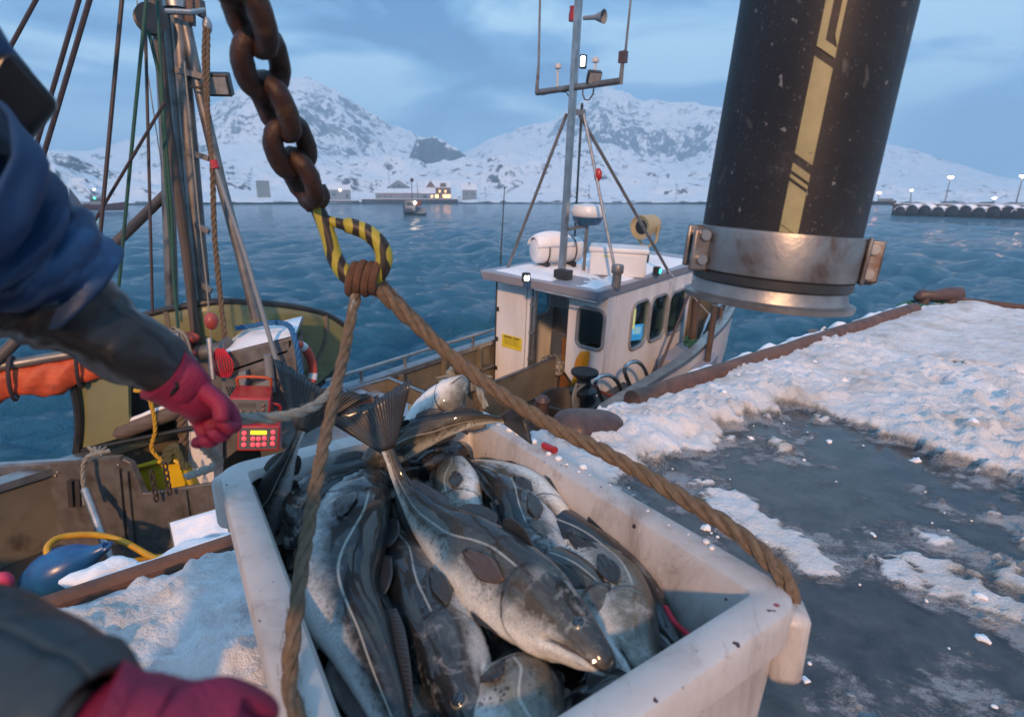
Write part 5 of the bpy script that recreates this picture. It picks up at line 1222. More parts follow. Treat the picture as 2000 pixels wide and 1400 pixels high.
hs = thing('yellow_hose', 'yellow deck hose looped over the blue fender', 'hose', PY(180, 1050, 4.8))
obj('hose', MB().tube(catmull([PY(94, 1092, 4.5), PY(94, 1066, 4.6), PY(122, 1048, 4.75), PY(185, 1044, 4.9), PY(240, 1057, 4.95), PY(292, 1085, 4.7), PY(324, 1098, 4.5)], 50), .03, 10), pm('yellow_hose', (.68, .36, .02), (.55, .27, .02), 8, .4), hs); obj('hose', MB().tube(catmull([PY(236, 1102, 4.6), PY(290, 1090, 4.8), PY(345, 1085, 4.9)], 16), .03, 10), pm('yellow_hose', (.68, .36, .02)), hs)
# yellow crate
w6 = W(5.95); cr = thing('yellow_crate', 'yellow plastic crate lid standing behind the grey pound panel', 'crate', w6(310, 950))
obj('crate_body', MB().prism([w6(262, 915), w6(338, 896), w6(352, 905), w6(372, 945), w6(380, 975), w6(275, 985)], (.1, .35, .0)), m_yel, cr, 20, bevel=.03); obj('crate_rim', MB().tube([w6(260, 914) - Vector((0, .01, 0)), w6(338, 894) - Vector((0, .01, 0)), w6(354, 905) - Vector((0, .01, 0)), w6(374, 945) - Vector((0, .01, 0))], .03, 8), m_yel, cr)
for x0, y0, y1 in ((297, 920, 978), (323, 905, 965)):
    mbq = MB()
    for k in range(5):
        c = PY(x0 + 2 * k, y0 + (y1 - y0) * (k + .5) / 5, 5.45); mbq.tube([c + Vector((.022 * math.cos(t) * (1 if k % 2 else .4), .022 * math.cos(t) * (0 if k % 2 else .9), .045 * math.sin(t))) for t in [2 * math.pi * j / 12 for j in range(12)]], .01, 6, closed=True)
    solo('hanging_chain', mbq, m_wire, 'dark chain hanging over the panel in front of the yellow crate, ' + ('left one' if x0 < 310 else 'right one'), 'chain', PY(x0, y0, 5.45), 'chains over the pound panel')
w59 = W(5.9)
solo('yellow_rope', MB().rope(catmull([w59(262, 762), w59(285, 768), w59(298, 800), w59(303, 840), w59(296, 875), w59(312, 895), w59(325, 900)], 40), .022, 12), m_yelrope, 'yellow rope tangle hanging by the dark locker behind the pillar', 'rope', w59(298, 800))
mbq = MB()
for k in range(4): mbq.rope(catmull([w59(318 + 4 * k, 905), w59(325 + 5 * k, 880 - 3 * k), w59(345, 872 + 4 * k), w59(358 + 3 * k, 915)], 18), .03, 9)
solo('olive_rope', mbq, pm('olive_rope', (.10, .10, .05), (.06, .065, .03), 50, .85, bump=.6, bs=150), 'olive rope coil in the corner between the yellow crate and the pillar', 'rope', w59(330, 890))
mbq = MB()
for k in range(4): mbq.tube(catmull([W(5.6)(165 + 5 * k, 900), W(5.7)(180 + 4 * k, 885), W(5.75)(172 + 12 * k, 872), W(5.6)(200 - 6 * k, 890)], 10), .012, 6)
solo('knot', mbq, m_greyrope, 'frayed grey knot on the boat gunwale above the pound panel', 'rope', W(5.6)(180, 885))
# ---- snow covered board and snow lump on the quay edge left of the tub
bd = thing('snowy_board', 'board thick with snow propped at the quay edge left of the fish tub', 'board', PY(400, 1070, 2.32))
B4 = [PY(326, 1018, 2.52), PY(432, 987, 2.52), PY(452, 1050, 2.36), PY(340, 1088, 2.32)]; nb_ = (B4[1] - B4[0]).cross(B4[3] - B4[0]).normalized(); nb_ = nb_ if nb_.z > 0 else -nb_
obj('board', MB().prism([p - nb_ * .03 for p in B4], nb_ * .02), m_tan, bd, 0); rows = []
for i in range(20):
    row = []
    for k in range(20):
        u, v = .03 + .94 * i / 19, .03 + .94 * k / 19; p = (B4[0].lerp(B4[1], u)).lerp(B4[3].lerp(B4[2], u), v); e_ = min(1, i / 3, (19 - i) / 3, k / 3, (19 - k) / 3)
        row.append(p + nb_ * (-.008 + e_ * (.02 + .02 * mnoise.noise(p * 14))))
    rows.append(row)
obj('snow', MB().grid(rows), M_SNOW, bd, 80)
q = PY(205, 1118, 2.12); mb = MB().ball(q, (.13, .07, .045), 24, Matrix.Rotation(R(30), 3, 'Z')); mb.v = [q + (p - q) * (1 + .5 * mnoise.noise(p * 11) + .2 * mnoise.noise(p * 30)) for p in mb.v]
solo('snow_lump', mb, M_SNOW, 'lump of clean snow perched on the quay edge above the blue fender', 'snow lump', q, smooth=80)
# ================================================================== the fish tub, the cod, sling, hook, hose, worker
RIM = 2.98
TA = Vector((.829, .559, 0)).normalized(); TB = Vector((-TA.y, TA.x, 0)); TC = Vector((-.174, 1.309, 0)); HW, HL = .5075, .693
def TPt(a, b, z): return TP(a + .055 * (b + HL) / (2 * HL) * (HW - a) / (2 * HW), b, z)      # the moulding narrows a little to the back
def TP(a, b, z): return Vector((TC.x + TA.x * a + TB.x * b, TC.y + TA.y * a + TB.y * b, z))
m, nt, N, L, b = nodes_of('tub_plastic')
co = objco(nt)
c0 = ramp(nt, noise_tex(nt, 5, 7, .65, co, .3), [(.3, (.58, .55, .53)), (.7, (.46, .43, .41))])
c0 = mixc(nt, mathn(nt, 'MULTIPLY', sstep(nt, .46, .72, noise_tex(nt, 3.2, 9, .75, objco(nt, (1, 1, .35)), .8)), .7), c0, (.22, .17, .14))
c0 = mixc(nt, mathn(nt, 'MULTIPLY', sstep(nt, .58, .66, noise_tex(nt, 16, 8, .75, objco(nt, (1, .3, 1)), .4)), .4), c0, (.20, .14, .11))
c0 = mixc(nt, sstep(nt, .735, .75, noise_tex(nt, 34, 2, .5, co)), c0, (.05, .02, .02))
c0 = mixc(nt, mathn(nt, 'MULTIPLY', sstep(nt, .80, .815, noise_tex(nt, 20, 2, .5, objco(nt, (1, 1, .5)))), .9), c0, (.25, .01, .02))
L.new(c0, b.inputs['Base Color']); b.inputs['Roughness'].default_value = .42
bumpn(nt, noise_tex(nt, 70, 6, .6, co), .18, .004, b)
m_tub = m
tub = thing('fish_tub', 'big off white plastic fish tub heaped with cod', 'fish tub', TP(0, 0, 2.32))
def tring(o, z, r=.085, n=7):
    w, h = 2 * (HW + o), 2 * (HL + o); return [TPt(x, y, z) for x, y in rrect(w, h, max(.02, r + o), n)]
ringsO = [tring(-.15, 2.36), tring(-.075, 2.37), tring(-.05, 2.40), tring(-.03, 2.70), tring(-.018, 2.86), tring(-.015, 2.872), tring(.004, 2.885), tring(.006, 2.955), tring(0, 2.974), tring(-.012, RIM), tring(-.058, RIM), tring(-.078, 2.972), tring(-.09, 2.945), tring(-.105, 2.8), tring(-.13, 2.47), tring(-.16, 2.43)]
mb = MB(); mb.grid([r + r[:1] for r in ringsO]); o_ = len(mb.v); mb.add(tring(-.16, 2.43), [tuple(range(32))]); mb.add(tring(-.15, 2.36), [tuple(range(32))])
obj('tub_shell', mb, m_tub, tub, 40)
for sx_, sy_ in ((1, -1), (-1, 1), (1, 1), (-1, -1)):
    d = (TA * sx_ + TB * sy_).normalized(); cpt = TPt(sx_ * (HW - .02), sy_ * (HL - .02), 2.90) + d * -.004
    obj('corner_lug', MB().box(cpt - Vector((0, 0, .035)), (.075, .09, .18), Matrix.Rotation(math.atan2(d.y, d.x), 3, 'Z')), m_tub, tub, 40, bevel=.022)
for a_, b_ in ((-.3, -.5), (.3, -.5), (-.3, .5), (.3, .5)):
    obj('foot', MB().box(TP(a_, b_, 2.335), (.14, .14, .07), Matrix.Rotation(math.atan2(TA.y, TA.x), 3, 'Z')), m_tub, tub, 0, bevel=.01)
# bloody meltwater in the bottom between the fish
liq = MB(); q = tring(-.12, 2.71); liq.add(q, [tuple(range(len(q)))])
m_liq = pm('bloody_water', (.02, .012, .012), (.03, .015, .012), 5, .08)
o_ = obj('bloody_water', liq, m_liq, None, 0); tag(o_, 'dark bloody water between the cod in the tub', 'water', None, 'stuff')
# a few snow crumbs on the rim
mb = MB(); rc_ = random.Random(9)
for k in range(22):
    t = rc_.random(); p = TP(HW - .02 + rc_.uniform(-.018, .018), -HL + .1 + (2 * HL - .15) * t, RIM + .003); rr = rc_.uniform(.002, .007) * (1.5 if t > .5 else .8)
    mb.ball(p, (rr * 1.8, rr * 1.8, rr), 8)
o_ = obj('rim_snow', mb, M_SNOW, None, 80); tag(o_, 'crumbs of snow lying on the rim of the fish tub', 'snow', None, 'stuff')

# ------------------------------------------------------------------ cod
def cod_mat(name, back, side, belly, spots, wet=.36):
    m, nt, N, L, b = nodes_of(name)
    uv = nt.nodes.new('ShaderNodeUVMap'); sp = nt.nodes.new('ShaderNodeSeparateXYZ'); L.new(uv.outputs[0], sp.inputs[0]); u, v = sp.outputs['X'], sp.outputs['Y']
    co = objco(nt)
    n1 = noise_tex(nt, 9, 6, .62, co, .3); n2 = noise_tex(nt, 46, 4, .6, co); n3 = noise_tex(nt, 22, 3, .5, co, .6)
    vv = mathn(nt, 'MULTIPLY_ADD', mathn(nt, 'SUBTRACT', n1, .5), .30, v)
    vv = mathn(nt, 'MULTIPLY_ADD', mathn(nt, 'SUBTRACT', n2, .5), .12, vv)
    col = ramp(nt, vv, [(.10, back), (.34, tuple(.55 * a + .45 * c for a, c in zip(back, side))), (.52, side), (.62, tuple(.40 * a + .60 * c for a, c in zip(side, belly))), (.71, belly)])
    # mottling: soft dark saddles, then small net-like spots on the flank
    sad = mathn(nt, 'MULTIPLY', sstep(nt, .48, .66, noise_tex(nt, 13, 5, .6, co, .8)), mathn(nt, 'MULTIPLY', sstep(nt, .66, .48, v), .62)); col = mixc(nt, sad, col, tuple(x * .35 for x in side))
    lgt = mathn(nt, 'MULTIPLY', sstep(nt, .55, .70, noise_tex(nt, 17, 5, .65, objco(nt), 1.2)), mathn(nt, 'MULTIPLY', sstep(nt, .25, .45, v), .38)); col = mixc(nt, lgt, col, tuple(.5 * x for x in belly))
    vo = nt.nodes.new('ShaderNodeTexVoronoi'); vo.inputs['Scale'].default_value = 95; nt.links.new(co, vo.inputs['Vector'])
    spv = mathn(nt, 'MULTIPLY', sstep(nt, .46, .28, vo.outputs['Distance']), sstep(nt, .42, .58, n3))
    spm = mathn(nt, 'MULTIPLY', mathn(nt, 'MAXIMUM', spv, mathn(nt, 'MULTIPLY', sstep(nt, .57, .66, n3), .5)), mathn(nt, 'MULTIPLY', sstep(nt, .10, .25, v), sstep(nt, .82, .60, v)))
    spm = mathn(nt, 'MULTIPLY', spm, mathn(nt, 'MULTIPLY_ADD', sstep(nt, .16, .34, u), .75, .25))
    col = mixc(nt, mathn(nt, 'MULTIPLY', spm, spots), col, (.045, .032, .018))
    fine = mathn(nt, 'MULTIPLY', sstep(nt, .50, .62, noise_tex(nt, 300, 3, .6, co)), .35); col = mixc(nt, fine, col, tuple(x * .6 for x in back))
    hd_ = mathn(nt, 'MULTIPLY', sstep(nt, .26, .20, u), mathn(nt, 'MULTIPLY', sstep(nt, .50, .68, noise_tex(nt, 24, 5, .7, co, .5)), .45)); col = mixc(nt, hd_, col, tuple(.6 * x for x in belly))
    bl_ = mathn(nt, 'MULTIPLY', sstep(nt, .735, .755, noise_tex(nt, 19, 3, .6, co, .6)), .75); col = mixc(nt, bl_, col, (.14, .010, .014))
    # pale lateral line, arched over the pectoral fin
    arch = mathn(nt, 'MULTIPLY', sstep(nt, .58, .34, u), -.12); lat = mathn(nt, 'ADD', arch, .47)
    dl = mathn(nt, 'ABSOLUTE', mathn(nt, 'SUBTRACT', v, lat)); ll = mathn(nt, 'MULTIPLY', sstep(nt, .014, .005, dl), mathn(nt, 'MULTIPLY', sstep(nt, .25, .29, u), .62))
    ll = mathn(nt, 'MULTIPLY', ll, mathn(nt, 'MULTIPLY_ADD', sstep(nt, .3, .5, noise_tex(nt, 40, 2, .5, co)), .5, .5))
    col = mixc(nt, ll, col, (.50, .50, .45))
    # mouth cleft and gill slit
    mo = mathn(nt, 'MULTIPLY', sstep(nt, .036, .014, mathn(nt, 'ABSOLUTE', mathn(nt, 'SUBTRACT', v, mathn(nt, 'MULTIPLY_ADD', u, .9, .52)))), sstep(nt, .15, .12, u))
    col = mixc(nt, mathn(nt, 'MULTIPLY', mo, .85), col, (.02, .012, .012))
    ug = mathn(nt, 'SUBTRACT', .268, mathn(nt, 'MULTIPLY', mathn(nt, 'POWER', mathn(nt, 'ABSOLUTE', mathn(nt, 'SUBTRACT', v, .45)), 2.0), .45))
    gi = mathn(nt, 'MULTIPLY', sstep(nt, .008, .003, mathn(nt, 'ABSOLUTE', mathn(nt, 'SUBTRACT', u, ug))), sstep(nt, .2, .28, v))
    col = mixc(nt, mathn(nt, 'MULTIPLY', gi, .8), col, (.025, .015, .015))
    L.new(col, b.inputs['Base Color'])
    rr = nt.nodes.new('ShaderNodeMapRange'); rr.inputs['To Min'].default_value = wet - .08; rr.inputs['To Max'].default_value = wet + .16; L.new(n1, rr.inputs['Value']); L.new(rr.outputs['Result'], b.inputs['Roughness'])
    b.inputs['Coat Weight'].default_value = .8; b.inputs['Coat Roughness'].default_value = .035
    b.inputs['Specular IOR Level'].default_value = .2
    bumpn(nt, mathn(nt, 'MULTIPLY_ADD', noise_tex(nt, 420, 2, .5, co), .35, mathn(nt, 'ADD', n2, ll)), .22, .004, b)
    return m
CM = {
 'olive': cod_mat('cod_olive', (.014, .014, .015), (.088, .078, .060), (.76, .75, .69), .6),
 'dark': cod_mat('cod_dark', (.007, .008, .010), (.030, .030, .030), (.50, .52, .52), .5),
 'grey': cod_mat('cod_grey', (.009, .011, .013), (.056, .058, .058), (.74, .76, .76), .6),
 'pale': cod_mat('cod_pale', (.035, .033, .028), (.24, .23, .19), (.80, .81, .78), .9),
 'warm_lit': cod_mat('cod_warm_lit', (.016, .016, .017), (.13, .10, .06), (.60, .55, .44), .9),  # warm light painted into the skin colour of the back rim cod
}
def fin_mat(name, c, c2):
    m, nt, N, L, b = nodes_of(name); uv = nt.nodes.new('ShaderNodeUVMap'); sp = nt.nodes.new('ShaderNodeSeparateXYZ'); L.new(uv.outputs[0], sp.inputs[0])
    w = mathn(nt, 'SINE', mathn(nt, 'MULTIPLY', sp.outputs['X'], 150.0)); w2 = mathn(nt, 'MULTIPLY_ADD', w, .5, .5)
    L.new(mixc(nt, mathn(nt, 'MULTIPLY', w2, noise_tex(nt, 30, 4, .6, objco(nt))), c, c2), b.inputs['Base Color']); b.inputs['Roughness'].default_value = .32; b.inputs['Coat Weight'].default_value = .5; b.inputs['Coat Roughness'].default_value = .15
    bumpn(nt, w2, .5, .004, b); return m
FM = {'dark': fin_mat('fin_dark', (.022, .021, .022), (.055, .052, .05)), 'brown': fin_mat('fin_brown', (.075, .045, .035), (.14, .085, .06))}
m_eye = pm('fish_eye_silver', (.20, .20, .17), (.10, .10, .08), 60, .15, coat=1.)
m_pupil = pm('fish_pupil', (.012, .016, .022), (.015, .018, .025), 20, .06, coat=1.)
m_gill = pm('gill_red', (.12, .015, .018), (.34, .17, .16), 25, .3, bump=.5, bs=70)
PU = [0, .012, .03, .06, .10, .15, .20, .25, .30, .36, .43, .50, .58, .66, .74, .82, .90, .96, 1.]
PH = [.012, .022, .032, .047, .063, .081, .094, .103, .106, .108, .106, .100, .089, .075, .059, .043, .029, .022, .024]
PWd = [.012, .022, .032, .043, .053, .063, .072, .077, .078, .078, .076, .071, .062, .050, .037, .025, .015, .011, .009]
def img(dx, dy, c=0.): return (RT * dx - UPV * dy - FW * c)
GS = .84
def cod(label, spine, dors, kind='olive', g=1., gw=1., tail=1., fins=True, eye=True, pect=None, z=None, gill=False, drop_=True, tubsp=False, group='cod in the fish tub', pelvic=True):
    P = []
    if tubsp: P = [TP(*q) for q in spine]; spine = []
    for q in spine:
        w_ = PZ(*q); ta, tb_ = (w_ - TC).dot(TA), (w_ - TC).dot(TB); drop = (.055 * float(smooth01(.05, .38, ta)) * float(smooth01(.2, -.35, tb_))) if drop_ else 0
        w_ = PZ(q[0], q[1], q[2] - drop)
        if drop_:                                             # keep the fish inside the tub walls
            ta, tb_ = (w_ - TC).dot(TA), (w_ - TC).dot(TB)
            ta = max(-(HW - .19) + .05 * max(0, (tb_ + HL) / (2 * HL)), min(HW - .17, ta)); tb_ = max(-(HL - .14), min(HL - .16, tb_)); w_ = TP(ta, tb_, w_.z)
        P.append(w_)
    D = catmull(P, 150)
    Ls = sum((D[i + 1] - D[i]).length for i in range(150))
    g = g / (.108 * Ls)                                       # g: greatest half height of the body in metres
    # resample: finer at the head
    NU = 88; us = [(k / (NU - 1)) ** 1.25 for k in range(NU)]; acc = [0.]
    for i in range(150): acc.append(acc[-1] + (D[i + 1] - D[i]).length)
    def at(u):
        s = max(0, min(1, u)) * Ls; i = min(149, max(0, int(np.searchsorted(acc, s)) - 1)); f = (s - acc[i]) / max(1e-9, acc[i + 1] - acc[i]); return D[i].lerp(D[i + 1], f)
    def fr(u):
        p = at(u); t = (at(min(1, u + .03)) - at(max(0, u - .03))).normalized()
        d0 = dors if isinstance(dors, Vector) else dors[0].lerp(dors[1], u); d = (d0 - t * d0.dot(t)).normalized(); return p, t, d, t.cross(d)
    hh = lambda u: float(np.interp(u, PU, PH)) * Ls * g; ww = lambda u: float(np.interp(u, PU, PWd)) * Ls * g * gw
    MS = 44
    def surf(u, a, lift=0.):                 # a: angle from dorsal, signed
        p, t, d, s = fr(u); h, w = hh(u), ww(u); ca, sa = math.cos(a), math.sin(a); v = abs(a) / math.pi
        sag = .10 * math.sin(math.pi * min(1, max(0, (u - .12) / .55))) if .12 < u < .67 else 0
        hy = h * (1.0 if ca > 0 else 1.0 + sag); n_ = 1.0 - .10 * max(0, -ca) * (1 if u < .3 else 0)
        x = math.copysign(abs(sa) ** .92, sa) * w * n_; y = math.copysign(abs(ca) ** .95, ca) * hy
        k = 1.0
        ug = .268 - .45 * (v - .45) ** 2
        if u < ug and v > .15: k *= 1 + .075 * float(smooth01(.10, ug - .005, u)) * min(1, (v - .15) / .15)       # gill cover stands proud
        md = abs(v - (.52 + .9 * u)); 
        if u < .15: k *= 1 - .36 * math.exp(-(md / .028) ** 2) * (1 - u / .15) ** .35 + .09 * math.exp(-((md - .07) / .035) ** 2)  # lips and cleft
        k *= 1 + .05 * math.exp(-((u - .098) / .03) ** 2 - ((v - .29) / .06) ** 2)                               # brow round the eye
        k *= 1 + .022 * mnoise.noise(Vector((u * 12, a * 2.0, Ls * 50))) + .010 * mnoise.noise(Vector((u * 40, a * 5, Ls * 20)))
        if u < .25: k *= 1 + .035 * math.exp(-((v - .40 - .5 * (u - .1)) / .05) ** 2) * math.sin(math.pi * u / .25) - .045 * math.exp(-((v - .16) / .07) ** 2) * math.sin(math.pi * u / .25) + .02 * mnoise.noise(Vector((u * 30, v * 12, 3)))
        return p + d * (y * k + lift * ca) + s * (x * k + lift * sa)
    V, UV, F = [], [], []
    for u in us:
        for k in range(MS + 1):
            a = -math.pi + 2 * math.pi * k / MS; V.append(surf(u, a)); UV.append((u, abs(a) / math.pi))
    for i in range(NU - 1):
        for k in range(MS): o = i * (MS + 1) + k; F.append((o, o + 1, o + MS + 2, o + MS + 1))
    root = thing('cod', label, 'cod', at(.45), group)
    mb = MB(); mb.v, mb.f, mb.uv = V, F, UV
    obj('body', mb, CM[kind], root, 80)
    def finmesh(name, base, tipf, mat=FM['dark'], nb=12, nt_=7, th=.0025):
        """base: list of points; tipf(i) -> tip point; a tapered fin blade with a little thickness"""
        mb = MB(); mb.uv = []; rows = []
        for j in range(nt_):
            f = j / (nt_ - 1); rows.append([b_.lerp(tipf(i), f) for i, b_ in enumerate(base)])
        mb.grid(rows); nn = len(base); mb.uv = [(i / (nn - 1), j / (nt_ - 1)) for j in range(nt_) for i in range(nn)]
        return obj(name, mb, mat, root, 80, solid=th)
    # tail fin: a slightly hollow fan
    p, t, d, s = fr(1.0); hb = hh(1.0) * .9; n = 17; span = Ls * .155 * tail; ln = Ls * .17 * tail
    rg = random.Random(int(Ls * 1e5)); wv = rg.uniform(-.3, .3)
    base, tips = [], []
    for i in range(n):
        f = i / (n - 1) * 2 - 1; base.append(p - t * .01 + d * hb * f)
        edge = 1 - .16 * (1 - abs(f)) ** 1.3 + (.03 * (i % 2) if abs(f) < .95 else 0)
        tips.append(p + t * ln * edge + d * span * f * (1 + .0 * abs(f)) + s * ln * (.22 * wv * f + .10 * math.sin(f * 3 + wv * 9)))
    finmesh('tail_fin', base, lambda i: tips[i])
    if fins:
        for u0, u1, hgt in ((.30, .43, .085), (.455, .63, .075), (.67, .87, .055)):
            n = 13; us_ = [u0 + (u1 - u0) * i / (n - 1) for i in range(n)]; lay = rg.choice((-1, 1)) * .5
            bs = [surf(u, 0.0, -.004) for u in us_]
            def tip(i, us_=us_, n=n, hgt=hgt, lay=lay):
                p, t, d, s = fr(us_[i]); f = i / (n - 1); prof = math.sin(math.pi * min(1, .18 + .82 * f) ) ** .6 * (1 - .25 * f); return surf(us_[i], 0.0) + (d * .55 + s * lay * .8 + t * .9).normalized() * hgt * Ls * .75 * prof
            finmesh('dorsal_fin', bs, tip)
        for u0, u1, hgt in ((.50, .66, .06), (.69, .87, .05)):
            n = 11; us_ = [u0 + (u1 - u0) * i / (n - 1) for i in range(n)]; bs = [surf(u, math.pi, -.004) for u in us_]
            def tip(i, us_=us_, n=n, hgt=hgt):
                p, t, d, s = fr(us_[i]); f = i / (n - 1); return surf(us_[i], math.pi) + (-d * .6 + t * .9).normalized() * hgt * Ls * .75 * math.sin(math.pi * min(1, .2 + .8 * f)) ** .6
            finmesh('anal_fin', bs, tip)
    sides = (1, -1)
    for sd_ in sides:
        # pectoral fin folded back along the flank
        pc = pect if (pect and sd_ == pect[0]) else (sd_, .13, .0, 'dark')
        u0 = .282; nb, nr = 15, 9; mbp = MB(); mbp.uv = []; rows = []
        for j in range(nr):
            r_ = j / (nr - 1); row = []
            for i in range(nb):
                f = i / (nb - 1) * 2 - 1; ln_ = pc[1] * .92 * math.cos(f * 1.3) ** .5; wd_ = (.020 + .058 * math.sin(min(1, r_ * 1.25) * math.pi / 2)) * (1 if r_ < .8 else 1 - .25 * (r_ - .8) / .2)
                row.append(surf(u0 + ln_ * r_ + .006 * f, sd_ * math.pi * (.50 + pc[2] * r_ + wd_ * f), .002 + .007 * math.sin(r_ * 2.2) + .0025 * math.sin(i * 1.7) * r_)); mbp.uv.append((i / (nb - 1) * .5, r_))
            rows.append(row)
        uvk = mbp.uv; mbp.grid(rows); mbp.uv = uvk
        obj('pectoral_fin', mbp, FM[pc[3]], root, 80, solid=.002)
        if pelvic: n = 7; bs2 = [surf(.245 + .004 * i, sd_ * math.pi * .90, -.002) for i in range(n)]; finmesh('pelvic_fin', bs2, lambda i, sd_=sd_: surf(.32 + .003 * i, sd_ * math.pi * (.86 - .012 * i), .010), FM['dark'], nt_=5)
        if eye:
            c = surf(.098, sd_ * math.pi * .285, -.0100 * Ls / .8); p, t, d, s = fr(.098); nrm = (surf(.098, sd_ * math.pi * .285) - p).normalized(); r = .0150 * Ls / .8
            rot = nrm.to_track_quat('Z', 'Y').to_matrix(); ey = obj('eye', MB().ball(c, (r, r, r * .72), 20, rot), m_eye, root, 80)
            obj('pupil', MB().ball(c + nrm * r * .40, (r * .74, r * .74, r * .40), 16, rot), m_pupil, ey, 80)
    if eye:
        q0_ = surf(.045, math.pi, 0); p, t, d, s = fr(.045); obj('barbel', MB().tube(catmull([q0_, q0_ - d * .018 - t * .004, q0_ - d * .034 + s * .008], 10), [.003 - .0002 * i for i in range(11)], 6), CM['pale'], root)
    if gill:
        q0_ = surf(.240, gill * math.pi * .80, -.006); p, t, d, s = fr(.235); obj('gill', MB().ball(q0_ + t * .012 - d * .012, (.022, .016, .034), 18, Matrix((t, s, d)).transposed()), m_gill, root, 80)
    return root
cod('largest cod lying across the top of the heap with a brown fin spread', [(1222, 1336, 2.915), (1170, 1285, 2.94), (1090, 1215, 2.955), (1000, 1140, 2.955), (905, 1068, 2.94), (830, 1008, 2.93), (786, 945, 2.975), (757, 878, 3.075)], img(.75, -.62, .22), 'olive', .098, .95, 1.05, pect=(-1, .165, -.01, 'brown'))
cod('long dark cod with a wavy pale line filling the left front of the tub', [(742, 905, 2.88), (712, 965, 2.895), (680, 1050, 2.90), (660, 1160, 2.895), (668, 1280, 2.885), (705, 1400, 2.86), (760, 1530, 2.83), (800, 1600, 2.80)], img(.95, .1, .55), 'dark', .112, 1.05, pelvic=False)
cod('cod with a bright eye, head pointing down to the left rim', [(518, 1062, 2.83), (560, 1008, 2.855), (620, 950, 2.87), (690, 905, 2.87), (760, 880, 2.85), (840, 860, 2.80), (920, 850, 2.74)], img(-.55, -.75, .5), 'olive', .088, 1.0)
cod('black cod standing on its head with its tail fan raised above the rim', [(480, 1130, 2.60), (500, 1040, 2.75), (525, 975, 2.88), (550, 920, 3.0), (570, 880, 3.09), (588, 840, 3.15)], img(-.9, -.1, .25), 'dark', .062, .9, 1.5, eye=False, drop_=False)
cod('dark mottled cod lying head down in the middle of the front', [(945, 1500, 2.80), (915, 1400, 2.83), (885, 1300, 2.85), (845, 1200, 2.855), (805, 1120, 2.84), (770, 1050, 2.80), (750, 980, 2.75)], img(-.75, -.1, .75), 'grey', .092, 1.05)
cod('pale speckled cod lying belly out behind the middle of the largest cod', [(925, 1060, 2.80), (905, 1010, 2.845), (890, 950, 2.875), (888, 895, 2.87), (905, 850, 2.83), (935, 815, 2.78)], img(-.95, .05, .0), 'pale', .078, 1.0, eye=False)
cod('grey cod with a strong white side line and a white belly to the right', [(1085, 1200, 2.82), (1068, 1120, 2.865), (1040, 1045, 2.89), (1012, 980, 2.895), (992, 920, 2.88), (978, 860, 2.85), (970, 820, 2.82)], img(-.85, -.1, .35), 'grey', .085, 1.0, eye=False)
cod('cod facing downward with a shining eye beside the right wall of the tub', [(1148, 1082, 2.855), (1118, 1028, 2.88), (1085, 975, 2.895), (1050, 925, 2.89), (1015, 885, 2.86), (985, 850, 2.82), (960, 820, 2.77)], img(-.75, .5, .45), 'olive', .080, 1.0)
cod('white bellied cod bent along the right side under the head of the largest cod', [(1300, 1450, 2.78), (1265, 1350, 2.83), (1225, 1250, 2.865), (1198, 1160, 2.885), (1180, 1080, 2.89), (1160, 1005, 2.88), (1140, 945, 2.86), (1125, 905, 2.84)], img(.93, -.15, .15), 'pale', .092, 1.0, eye=False)
cod('black cod pressed against the right wall of the tub', [(1345, 1370, 2.74), (1330, 1270, 2.79), (1300, 1175, 2.82), (1265, 1105, 2.825), (1228, 1045, 2.81), (1195, 990, 2.78)], img(.35, -.25, .85), 'dark', .078, 1.0, eye=False)
cod('white bellied cod lying upside down at the front edge under the largest head', [(985, 1322, 2.80), (1010, 1390, 2.83), (1060, 1470, 2.84), (1130, 1550, 2.82), (1220, 1620, 2.78)], img(.5, -.4, -.72), 'pale', .105, 1.05, eye=False)
cod('cod painted warmly lit, stretched along the back rim with its tail at the right', [(690, 940, 2.88), (738, 895, 2.95), (790, 860, 3.0), (845, 836, 3.03), (900, 822, 3.055), (950, 818, 3.075), (985, 820, 3.085)], img(-.05, -.92, .38), 'warm_lit', .062, 1.0, .9, eye=False, drop_=False)
cod('pale bellied cod heaped up against the frayed sling knot at the back corner', [(908, 738, 3.14), (892, 757, 3.12), (868, 785, 3.07), (838, 818, 3.00), (805, 858, 2.92), (770, 905, 2.84), (740, 950, 2.76)], img(.85, .35, -.1), 'pale', .075, 1.05, .5, eye=False, pelvic=False, drop_=False)
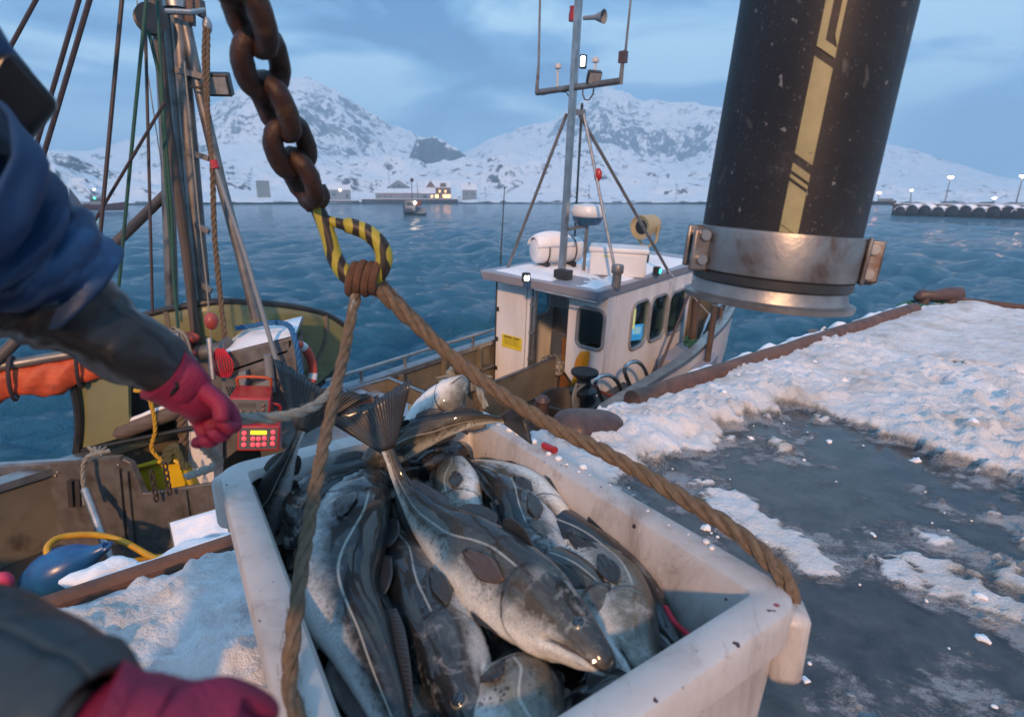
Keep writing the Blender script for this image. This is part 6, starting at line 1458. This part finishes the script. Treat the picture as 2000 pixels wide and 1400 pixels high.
fill = [('dark cod filling the gap left of the largest cod', [(790, 1300, 2.74), (775, 1200, 2.77), (765, 1100, 2.78), (770, 1000, 2.77), (790, 920, 2.75)], img(.6, 0, .8)),
 ('dark cod deep between the speckled cod and the white lined one', [(960, 1090, 2.76), (950, 1010, 2.79), (940, 940, 2.81), (935, 880, 2.80), (935, 830, 2.78)], img(.5, 0, .8)),
 ('glossy black cod in the gap under the downward facing cod', [(1160, 1250, 2.76), (1130, 1170, 2.79), (1110, 1100, 2.80), (1085, 1030, 2.79), (1050, 960, 2.76)], img(.5, -.2, .8)),
 ('black cod deepest along the right wall, beyond the other black one', [(1420, 1330, 2.68), (1380, 1240, 2.72), (1320, 1150, 2.74), (1260, 1070, 2.75), (1200, 1000, 2.74)], img(.5, -.4, .7)),
 ('black cod deep along the left wall of the tub', [(620, 1400, 2.70), (580, 1280, 2.74), (545, 1170, 2.76), (520, 1080, 2.75), (510, 990, 2.72)], img(-.5, 0, .8)),
 ('dark cod lying at the bottom in the front corner of the tub', [(1330, 1460, 2.70), (1180, 1450, 2.74), (1040, 1440, 2.75), (900, 1470, 2.74), (780, 1500, 2.7)], img(0, -.6, .8)),
 ('dark cod lying under the cod painted warmly lit at the back', [(990, 880, 2.84), (930, 868, 2.86), (860, 872, 2.87), (790, 888, 2.85), (720, 915, 2.80)], img(0, -.6, .8))]
for lb, spn, dd in fill: cod(lb, spn, dd, 'dark', .08, 1.1, .6, eye=False, pelvic=False)

UPD = Vector((0, 0, 1))
more = [('grey cod lying along the right wall below the rope', [(.325, -.54, 2.79), (.345, -.34, 2.83), (.34, -.05, 2.845), (.31, .25, 2.84), (.26, .48, 2.82)], TA * .8 + UPD * .5, 'dark', .082),
 ('olive cod with its white belly up at the front right corner', [(.19, -.57, 2.80), (.215, -.40, 2.835), (.21, -.2, 2.84), (.17, .08, 2.81), (.12, .3, 2.77)], TA * .9 + UPD * .35, 'olive', .088),
 ('dark cod across the front wall under the white bellied ones', [(.33, -.53, 2.72), (.15, -.54, 2.77), (-.05, -.54, 2.79), (-.22, -.53, 2.77), (-.34, -.5, 2.72)], TB * .3 + UPD, 'dark', .08),
 ('grey cod low in the front left of the tub', [(-.30, -.53, 2.74), (-.26, -.35, 2.78), (-.22, -.1, 2.79), (-.22, .15, 2.78), (-.25, .35, 2.74)], -TA + UPD * .6, 'grey', .085),
 ('olive cod in the back right corner under the downward facing one', [(.24, .05, 2.74), (.25, .2, 2.78), (.24, .36, 2.81), (.2, .5, 2.82), (.1, .53, 2.82)], TA + UPD * .6, 'olive', .08),
 ('dark cod in the middle beneath the largest one', [(-.02, -.5, 2.70), (.02, -.3, 2.75), (.03, -.05, 2.78), (0, .2, 2.78), (-.05, .42, 2.76)], UPD + TA * .3, 'dark', .09),
 ('grey cod at the back wall beneath the one painted warmly lit', [(-.33, .40, 2.80), (-.2, .48, 2.84), (0, .52, 2.86), (.18, .52, 2.85), (.3, .46, 2.80)], UPD - TB * .5, 'grey', .085)]
for lb, spn, dd, kd, hm in more: cod(lb, spn, dd, kd, hm, 1.05, .6, eye=False, pelvic=False, tubsp=True)

# ------------------------------------------------------------------ chain, hook, sling
m_chain = pm('rusty_chain', (.022, .010, .008), (.060, .026, .016), 22, .5, metal=.25, bump=.7, bs=70, c3=(.14, .075, .03), ns3=9, lo3=.58, hi3=.75)
m, nt, N, L, b = nodes_of('striped_hook'); wv = nt.nodes.new('ShaderNodeTexWave'); wv.inputs['Scale'].default_value = 8; wv.inputs['Distortion'].default_value = 5.0; wv.inputs['Detail'].default_value = 3; L.new(objco(nt), wv.inputs['Vector'])
L.new(ramp(nt, wv.outputs['Fac'], [(.45, (.022, .014, .010)), (.62, (.36, .31, .03))]), b.inputs['Base Color']); b.inputs['Roughness'].default_value = .5; m_hook = m
chn = thing('hoist_chain', 'heavy rusty hoist chain hanging over the tub', 'chain', PY(600, 380, 1.55))
cpts = catmull([PY(452, -240, 1.08), PY(466, -90, 1.16), PY(478, 0, 1.24), PY(506, 115, 1.33), PY(548, 240, 1.43), PY(590, 345, 1.52), PY(606, 392, 1.56)], 60)
cl_ = [0]
for i in range(60): cl_.append(cl_[-1] + (cpts[i + 1] - cpts[i]).length)
def cat_(s): i = min(59, max(0, int(np.searchsorted(cl_, s)) - 1)); return cpts[i].lerp(cpts[i + 1], (s - cl_[i]) / (cl_[i + 1] - cl_[i]))
pitch = .104; nl = int(cl_[-1] / pitch); off_ = cl_[-1] - nl * pitch
for k in range(nl):
    s0 = off_ + k * pitch - .032; s1 = s0 + pitch + .064; a = cat_(max(0, s0)); b_ = cat_(min(cl_[-1], s1)); c = (a + b_) / 2; t = (b_ - a).normalized()
    rw = .0235; wide = .050; Lh = (pitch + .064) / 2 - rw
    h = Vector((1, 0, 0)) - t * t.x; h.normalize(); q2 = t.cross(h); ang = R(38) if k % 2 else R(128); wdir = h * math.cos(ang) + q2 * math.sin(ang)
    pts = []
    for j in range(28):
        f = 2 * math.pi * j / 28; cy = math.copysign(abs(math.cos(f)) ** .75, math.cos(f)); sxx = math.copysign(abs(math.sin(f)) ** .9, math.sin(f)); pts.append(c + t * cy * Lh + wdir * sxx * (wide - rw * .3))
    lk = MB().tube(pts, [rw * (1 + .10 * mnoise.noise(p * 26)) for p in pts], 14, closed=True, hint=tuple(t.cross(wdir)))
    lk.v = [p + Vector((mnoise.noise(p * 60), mnoise.noise(p * 60 + Vector((9, 0, 0))), mnoise.noise(p * 60 + Vector((0, 9, 0))))) * .0028 for p in lk.v]
    obj('chain_link', lk, m_chain, chn, 80)
hk = thing('lifting_hook', 'yellow and black striped lifting hook at the end of the rusty chain', 'hook', PY(700, 500, 1.6))
hp = W(1.6); Hk = [hp(612, 392), hp(628, 425), hp(642, 462), hp(655, 505), hp(678, 538), hp(710, 549), hp(738, 535), hp(750, 505), hp(742, 478), hp(720, 456), hp(690, 443), hp(660, 436), hp(640, 430)]
D = catmull(Hk, 60); obj('hook_body', MB().tube(D, [.019 + .006 * math.sin(math.pi * i / 60) + (-.006 if i > 52 else 0) for i in range(61)], 16), m_hook, hk, 80)
obj('shackle', MB().tube(catmull([hp(590, 372), hp(600, 395), hp(618, 400), hp(630, 384), hp(622, 366)], 20), .021, 12), m_chain, hk, 80)
obj('swivel', MB().tube([hp(604, 368), hp(614, 395), hp(620, 408)], [.03, .036, .028], 14), m_chain, hk, 80)
Cc = TP(HW + .02, -HL - .0, RIM + .025); Ac = TP(-HW - .03, HL + .02, RIM - .02); Bc = TP(HW, HL, RIM); Dc = TP(-HW, -HL, RIM)
def rp(pts): return catmull(pts, 80)
sl = []
sl.append(('sling_rope', [PY(722, 552, 1.6), PY(760, 585, 1.6), PY(800, 622, 1.6), PY(875, 690, 1.58), PY(960, 757, 1.54), PY(1080, 832, 1.47), PY(1200, 893, 1.38), PY(1330, 970, 1.26), PY(1440, 1040, 1.16), PY(1515, 1108, 1.08), PY(1540, 1150, 1.05), PY(1543, 1215, 1.035)], .021, 'thick tan sling rope sweeping from the hook along the right rim of the tub', m_twine))
sl.append(('sling_rope', [PY(700, 556, 1.6), PY(688, 610, 1.55), PY(672, 690, 1.45), PY(650, 790, 1.30), PY(626, 900, 1.15), PY(604, 1020, 1.02), PY(585, 1140, .90), PY(572, 1250, .82), PY(566, 1340, .77), PY(590, 1420, .70)], .0145, 'tan sling rope falling steeply from the hook to the near left rim', m_twine))
sl.append(('sling_rope', [PY(735, 548, 1.62), PY(790, 605, 1.72), PY(840, 655, 1.85), PY(880, 700, 1.98), PY(908, 738, 2.08), PY(925, 770, 2.12), PY(942, 800, 2.15)], .02, 'dark tan sling rope from the hook to the frayed knot at the back corner', m_twine))
sl.append(('sling_rope', [PY(696, 556, 1.6), PY(684, 640, 1.52), PY(664, 730, 1.42), PY(640, 772, 1.33), PY(600, 800, 1.24), PY(540, 815, 1.15), PY(480, 817, 1.08), PY(430, 814, 1.05), PY(404, 826, 1.05), PY(400, 870, 1.15), PY(425, 905, 1.4), Ac], .0125, 'grey sling rope held out sideways in the pink gloved hand', m_greyrope))
for nm, pts, r, lb, mt_ in sl: solo(nm, MB().rope(rp(pts), r, 15, 7, fuzz=260), mt_, lb, 'rope', pts[0], 'lifting sling of the fish tub')
hb_ = PY(712, 545, 1.6); mb = MB()
for k in range(4):
    ph = .35 * k - .5; c = hb_ + Vector((.022 * (k - 1.5), 0, .004 * (k % 2)))
    mb.tube([c + Vector((.010 * math.sin(t), .038 * math.cos(t), .040 * math.sin(t))) for t in [2 * math.pi * j / 18 for j in range(18)]], .0125, 8, closed=True)
solo('rope_eye', mb, pm('rusty_rope', (.13, .06, .03), (.08, .04, .022), 50, .9, bump=.7, bs=150), 'rust brown rope turns bound round the bottom of the striped hook', 'rope', hb_)
kq = PY(906, 738, 2.08); mb = MB()
for k in range(5):
    a = k * 1.3; mb.tube(catmull([kq + Vector((.05 * math.cos(a + t), .04 * math.sin(a + t * 1.3), .035 * math.sin(t + k))) for t in (0, 1.4, 2.8, 4.2, 5.6)], 20), .016, 8)
rk = random.Random(4)
for k in range(16):
    d = Vector((rk.uniform(-1, 1), rk.uniform(-.6, .6), rk.uniform(-.9, .3))).normalized(); mb.tube(catmull([kq, kq + d * .05, kq + d * rk.uniform(.07, .12) + Vector((0, 0, -.02))], 6), [.007, .007, .006, .006, .005, .004, .003], 5)
mb.rope(catmull([kq, kq + Vector((.06, .0, -.03)), PY(935, 760, 2.0), PY(948, 795, 1.98)], 20), .014, 14)
solo('rope_knot', mb, m_greyrope, 'frayed knot of old rope above the back corner of the tub', 'knot', kq)
solo('red_marker', MB().tube([kq + Vector((-.03, -.05, -.005)), kq + Vector((.02, -.055, -.015))], .02, 8), m_red, 'red whipping on the frayed knot', 'tape', kq)
q = PY(1172, 893, 1.60); q.z = RIM + .01; solo('red_tag', MB().tube([TP(HW - .02, .22, RIM + .01), TP(HW - .015, .16, RIM + .012)], .012, 8), m_red, 'small red scrap on the right rim of the tub', 'tape', TP(HW - .02, .2, RIM))
solo('cord_scrap', MB().tube(catmull([PZ(1300, 1185, 2.88), PZ(1318, 1215, 2.89), PZ(1345, 1240, 2.88), PZ(1372, 1268, 2.90)], 16), .006, 6), pm('red_cord', (.5, .02, .05)), 'thin dark red cord lying on the black cod by the right wall', 'cord', PZ(1318, 1215, 2.89))

# ------------------------------------------------------------------ the hanging hose
m, nt, N, L, b = nodes_of('scuffed_rubber'); co = objco(nt)
sc1 = sstep(nt, .66, .74, noise_tex(nt, 26, 3, .5, objco(nt, (1, 1, .45)), .2)); sc2 = sstep(nt, .60, .72, noise_tex(nt, 7, 8, .7, co, .8)); sc3 = sstep(nt, .715, .74, noise_tex(nt, 60, 2, .5, objco(nt, (1, 1, .6))))
c0 = ramp(nt, noise_tex(nt, 3, 6, .6, co), [(.3, (.012, .012, .014)), (.7, (.026, .025, .028))])
c0 = mixc(nt, mathn(nt, 'MULTIPLY', sc2, .28), c0, (.16, .155, .15)); sc4 = sstep(nt, .68, .71, noise_tex(nt, 150, 2, .5, co)); c0 = mixc(nt, mathn(nt, 'MULTIPLY', sc4, .35), c0, (.25, .25, .25))
sc5 = sstep(nt, .66, .70, noise_tex(nt, 22, 6, .75, objco(nt, (.25, 1, 1)), .3)); c0 = mixc(nt, mathn(nt, 'MULTIPLY', sc5, .3), c0, (.22, .22, .22))
c0 = mixc(nt, mathn(nt, 'MULTIPLY', sc1, .35), c0, (.2, .19, .18)); c0 = mixc(nt, mathn(nt, 'MULTIPLY', sc3, .4), c0, (.36, .36, .35))
L.new(c0, b.inputs['Base Color']); b.inputs['Roughness'].default_value = .5; bumpn(nt, noise_tex(nt, 40, 5, .6, co), .25, .004, b); b.inputs['Specular IOR Level'].default_value = .25; m_hose = m
m_galv = pm('galvanised_steel', (.32, .31, .30), (.20, .19, .185), 9, .42, metal=.8, bump=.25, bs=50, c3=(.15, .08, .05), ns3=7, lo3=.50, hi3=.72)
h0 = PY(1500, 558, 1.5); h1 = PY(1613, 0, 1.5); ha = (h1 - h0).normalized(); hose = thing('suction_hose', 'fat scuffed black rubber hose with a steel clamp and flange, hanging at the upper right', 'hose', h0)
hx = (Vector((0, -1, 0)) - ha * -ha.y).normalized(); hy = ha.cross(hx)
HR = .190
obj('rubber_hose', MB().lathe([(HR - .03, .0), (HR, .02)] + [(HR + .0008 * math.sin(i * .9), .05 + .1 * i) for i in range(1, 26)], h0, ha, 56, hint=tuple(hx)), m_hose, hose, 80)
mouth = obj('flange', MB().lathe([(HR - .02, .06), (HR - .022, -.02), (HR - .01, -.04), (HR + .020, -.04), (HR + .022, -.027), (HR + .005, -.022), (HR - .004, .01), (HR - .004, .05), (HR - .02, .06)], h0, ha, 56, hint=tuple(hx)), m_galv, hose, 40)
obj('rubber_lip', MB().lathe([(HR + .002, .008), (HR + .007, .012), (HR + .007, .032), (HR + .002, .036)], h0, ha, 56, hint=tuple(hx)), m_blk, hose, 40)
cb = obj('clamp_band', MB().lathe([(HR + .002, .035), (HR + .010, .037), (HR + .012, .045), (HR + .012, .135), (HR + .010, .143), (HR + .002, .145)], h0, ha, 56, hint=tuple(hx)), m_galv, hose, 40)
for ang, sgn in ((R(68), 1), (R(-82), -1)):
    d = hx * math.cos(ang) + hy * math.sin(ang); tn = ha.cross(d)
    c = h0 + ha * .09 + d * (HR + .026); rot = Matrix((d, tn, ha)).transposed()
    for o2 in ((-.02, .02)):
        obj('clamp_ear', MB().box(c + tn * o2 - ha * (.008 if o2 > 0 else 0), (.052, .012, .105), rot), m_galv if o2 < 0 or sgn < 0 else m_dkrust, cb, 30, bevel=.008)
    for z_ in (-.030, .030):
        obj('bolt', MB().cyl(c + ha * z_ - tn * .038, c + ha * z_ + tn * .038, .013, 10), m_alu, cb)
obj('buckle_plate', MB().box(h0 + ha * .09 + (hx * math.cos(R(58)) + hy * math.sin(R(58))) * (HR + .018), (.012, .05, .115), Matrix((hx * math.cos(R(58)) + hy * math.sin(R(58)), ha.cross(hx * math.cos(R(58)) + hy * math.sin(R(58))), ha)).transposed()), m_galv, cb, 30, bevel=.005)
# the printed yellow stripe running up the hose
m_stripe = pm('yellow_stripe', (.30, .26, .12), (.22, .19, .09), 14, .5, c3=(.10, .09, .05), ns3=30, lo3=.66, hi3=.72)
def on_hose(ang, z, lift=.0022): d = hx * math.cos(ang) + hy * math.sin(ang); return h0 + ha * z + d * (HR + lift)
def zpx(px, py):
    v = PY(px, py, 1.33) - h0; return v.dot(ha)
def stripe(z0, z1, a0, a1, skew=.012):
    rows = []
    nz = max(3, int((z1 - z0) / .03))
    for i in range(nz + 1):
        row = []
        for k in range(9):
            f = k / 8; zz = z0 + (z1 - z0) * i / nz - skew * (f - .5) * 2; row.append(on_hose(a0 + (a1 - a0) * f, zz))
        rows.append(row)
    return MB().grid(rows)
def find_ang(px, py):
    best = None
    for k in range(-90, 91):
        for zz in np.linspace(.05, 1.2, 60):
            p = on_hose(R(k), zz); v = p - EYE; X = 1000 + FPX * v.dot(RT) / v.dot(FW); Yp = 700 - FPX * v.dot(UPV) / v.dot(FW); e_ = (X - px) ** 2 + (Yp - py) ** 2
            if best is None or e_ < best[0]: best = (e_, R(k), zz)
    return best[1], best[2]
aL, zA = find_ang(1555, 300); aR, _ = find_ang(1588, 310); zs = [find_ang(1570, y)[1] for y in (470, 462, 455, 368, 352, 340, 328, 305, 125, 112, 92, 30)]
amid = (aL + aR) / 2; aw_ = abs(aR - aL) / 2; sg_ = 1 if aR > aL else -1
def seg(z0, z1, f0=-1., f1=1.): obj('stripe_mark', stripe(z0, z1, amid + sg_ * aw_ * f0, amid + sg_ * aw_ * f1), m_stripe, hose, 80)
Z = zs
seg(Z[0] + .0, Z[1] + .004); seg(Z[2], Z[3]); seg(Z[4] - .012, Z[5] - .004); seg(Z[5] + .003, Z[6]); seg(Z[7], Z[8]); seg(Z[9], Z[10]); seg(Z[10], Z[11] + .06, -1, -.25); seg(Z[10] + .0, Z[11] + .06, .55, 1); seg(Z[11] + .06, Z[11] + .30)

# ------------------------------------------------------------------ the worker in the blue jacket, mostly outside the picture on the left
def skin(name, joints, edges, mat, parent, sub=2, rootj=None, noise=0., nsc=6.):
    me = bpy.data.meshes.new(name); ks = list(joints.keys()); org = ORG[root_of(parent).name]
    me.from_pydata([tuple(Vector(joints[k][0]) - org) for k in ks], [(ks.index(a), ks.index(b_)) for a, b_ in edges], [])
    o = bpy.data.objects.new(name, me); COL.objects.link(o); o.parent = parent
    md = o.modifiers.new('skin', 'SKIN'); md.use_smooth_shade = True
    sv = me.skin_vertices[0].data if me.skin_vertices else None
    if sv is None:
        bpy.context.view_layer.objects.active = o; bpy.context.view_layer.update(); sv = me.skin_vertices[0].data
    for i, k in enumerate(ks):
        r = joints[k][1]; sv[i].radius = (r, r) if not isinstance(r, tuple) else r
        sv[i].use_root = (k == (rootj or ks[0]))
    md = o.modifiers.new('sub', 'SUBSURF'); md.levels = sub; md.render_levels = sub
    if noise:
        tx = bpy.data.textures.new(name + '_folds', 'CLOUDS'); tx.noise_scale = nsc; tx.noise_depth = 2
        md = o.modifiers.new('folds', 'DISPLACE'); md.texture = tx; md.strength = noise; md.mid_level = .5; md.texture_coords = 'GLOBAL'
    me.materials.append(mat); return o
m_skin = pm('skin', (.55, .33, .24), (.48, .27, .20), 12, .5)
m_jacket = pm('blue_jacket', (.008, .042, .12), (.005, .022, .07), 7, .55, bump=.3, bs=60, c3=(.03, .09, .20), ns3=5)
m_oil = pm('dark_oilskin', (.008, .009, .011), (.016, .017, .02), 5, .34, bump=.35, bs=12, bd=.012, coat=.1, spec=.35)
m_over = pm('dark_green_oilskin', (.028, .036, .038), (.018, .024, .027), 5, .38, bump=.3, bs=12, bd=.012)
m_glove = pm('magenta_glove', (.27, .008, .05), (.18, .005, .035), 14, .6, bump=.7, bs=170, c3=(.38, .05, .10), ns3=9, lo3=.56, hi3=.72)
person = thing('person', 'person in blue jacket, dark oilskin sleeves and pink gloves, reaching out with the sling rope', 'person', (-1.0, .62, QZ))
hand1 = PY(385, 768, 1.03); wr1 = PY(330, 735, 1.0); el1 = PY(60, 545, .90); sh1 = PY(-190, 330, .74)
sh2 = Vector((-.98, .26, 3.70)); el2 = PY(-160, 1380, .36); wr2 = PY(205, 1445, .33); hand2 = PY(350, 1490, .34)
pel = Vector((-1.12, .52, 3.22)); ch_ = Vector((-1.06, .52, 3.60)); nk = Vector((-.97, .58, 3.84)); hd = Vector((-.93, .62, 4.00)); hd2 = Vector((-.91, .63, 4.10))
J = {'pelvis': (pel, .15), 'waist': (pel.lerp(ch_, .5), .135), 'chest': (ch_, .155), 'neck0': (ch_.lerp(nk, .7), .075), 'neck': (nk, .055), 'head': (hd, .09), 'crown': (hd2, .08),
     'sh1': (sh1, .07), 'el1': (el1, .045), 'wr1': (wr1, .032), 'sh2': (sh2, .07), 'el2': (el2, .045), 'wr2': (wr2, .032),
     'hip1': (pel + Vector((.02, .11, -.06)), .10), 'kn1': (Vector((-1.08, .66, 2.80)), .065), 'an1': (Vector((-1.12, .70, 2.39)), .045), 'toe1': (Vector((-.93, .74, 2.35)), .035),
     'hip2': (pel + Vector((-.02, -.11, -.06)), .10), 'kn2': (Vector((-1.12, .36, 2.80)), .065), 'an2': (Vector((-1.18, .34, 2.39)), .045), 'toe2': (Vector((-1.0, .36, 2.35)), .035)}
E_ = [('pelvis', 'waist'), ('waist', 'chest'), ('chest', 'neck0'), ('neck0', 'neck'), ('neck', 'head'), ('head', 'crown'), ('chest', 'sh1'), ('sh1', 'el1'), ('el1', 'wr1'), ('chest', 'sh2'), ('sh2', 'el2'), ('el2', 'wr2'),
      ('pelvis', 'hip1'), ('hip1', 'kn1'), ('kn1', 'an1'), ('an1', 'toe1'), ('pelvis', 'hip2'), ('hip2', 'kn2'), ('kn2', 'an2'), ('an2', 'toe2')]
skin('body', J, E_, m_skin, person, 2, 'pelvis')
def fold_tube(name, path, rad, mat, seed, amp=.016, n=36, m=64, along=9., flare=None):
    D = catmull(path, m); T, N, B = frames(D); rr = [float(np.interp(i / m, [k / (len(rad) - 1) for k in range(len(rad))], rad)) for i in range(m + 1)]; rows = []
    for i in range(m + 1):
        row = []
        for k in range(n):
            a = 2 * math.pi * k / n; f = i / m
            fold = amp * (.9 * mnoise.noise(Vector((f * along, math.cos(a) * 1.3 + seed, math.sin(a) * 1.3))) + .5 * math.sin(f * along * 2.2 + 1.5 * math.cos(a + seed) + seed) + .35 * mnoise.noise(Vector((f * along * 2.3, math.cos(a) * 2.6, math.sin(a) * 2.6 + seed))))
            row.append(D[i] + (N[i] * math.cos(a) + B[i] * math.sin(a)) * (rr[i] + fold))
        rows.append(row + row[:1])
    mb = MB().grid(rows); return obj(name, mb, mat, person, 80, solid=.006)
arm1 = [sh1, sh1.lerp(el1, .5) + Vector((0, 0, -.01)), el1, el1.lerp(wr1, .5), wr1]
fold_tube('jacket_sleeve', [sh1, PY(-60, 420, .82), PY(30, 475, .87), PY(100, 515, .90), PY(168, 558, .93)], [.13, .112, .098, .088, .070], m_jacket, 1.0, .017)
fold_tube('oilskin_sleeve', [PY(-60, 545, .86), PY(30, 565, .90), PY(130, 600, .935), PY(245, 672, .975), PY(352, 742, 1.01)], [.075, .080, .074, .062, .050], m_oil, 4.0, .009)
fold_tube('oilskin_sleeve', [sh2, sh2.lerp(el2, .5), el2, PY(30, 1390, .345), PY(190, 1420, .33)], [.12, .11, .095, .072, .040], m_over, 7.0, .006)
fold_tube('jacket', [pel + Vector((0, 0, -.18)), pel, ch_.lerp(pel, .5), ch_, ch_.lerp(nk, .65)], [.22, .21, .20, .215, .13], m_jacket, 2.0, .018, 40)
fold_tube('trousers', [J['hip1'][0] + Vector((0, 0, .05)), J['kn1'][0], J['an1'][0]], [.135, .10, .085], m_over, 3., .012); fold_tube('trousers', [J['hip2'][0] + Vector((0, 0, .05)), J['kn2'][0], J['an2'][0]], [.135, .10, .085], m_over, 5., .012)
for s_ in ('1', '2'): obj('boot', MB().tube([J['an' + s_][0] + Vector((0, 0, .08)), J['an' + s_][0] + Vector((0, 0, -.02)), J['an' + s_][0].lerp(J['toe' + s_][0], .5), J['toe' + s_][0]], [.075, .075, .06, .045], 14), m_blk, person, 80)
# head: face, ears, hair under a hood with a stiff neck flap
fdir = Vector((.75, .55, -.25)).normalized(); sdir = fdir.cross(Vector((0, 0, 1))).normalized(); udir = sdir.cross(fdir)
obj('nose', MB().tube([hd + fdir * .085 + udir * .045, hd + fdir * .115 + udir * .0, hd + fdir * .09 - udir * .01], [.012, .018, .012], 10), m_skin, person, 80)
for s_ in (-1, 1):
    obj('eye', MB().ball(hd + fdir * .083 + sdir * .033 * s_ + udir * .04, .012, 10), m_frp, person); obj('ear', MB().ball(hd + sdir * .09 * s_ + udir * .02, (.018, .018, .033), 10), m_skin, person)
obj('mouth', MB().ball(hd + fdir * .09 - udir * .05, (.012, .025, .007), 10, Matrix((fdir, sdir, udir)).transposed()), pm('lips', (.40, .16, .14), (.35, .13, .12), 9, .5), person)
hood = MB(); rows = []
for i in range(13):
    t = math.pi * .62 * i / 12; row = []
    for k in range(29):
        a = 2 * math.pi * k / 28; d = -fdir * .35 + udir; d.normalize(); e1 = sdir; e2 = d.cross(e1); row.append(hd + udir * .03 + (d * math.cos(t) + (e1 * math.cos(a) + e2 * math.sin(a)) * math.sin(t)) * (.135 + .006 * mnoise.noise(Vector((t * 3, a, 0)))))
    rows.append(row)
obj('hood', hood.grid(rows), m_jacket, person, 80, solid=.006)
# the blue and black storm flap of the shoulder that hangs into the upper left corner
F0 = [PY(-190, 150, .78), PY(-60, -40, .84), PY(8, 75, .87), PY(112, 200, .93), PY(47, 280, .91), PY(-30, 235, .87), PY(-150, 300, .80)]
obj('storm_flap', MB().prism(F0[:3] + [F0[2].lerp(F0[3], .5), F0[5].lerp(F0[4], .1), F0[6]], Vector((-.03, .05, 0))), m_jacket, person, 40, bevel=.012); 
obj('flap_edge', MB().prism([PY(-10, 105, .862), PY(22, 95, .868), PY(113, 201, .925), PY(47, 281, .905), PY(-30, 236, .865), PY(-40, 170, .855)], Vector((-.02, .035, 0))), m_oil, person, 40, bevel=.01)
# gloved hands
def glove(name, wrist, knuck, axis, palmn, curl, rads, label=None):
    """wrist -> knuckles, axis runs across the palm from the little finger to the index finger, palmn is the palm's facing"""
    a = (knuck - wrist); Lp = a.length; a.normalize(); bx_ = (axis - a * axis.dot(a)).normalized(); n = a.cross(bx_); n = n if n.dot(palmn) > 0 else -n
    JJ = {'w0': (wrist - a * .05, rads[0] * 1.15), 'w': (wrist, rads[0])}; EE = [('w0', 'w')]
    JJ['p'] = (wrist + a * Lp * .5, rads[0] * 1.08); EE.append(('w', 'p'))
    for i, (o2, ln) in enumerate(((-.034, .8), (-.012, .97), (.012, 1.0), (.035, .92))):
        base = knuck + bx_ * o2 - n * .004; JJ['k%d' % i] = (base, rads[1] * 1.12); EE.append(('p', 'k%d' % i)); ang = 0; p = base
        for j, (sg, cu) in enumerate(((.046, curl[0]), (.032, curl[1]), (.026, curl[2]))):
            ang += cu * (1 + .06 * (i - 1.5)); d = a * math.cos(ang) + n * math.sin(ang); p = p + d * sg * ln; JJ['f%d%d' % (i, j)] = (p, rads[1] * (1 - .08 * j)); EE.append(('k%d' % i if j == 0 else 'f%d%d' % (i, j - 1), 'f%d%d' % (i, j)))
    t0 = wrist + a * .03 + bx_ * .032 + n * .012; JJ['t0'] = (t0, rads[1] * 1.3); JJ['t1'] = (t0 + (a * .5 + bx_ * .45 + n * .55).normalized() * .045, rads[1] * 1.15); JJ['t2'] = (JJ['t1'][0] + (a * .55 - bx_ * .25 + n * .75).normalized() * .035, rads[1] * 1.0)
    EE += [('w', 't0'), ('t0', 't1'), ('t1', 't2')]
    o = skin(name, JJ, EE, m_glove, person, 2, 'w'); return o
glove('glove', PY(348, 748, 1.0), PY(418, 812, 1.045), Vector((.95, .1, .35)), Vector((.1, -.1, -1)), (R(50), R(72), R(55)), (.042, .0148))
obj('glove_cuff', MB().tube(catmull([PY(318, 728, .985), PY(345, 745, 1.0), PY(372, 768, 1.018)], 12), [.056 - .0008 * i for i in range(13)], 18, flat=.85), m_glove, person, 80)
glove('glove', PY(255, 1440, .335), PY(435, 1452, .345), Vector((.1, .9, .3)), Vector((.2, -.2, -1)), (R(45), R(60), R(40)), (.036, .0125))
obj('glove_cuff', MB().tube(catmull([PY(170, 1420, .33), PY(230, 1432, .335), PY(300, 1444, .338)], 12), [.05 - .0008 * i for i in range(13)], 18, flat=.85), m_glove, person, 80)
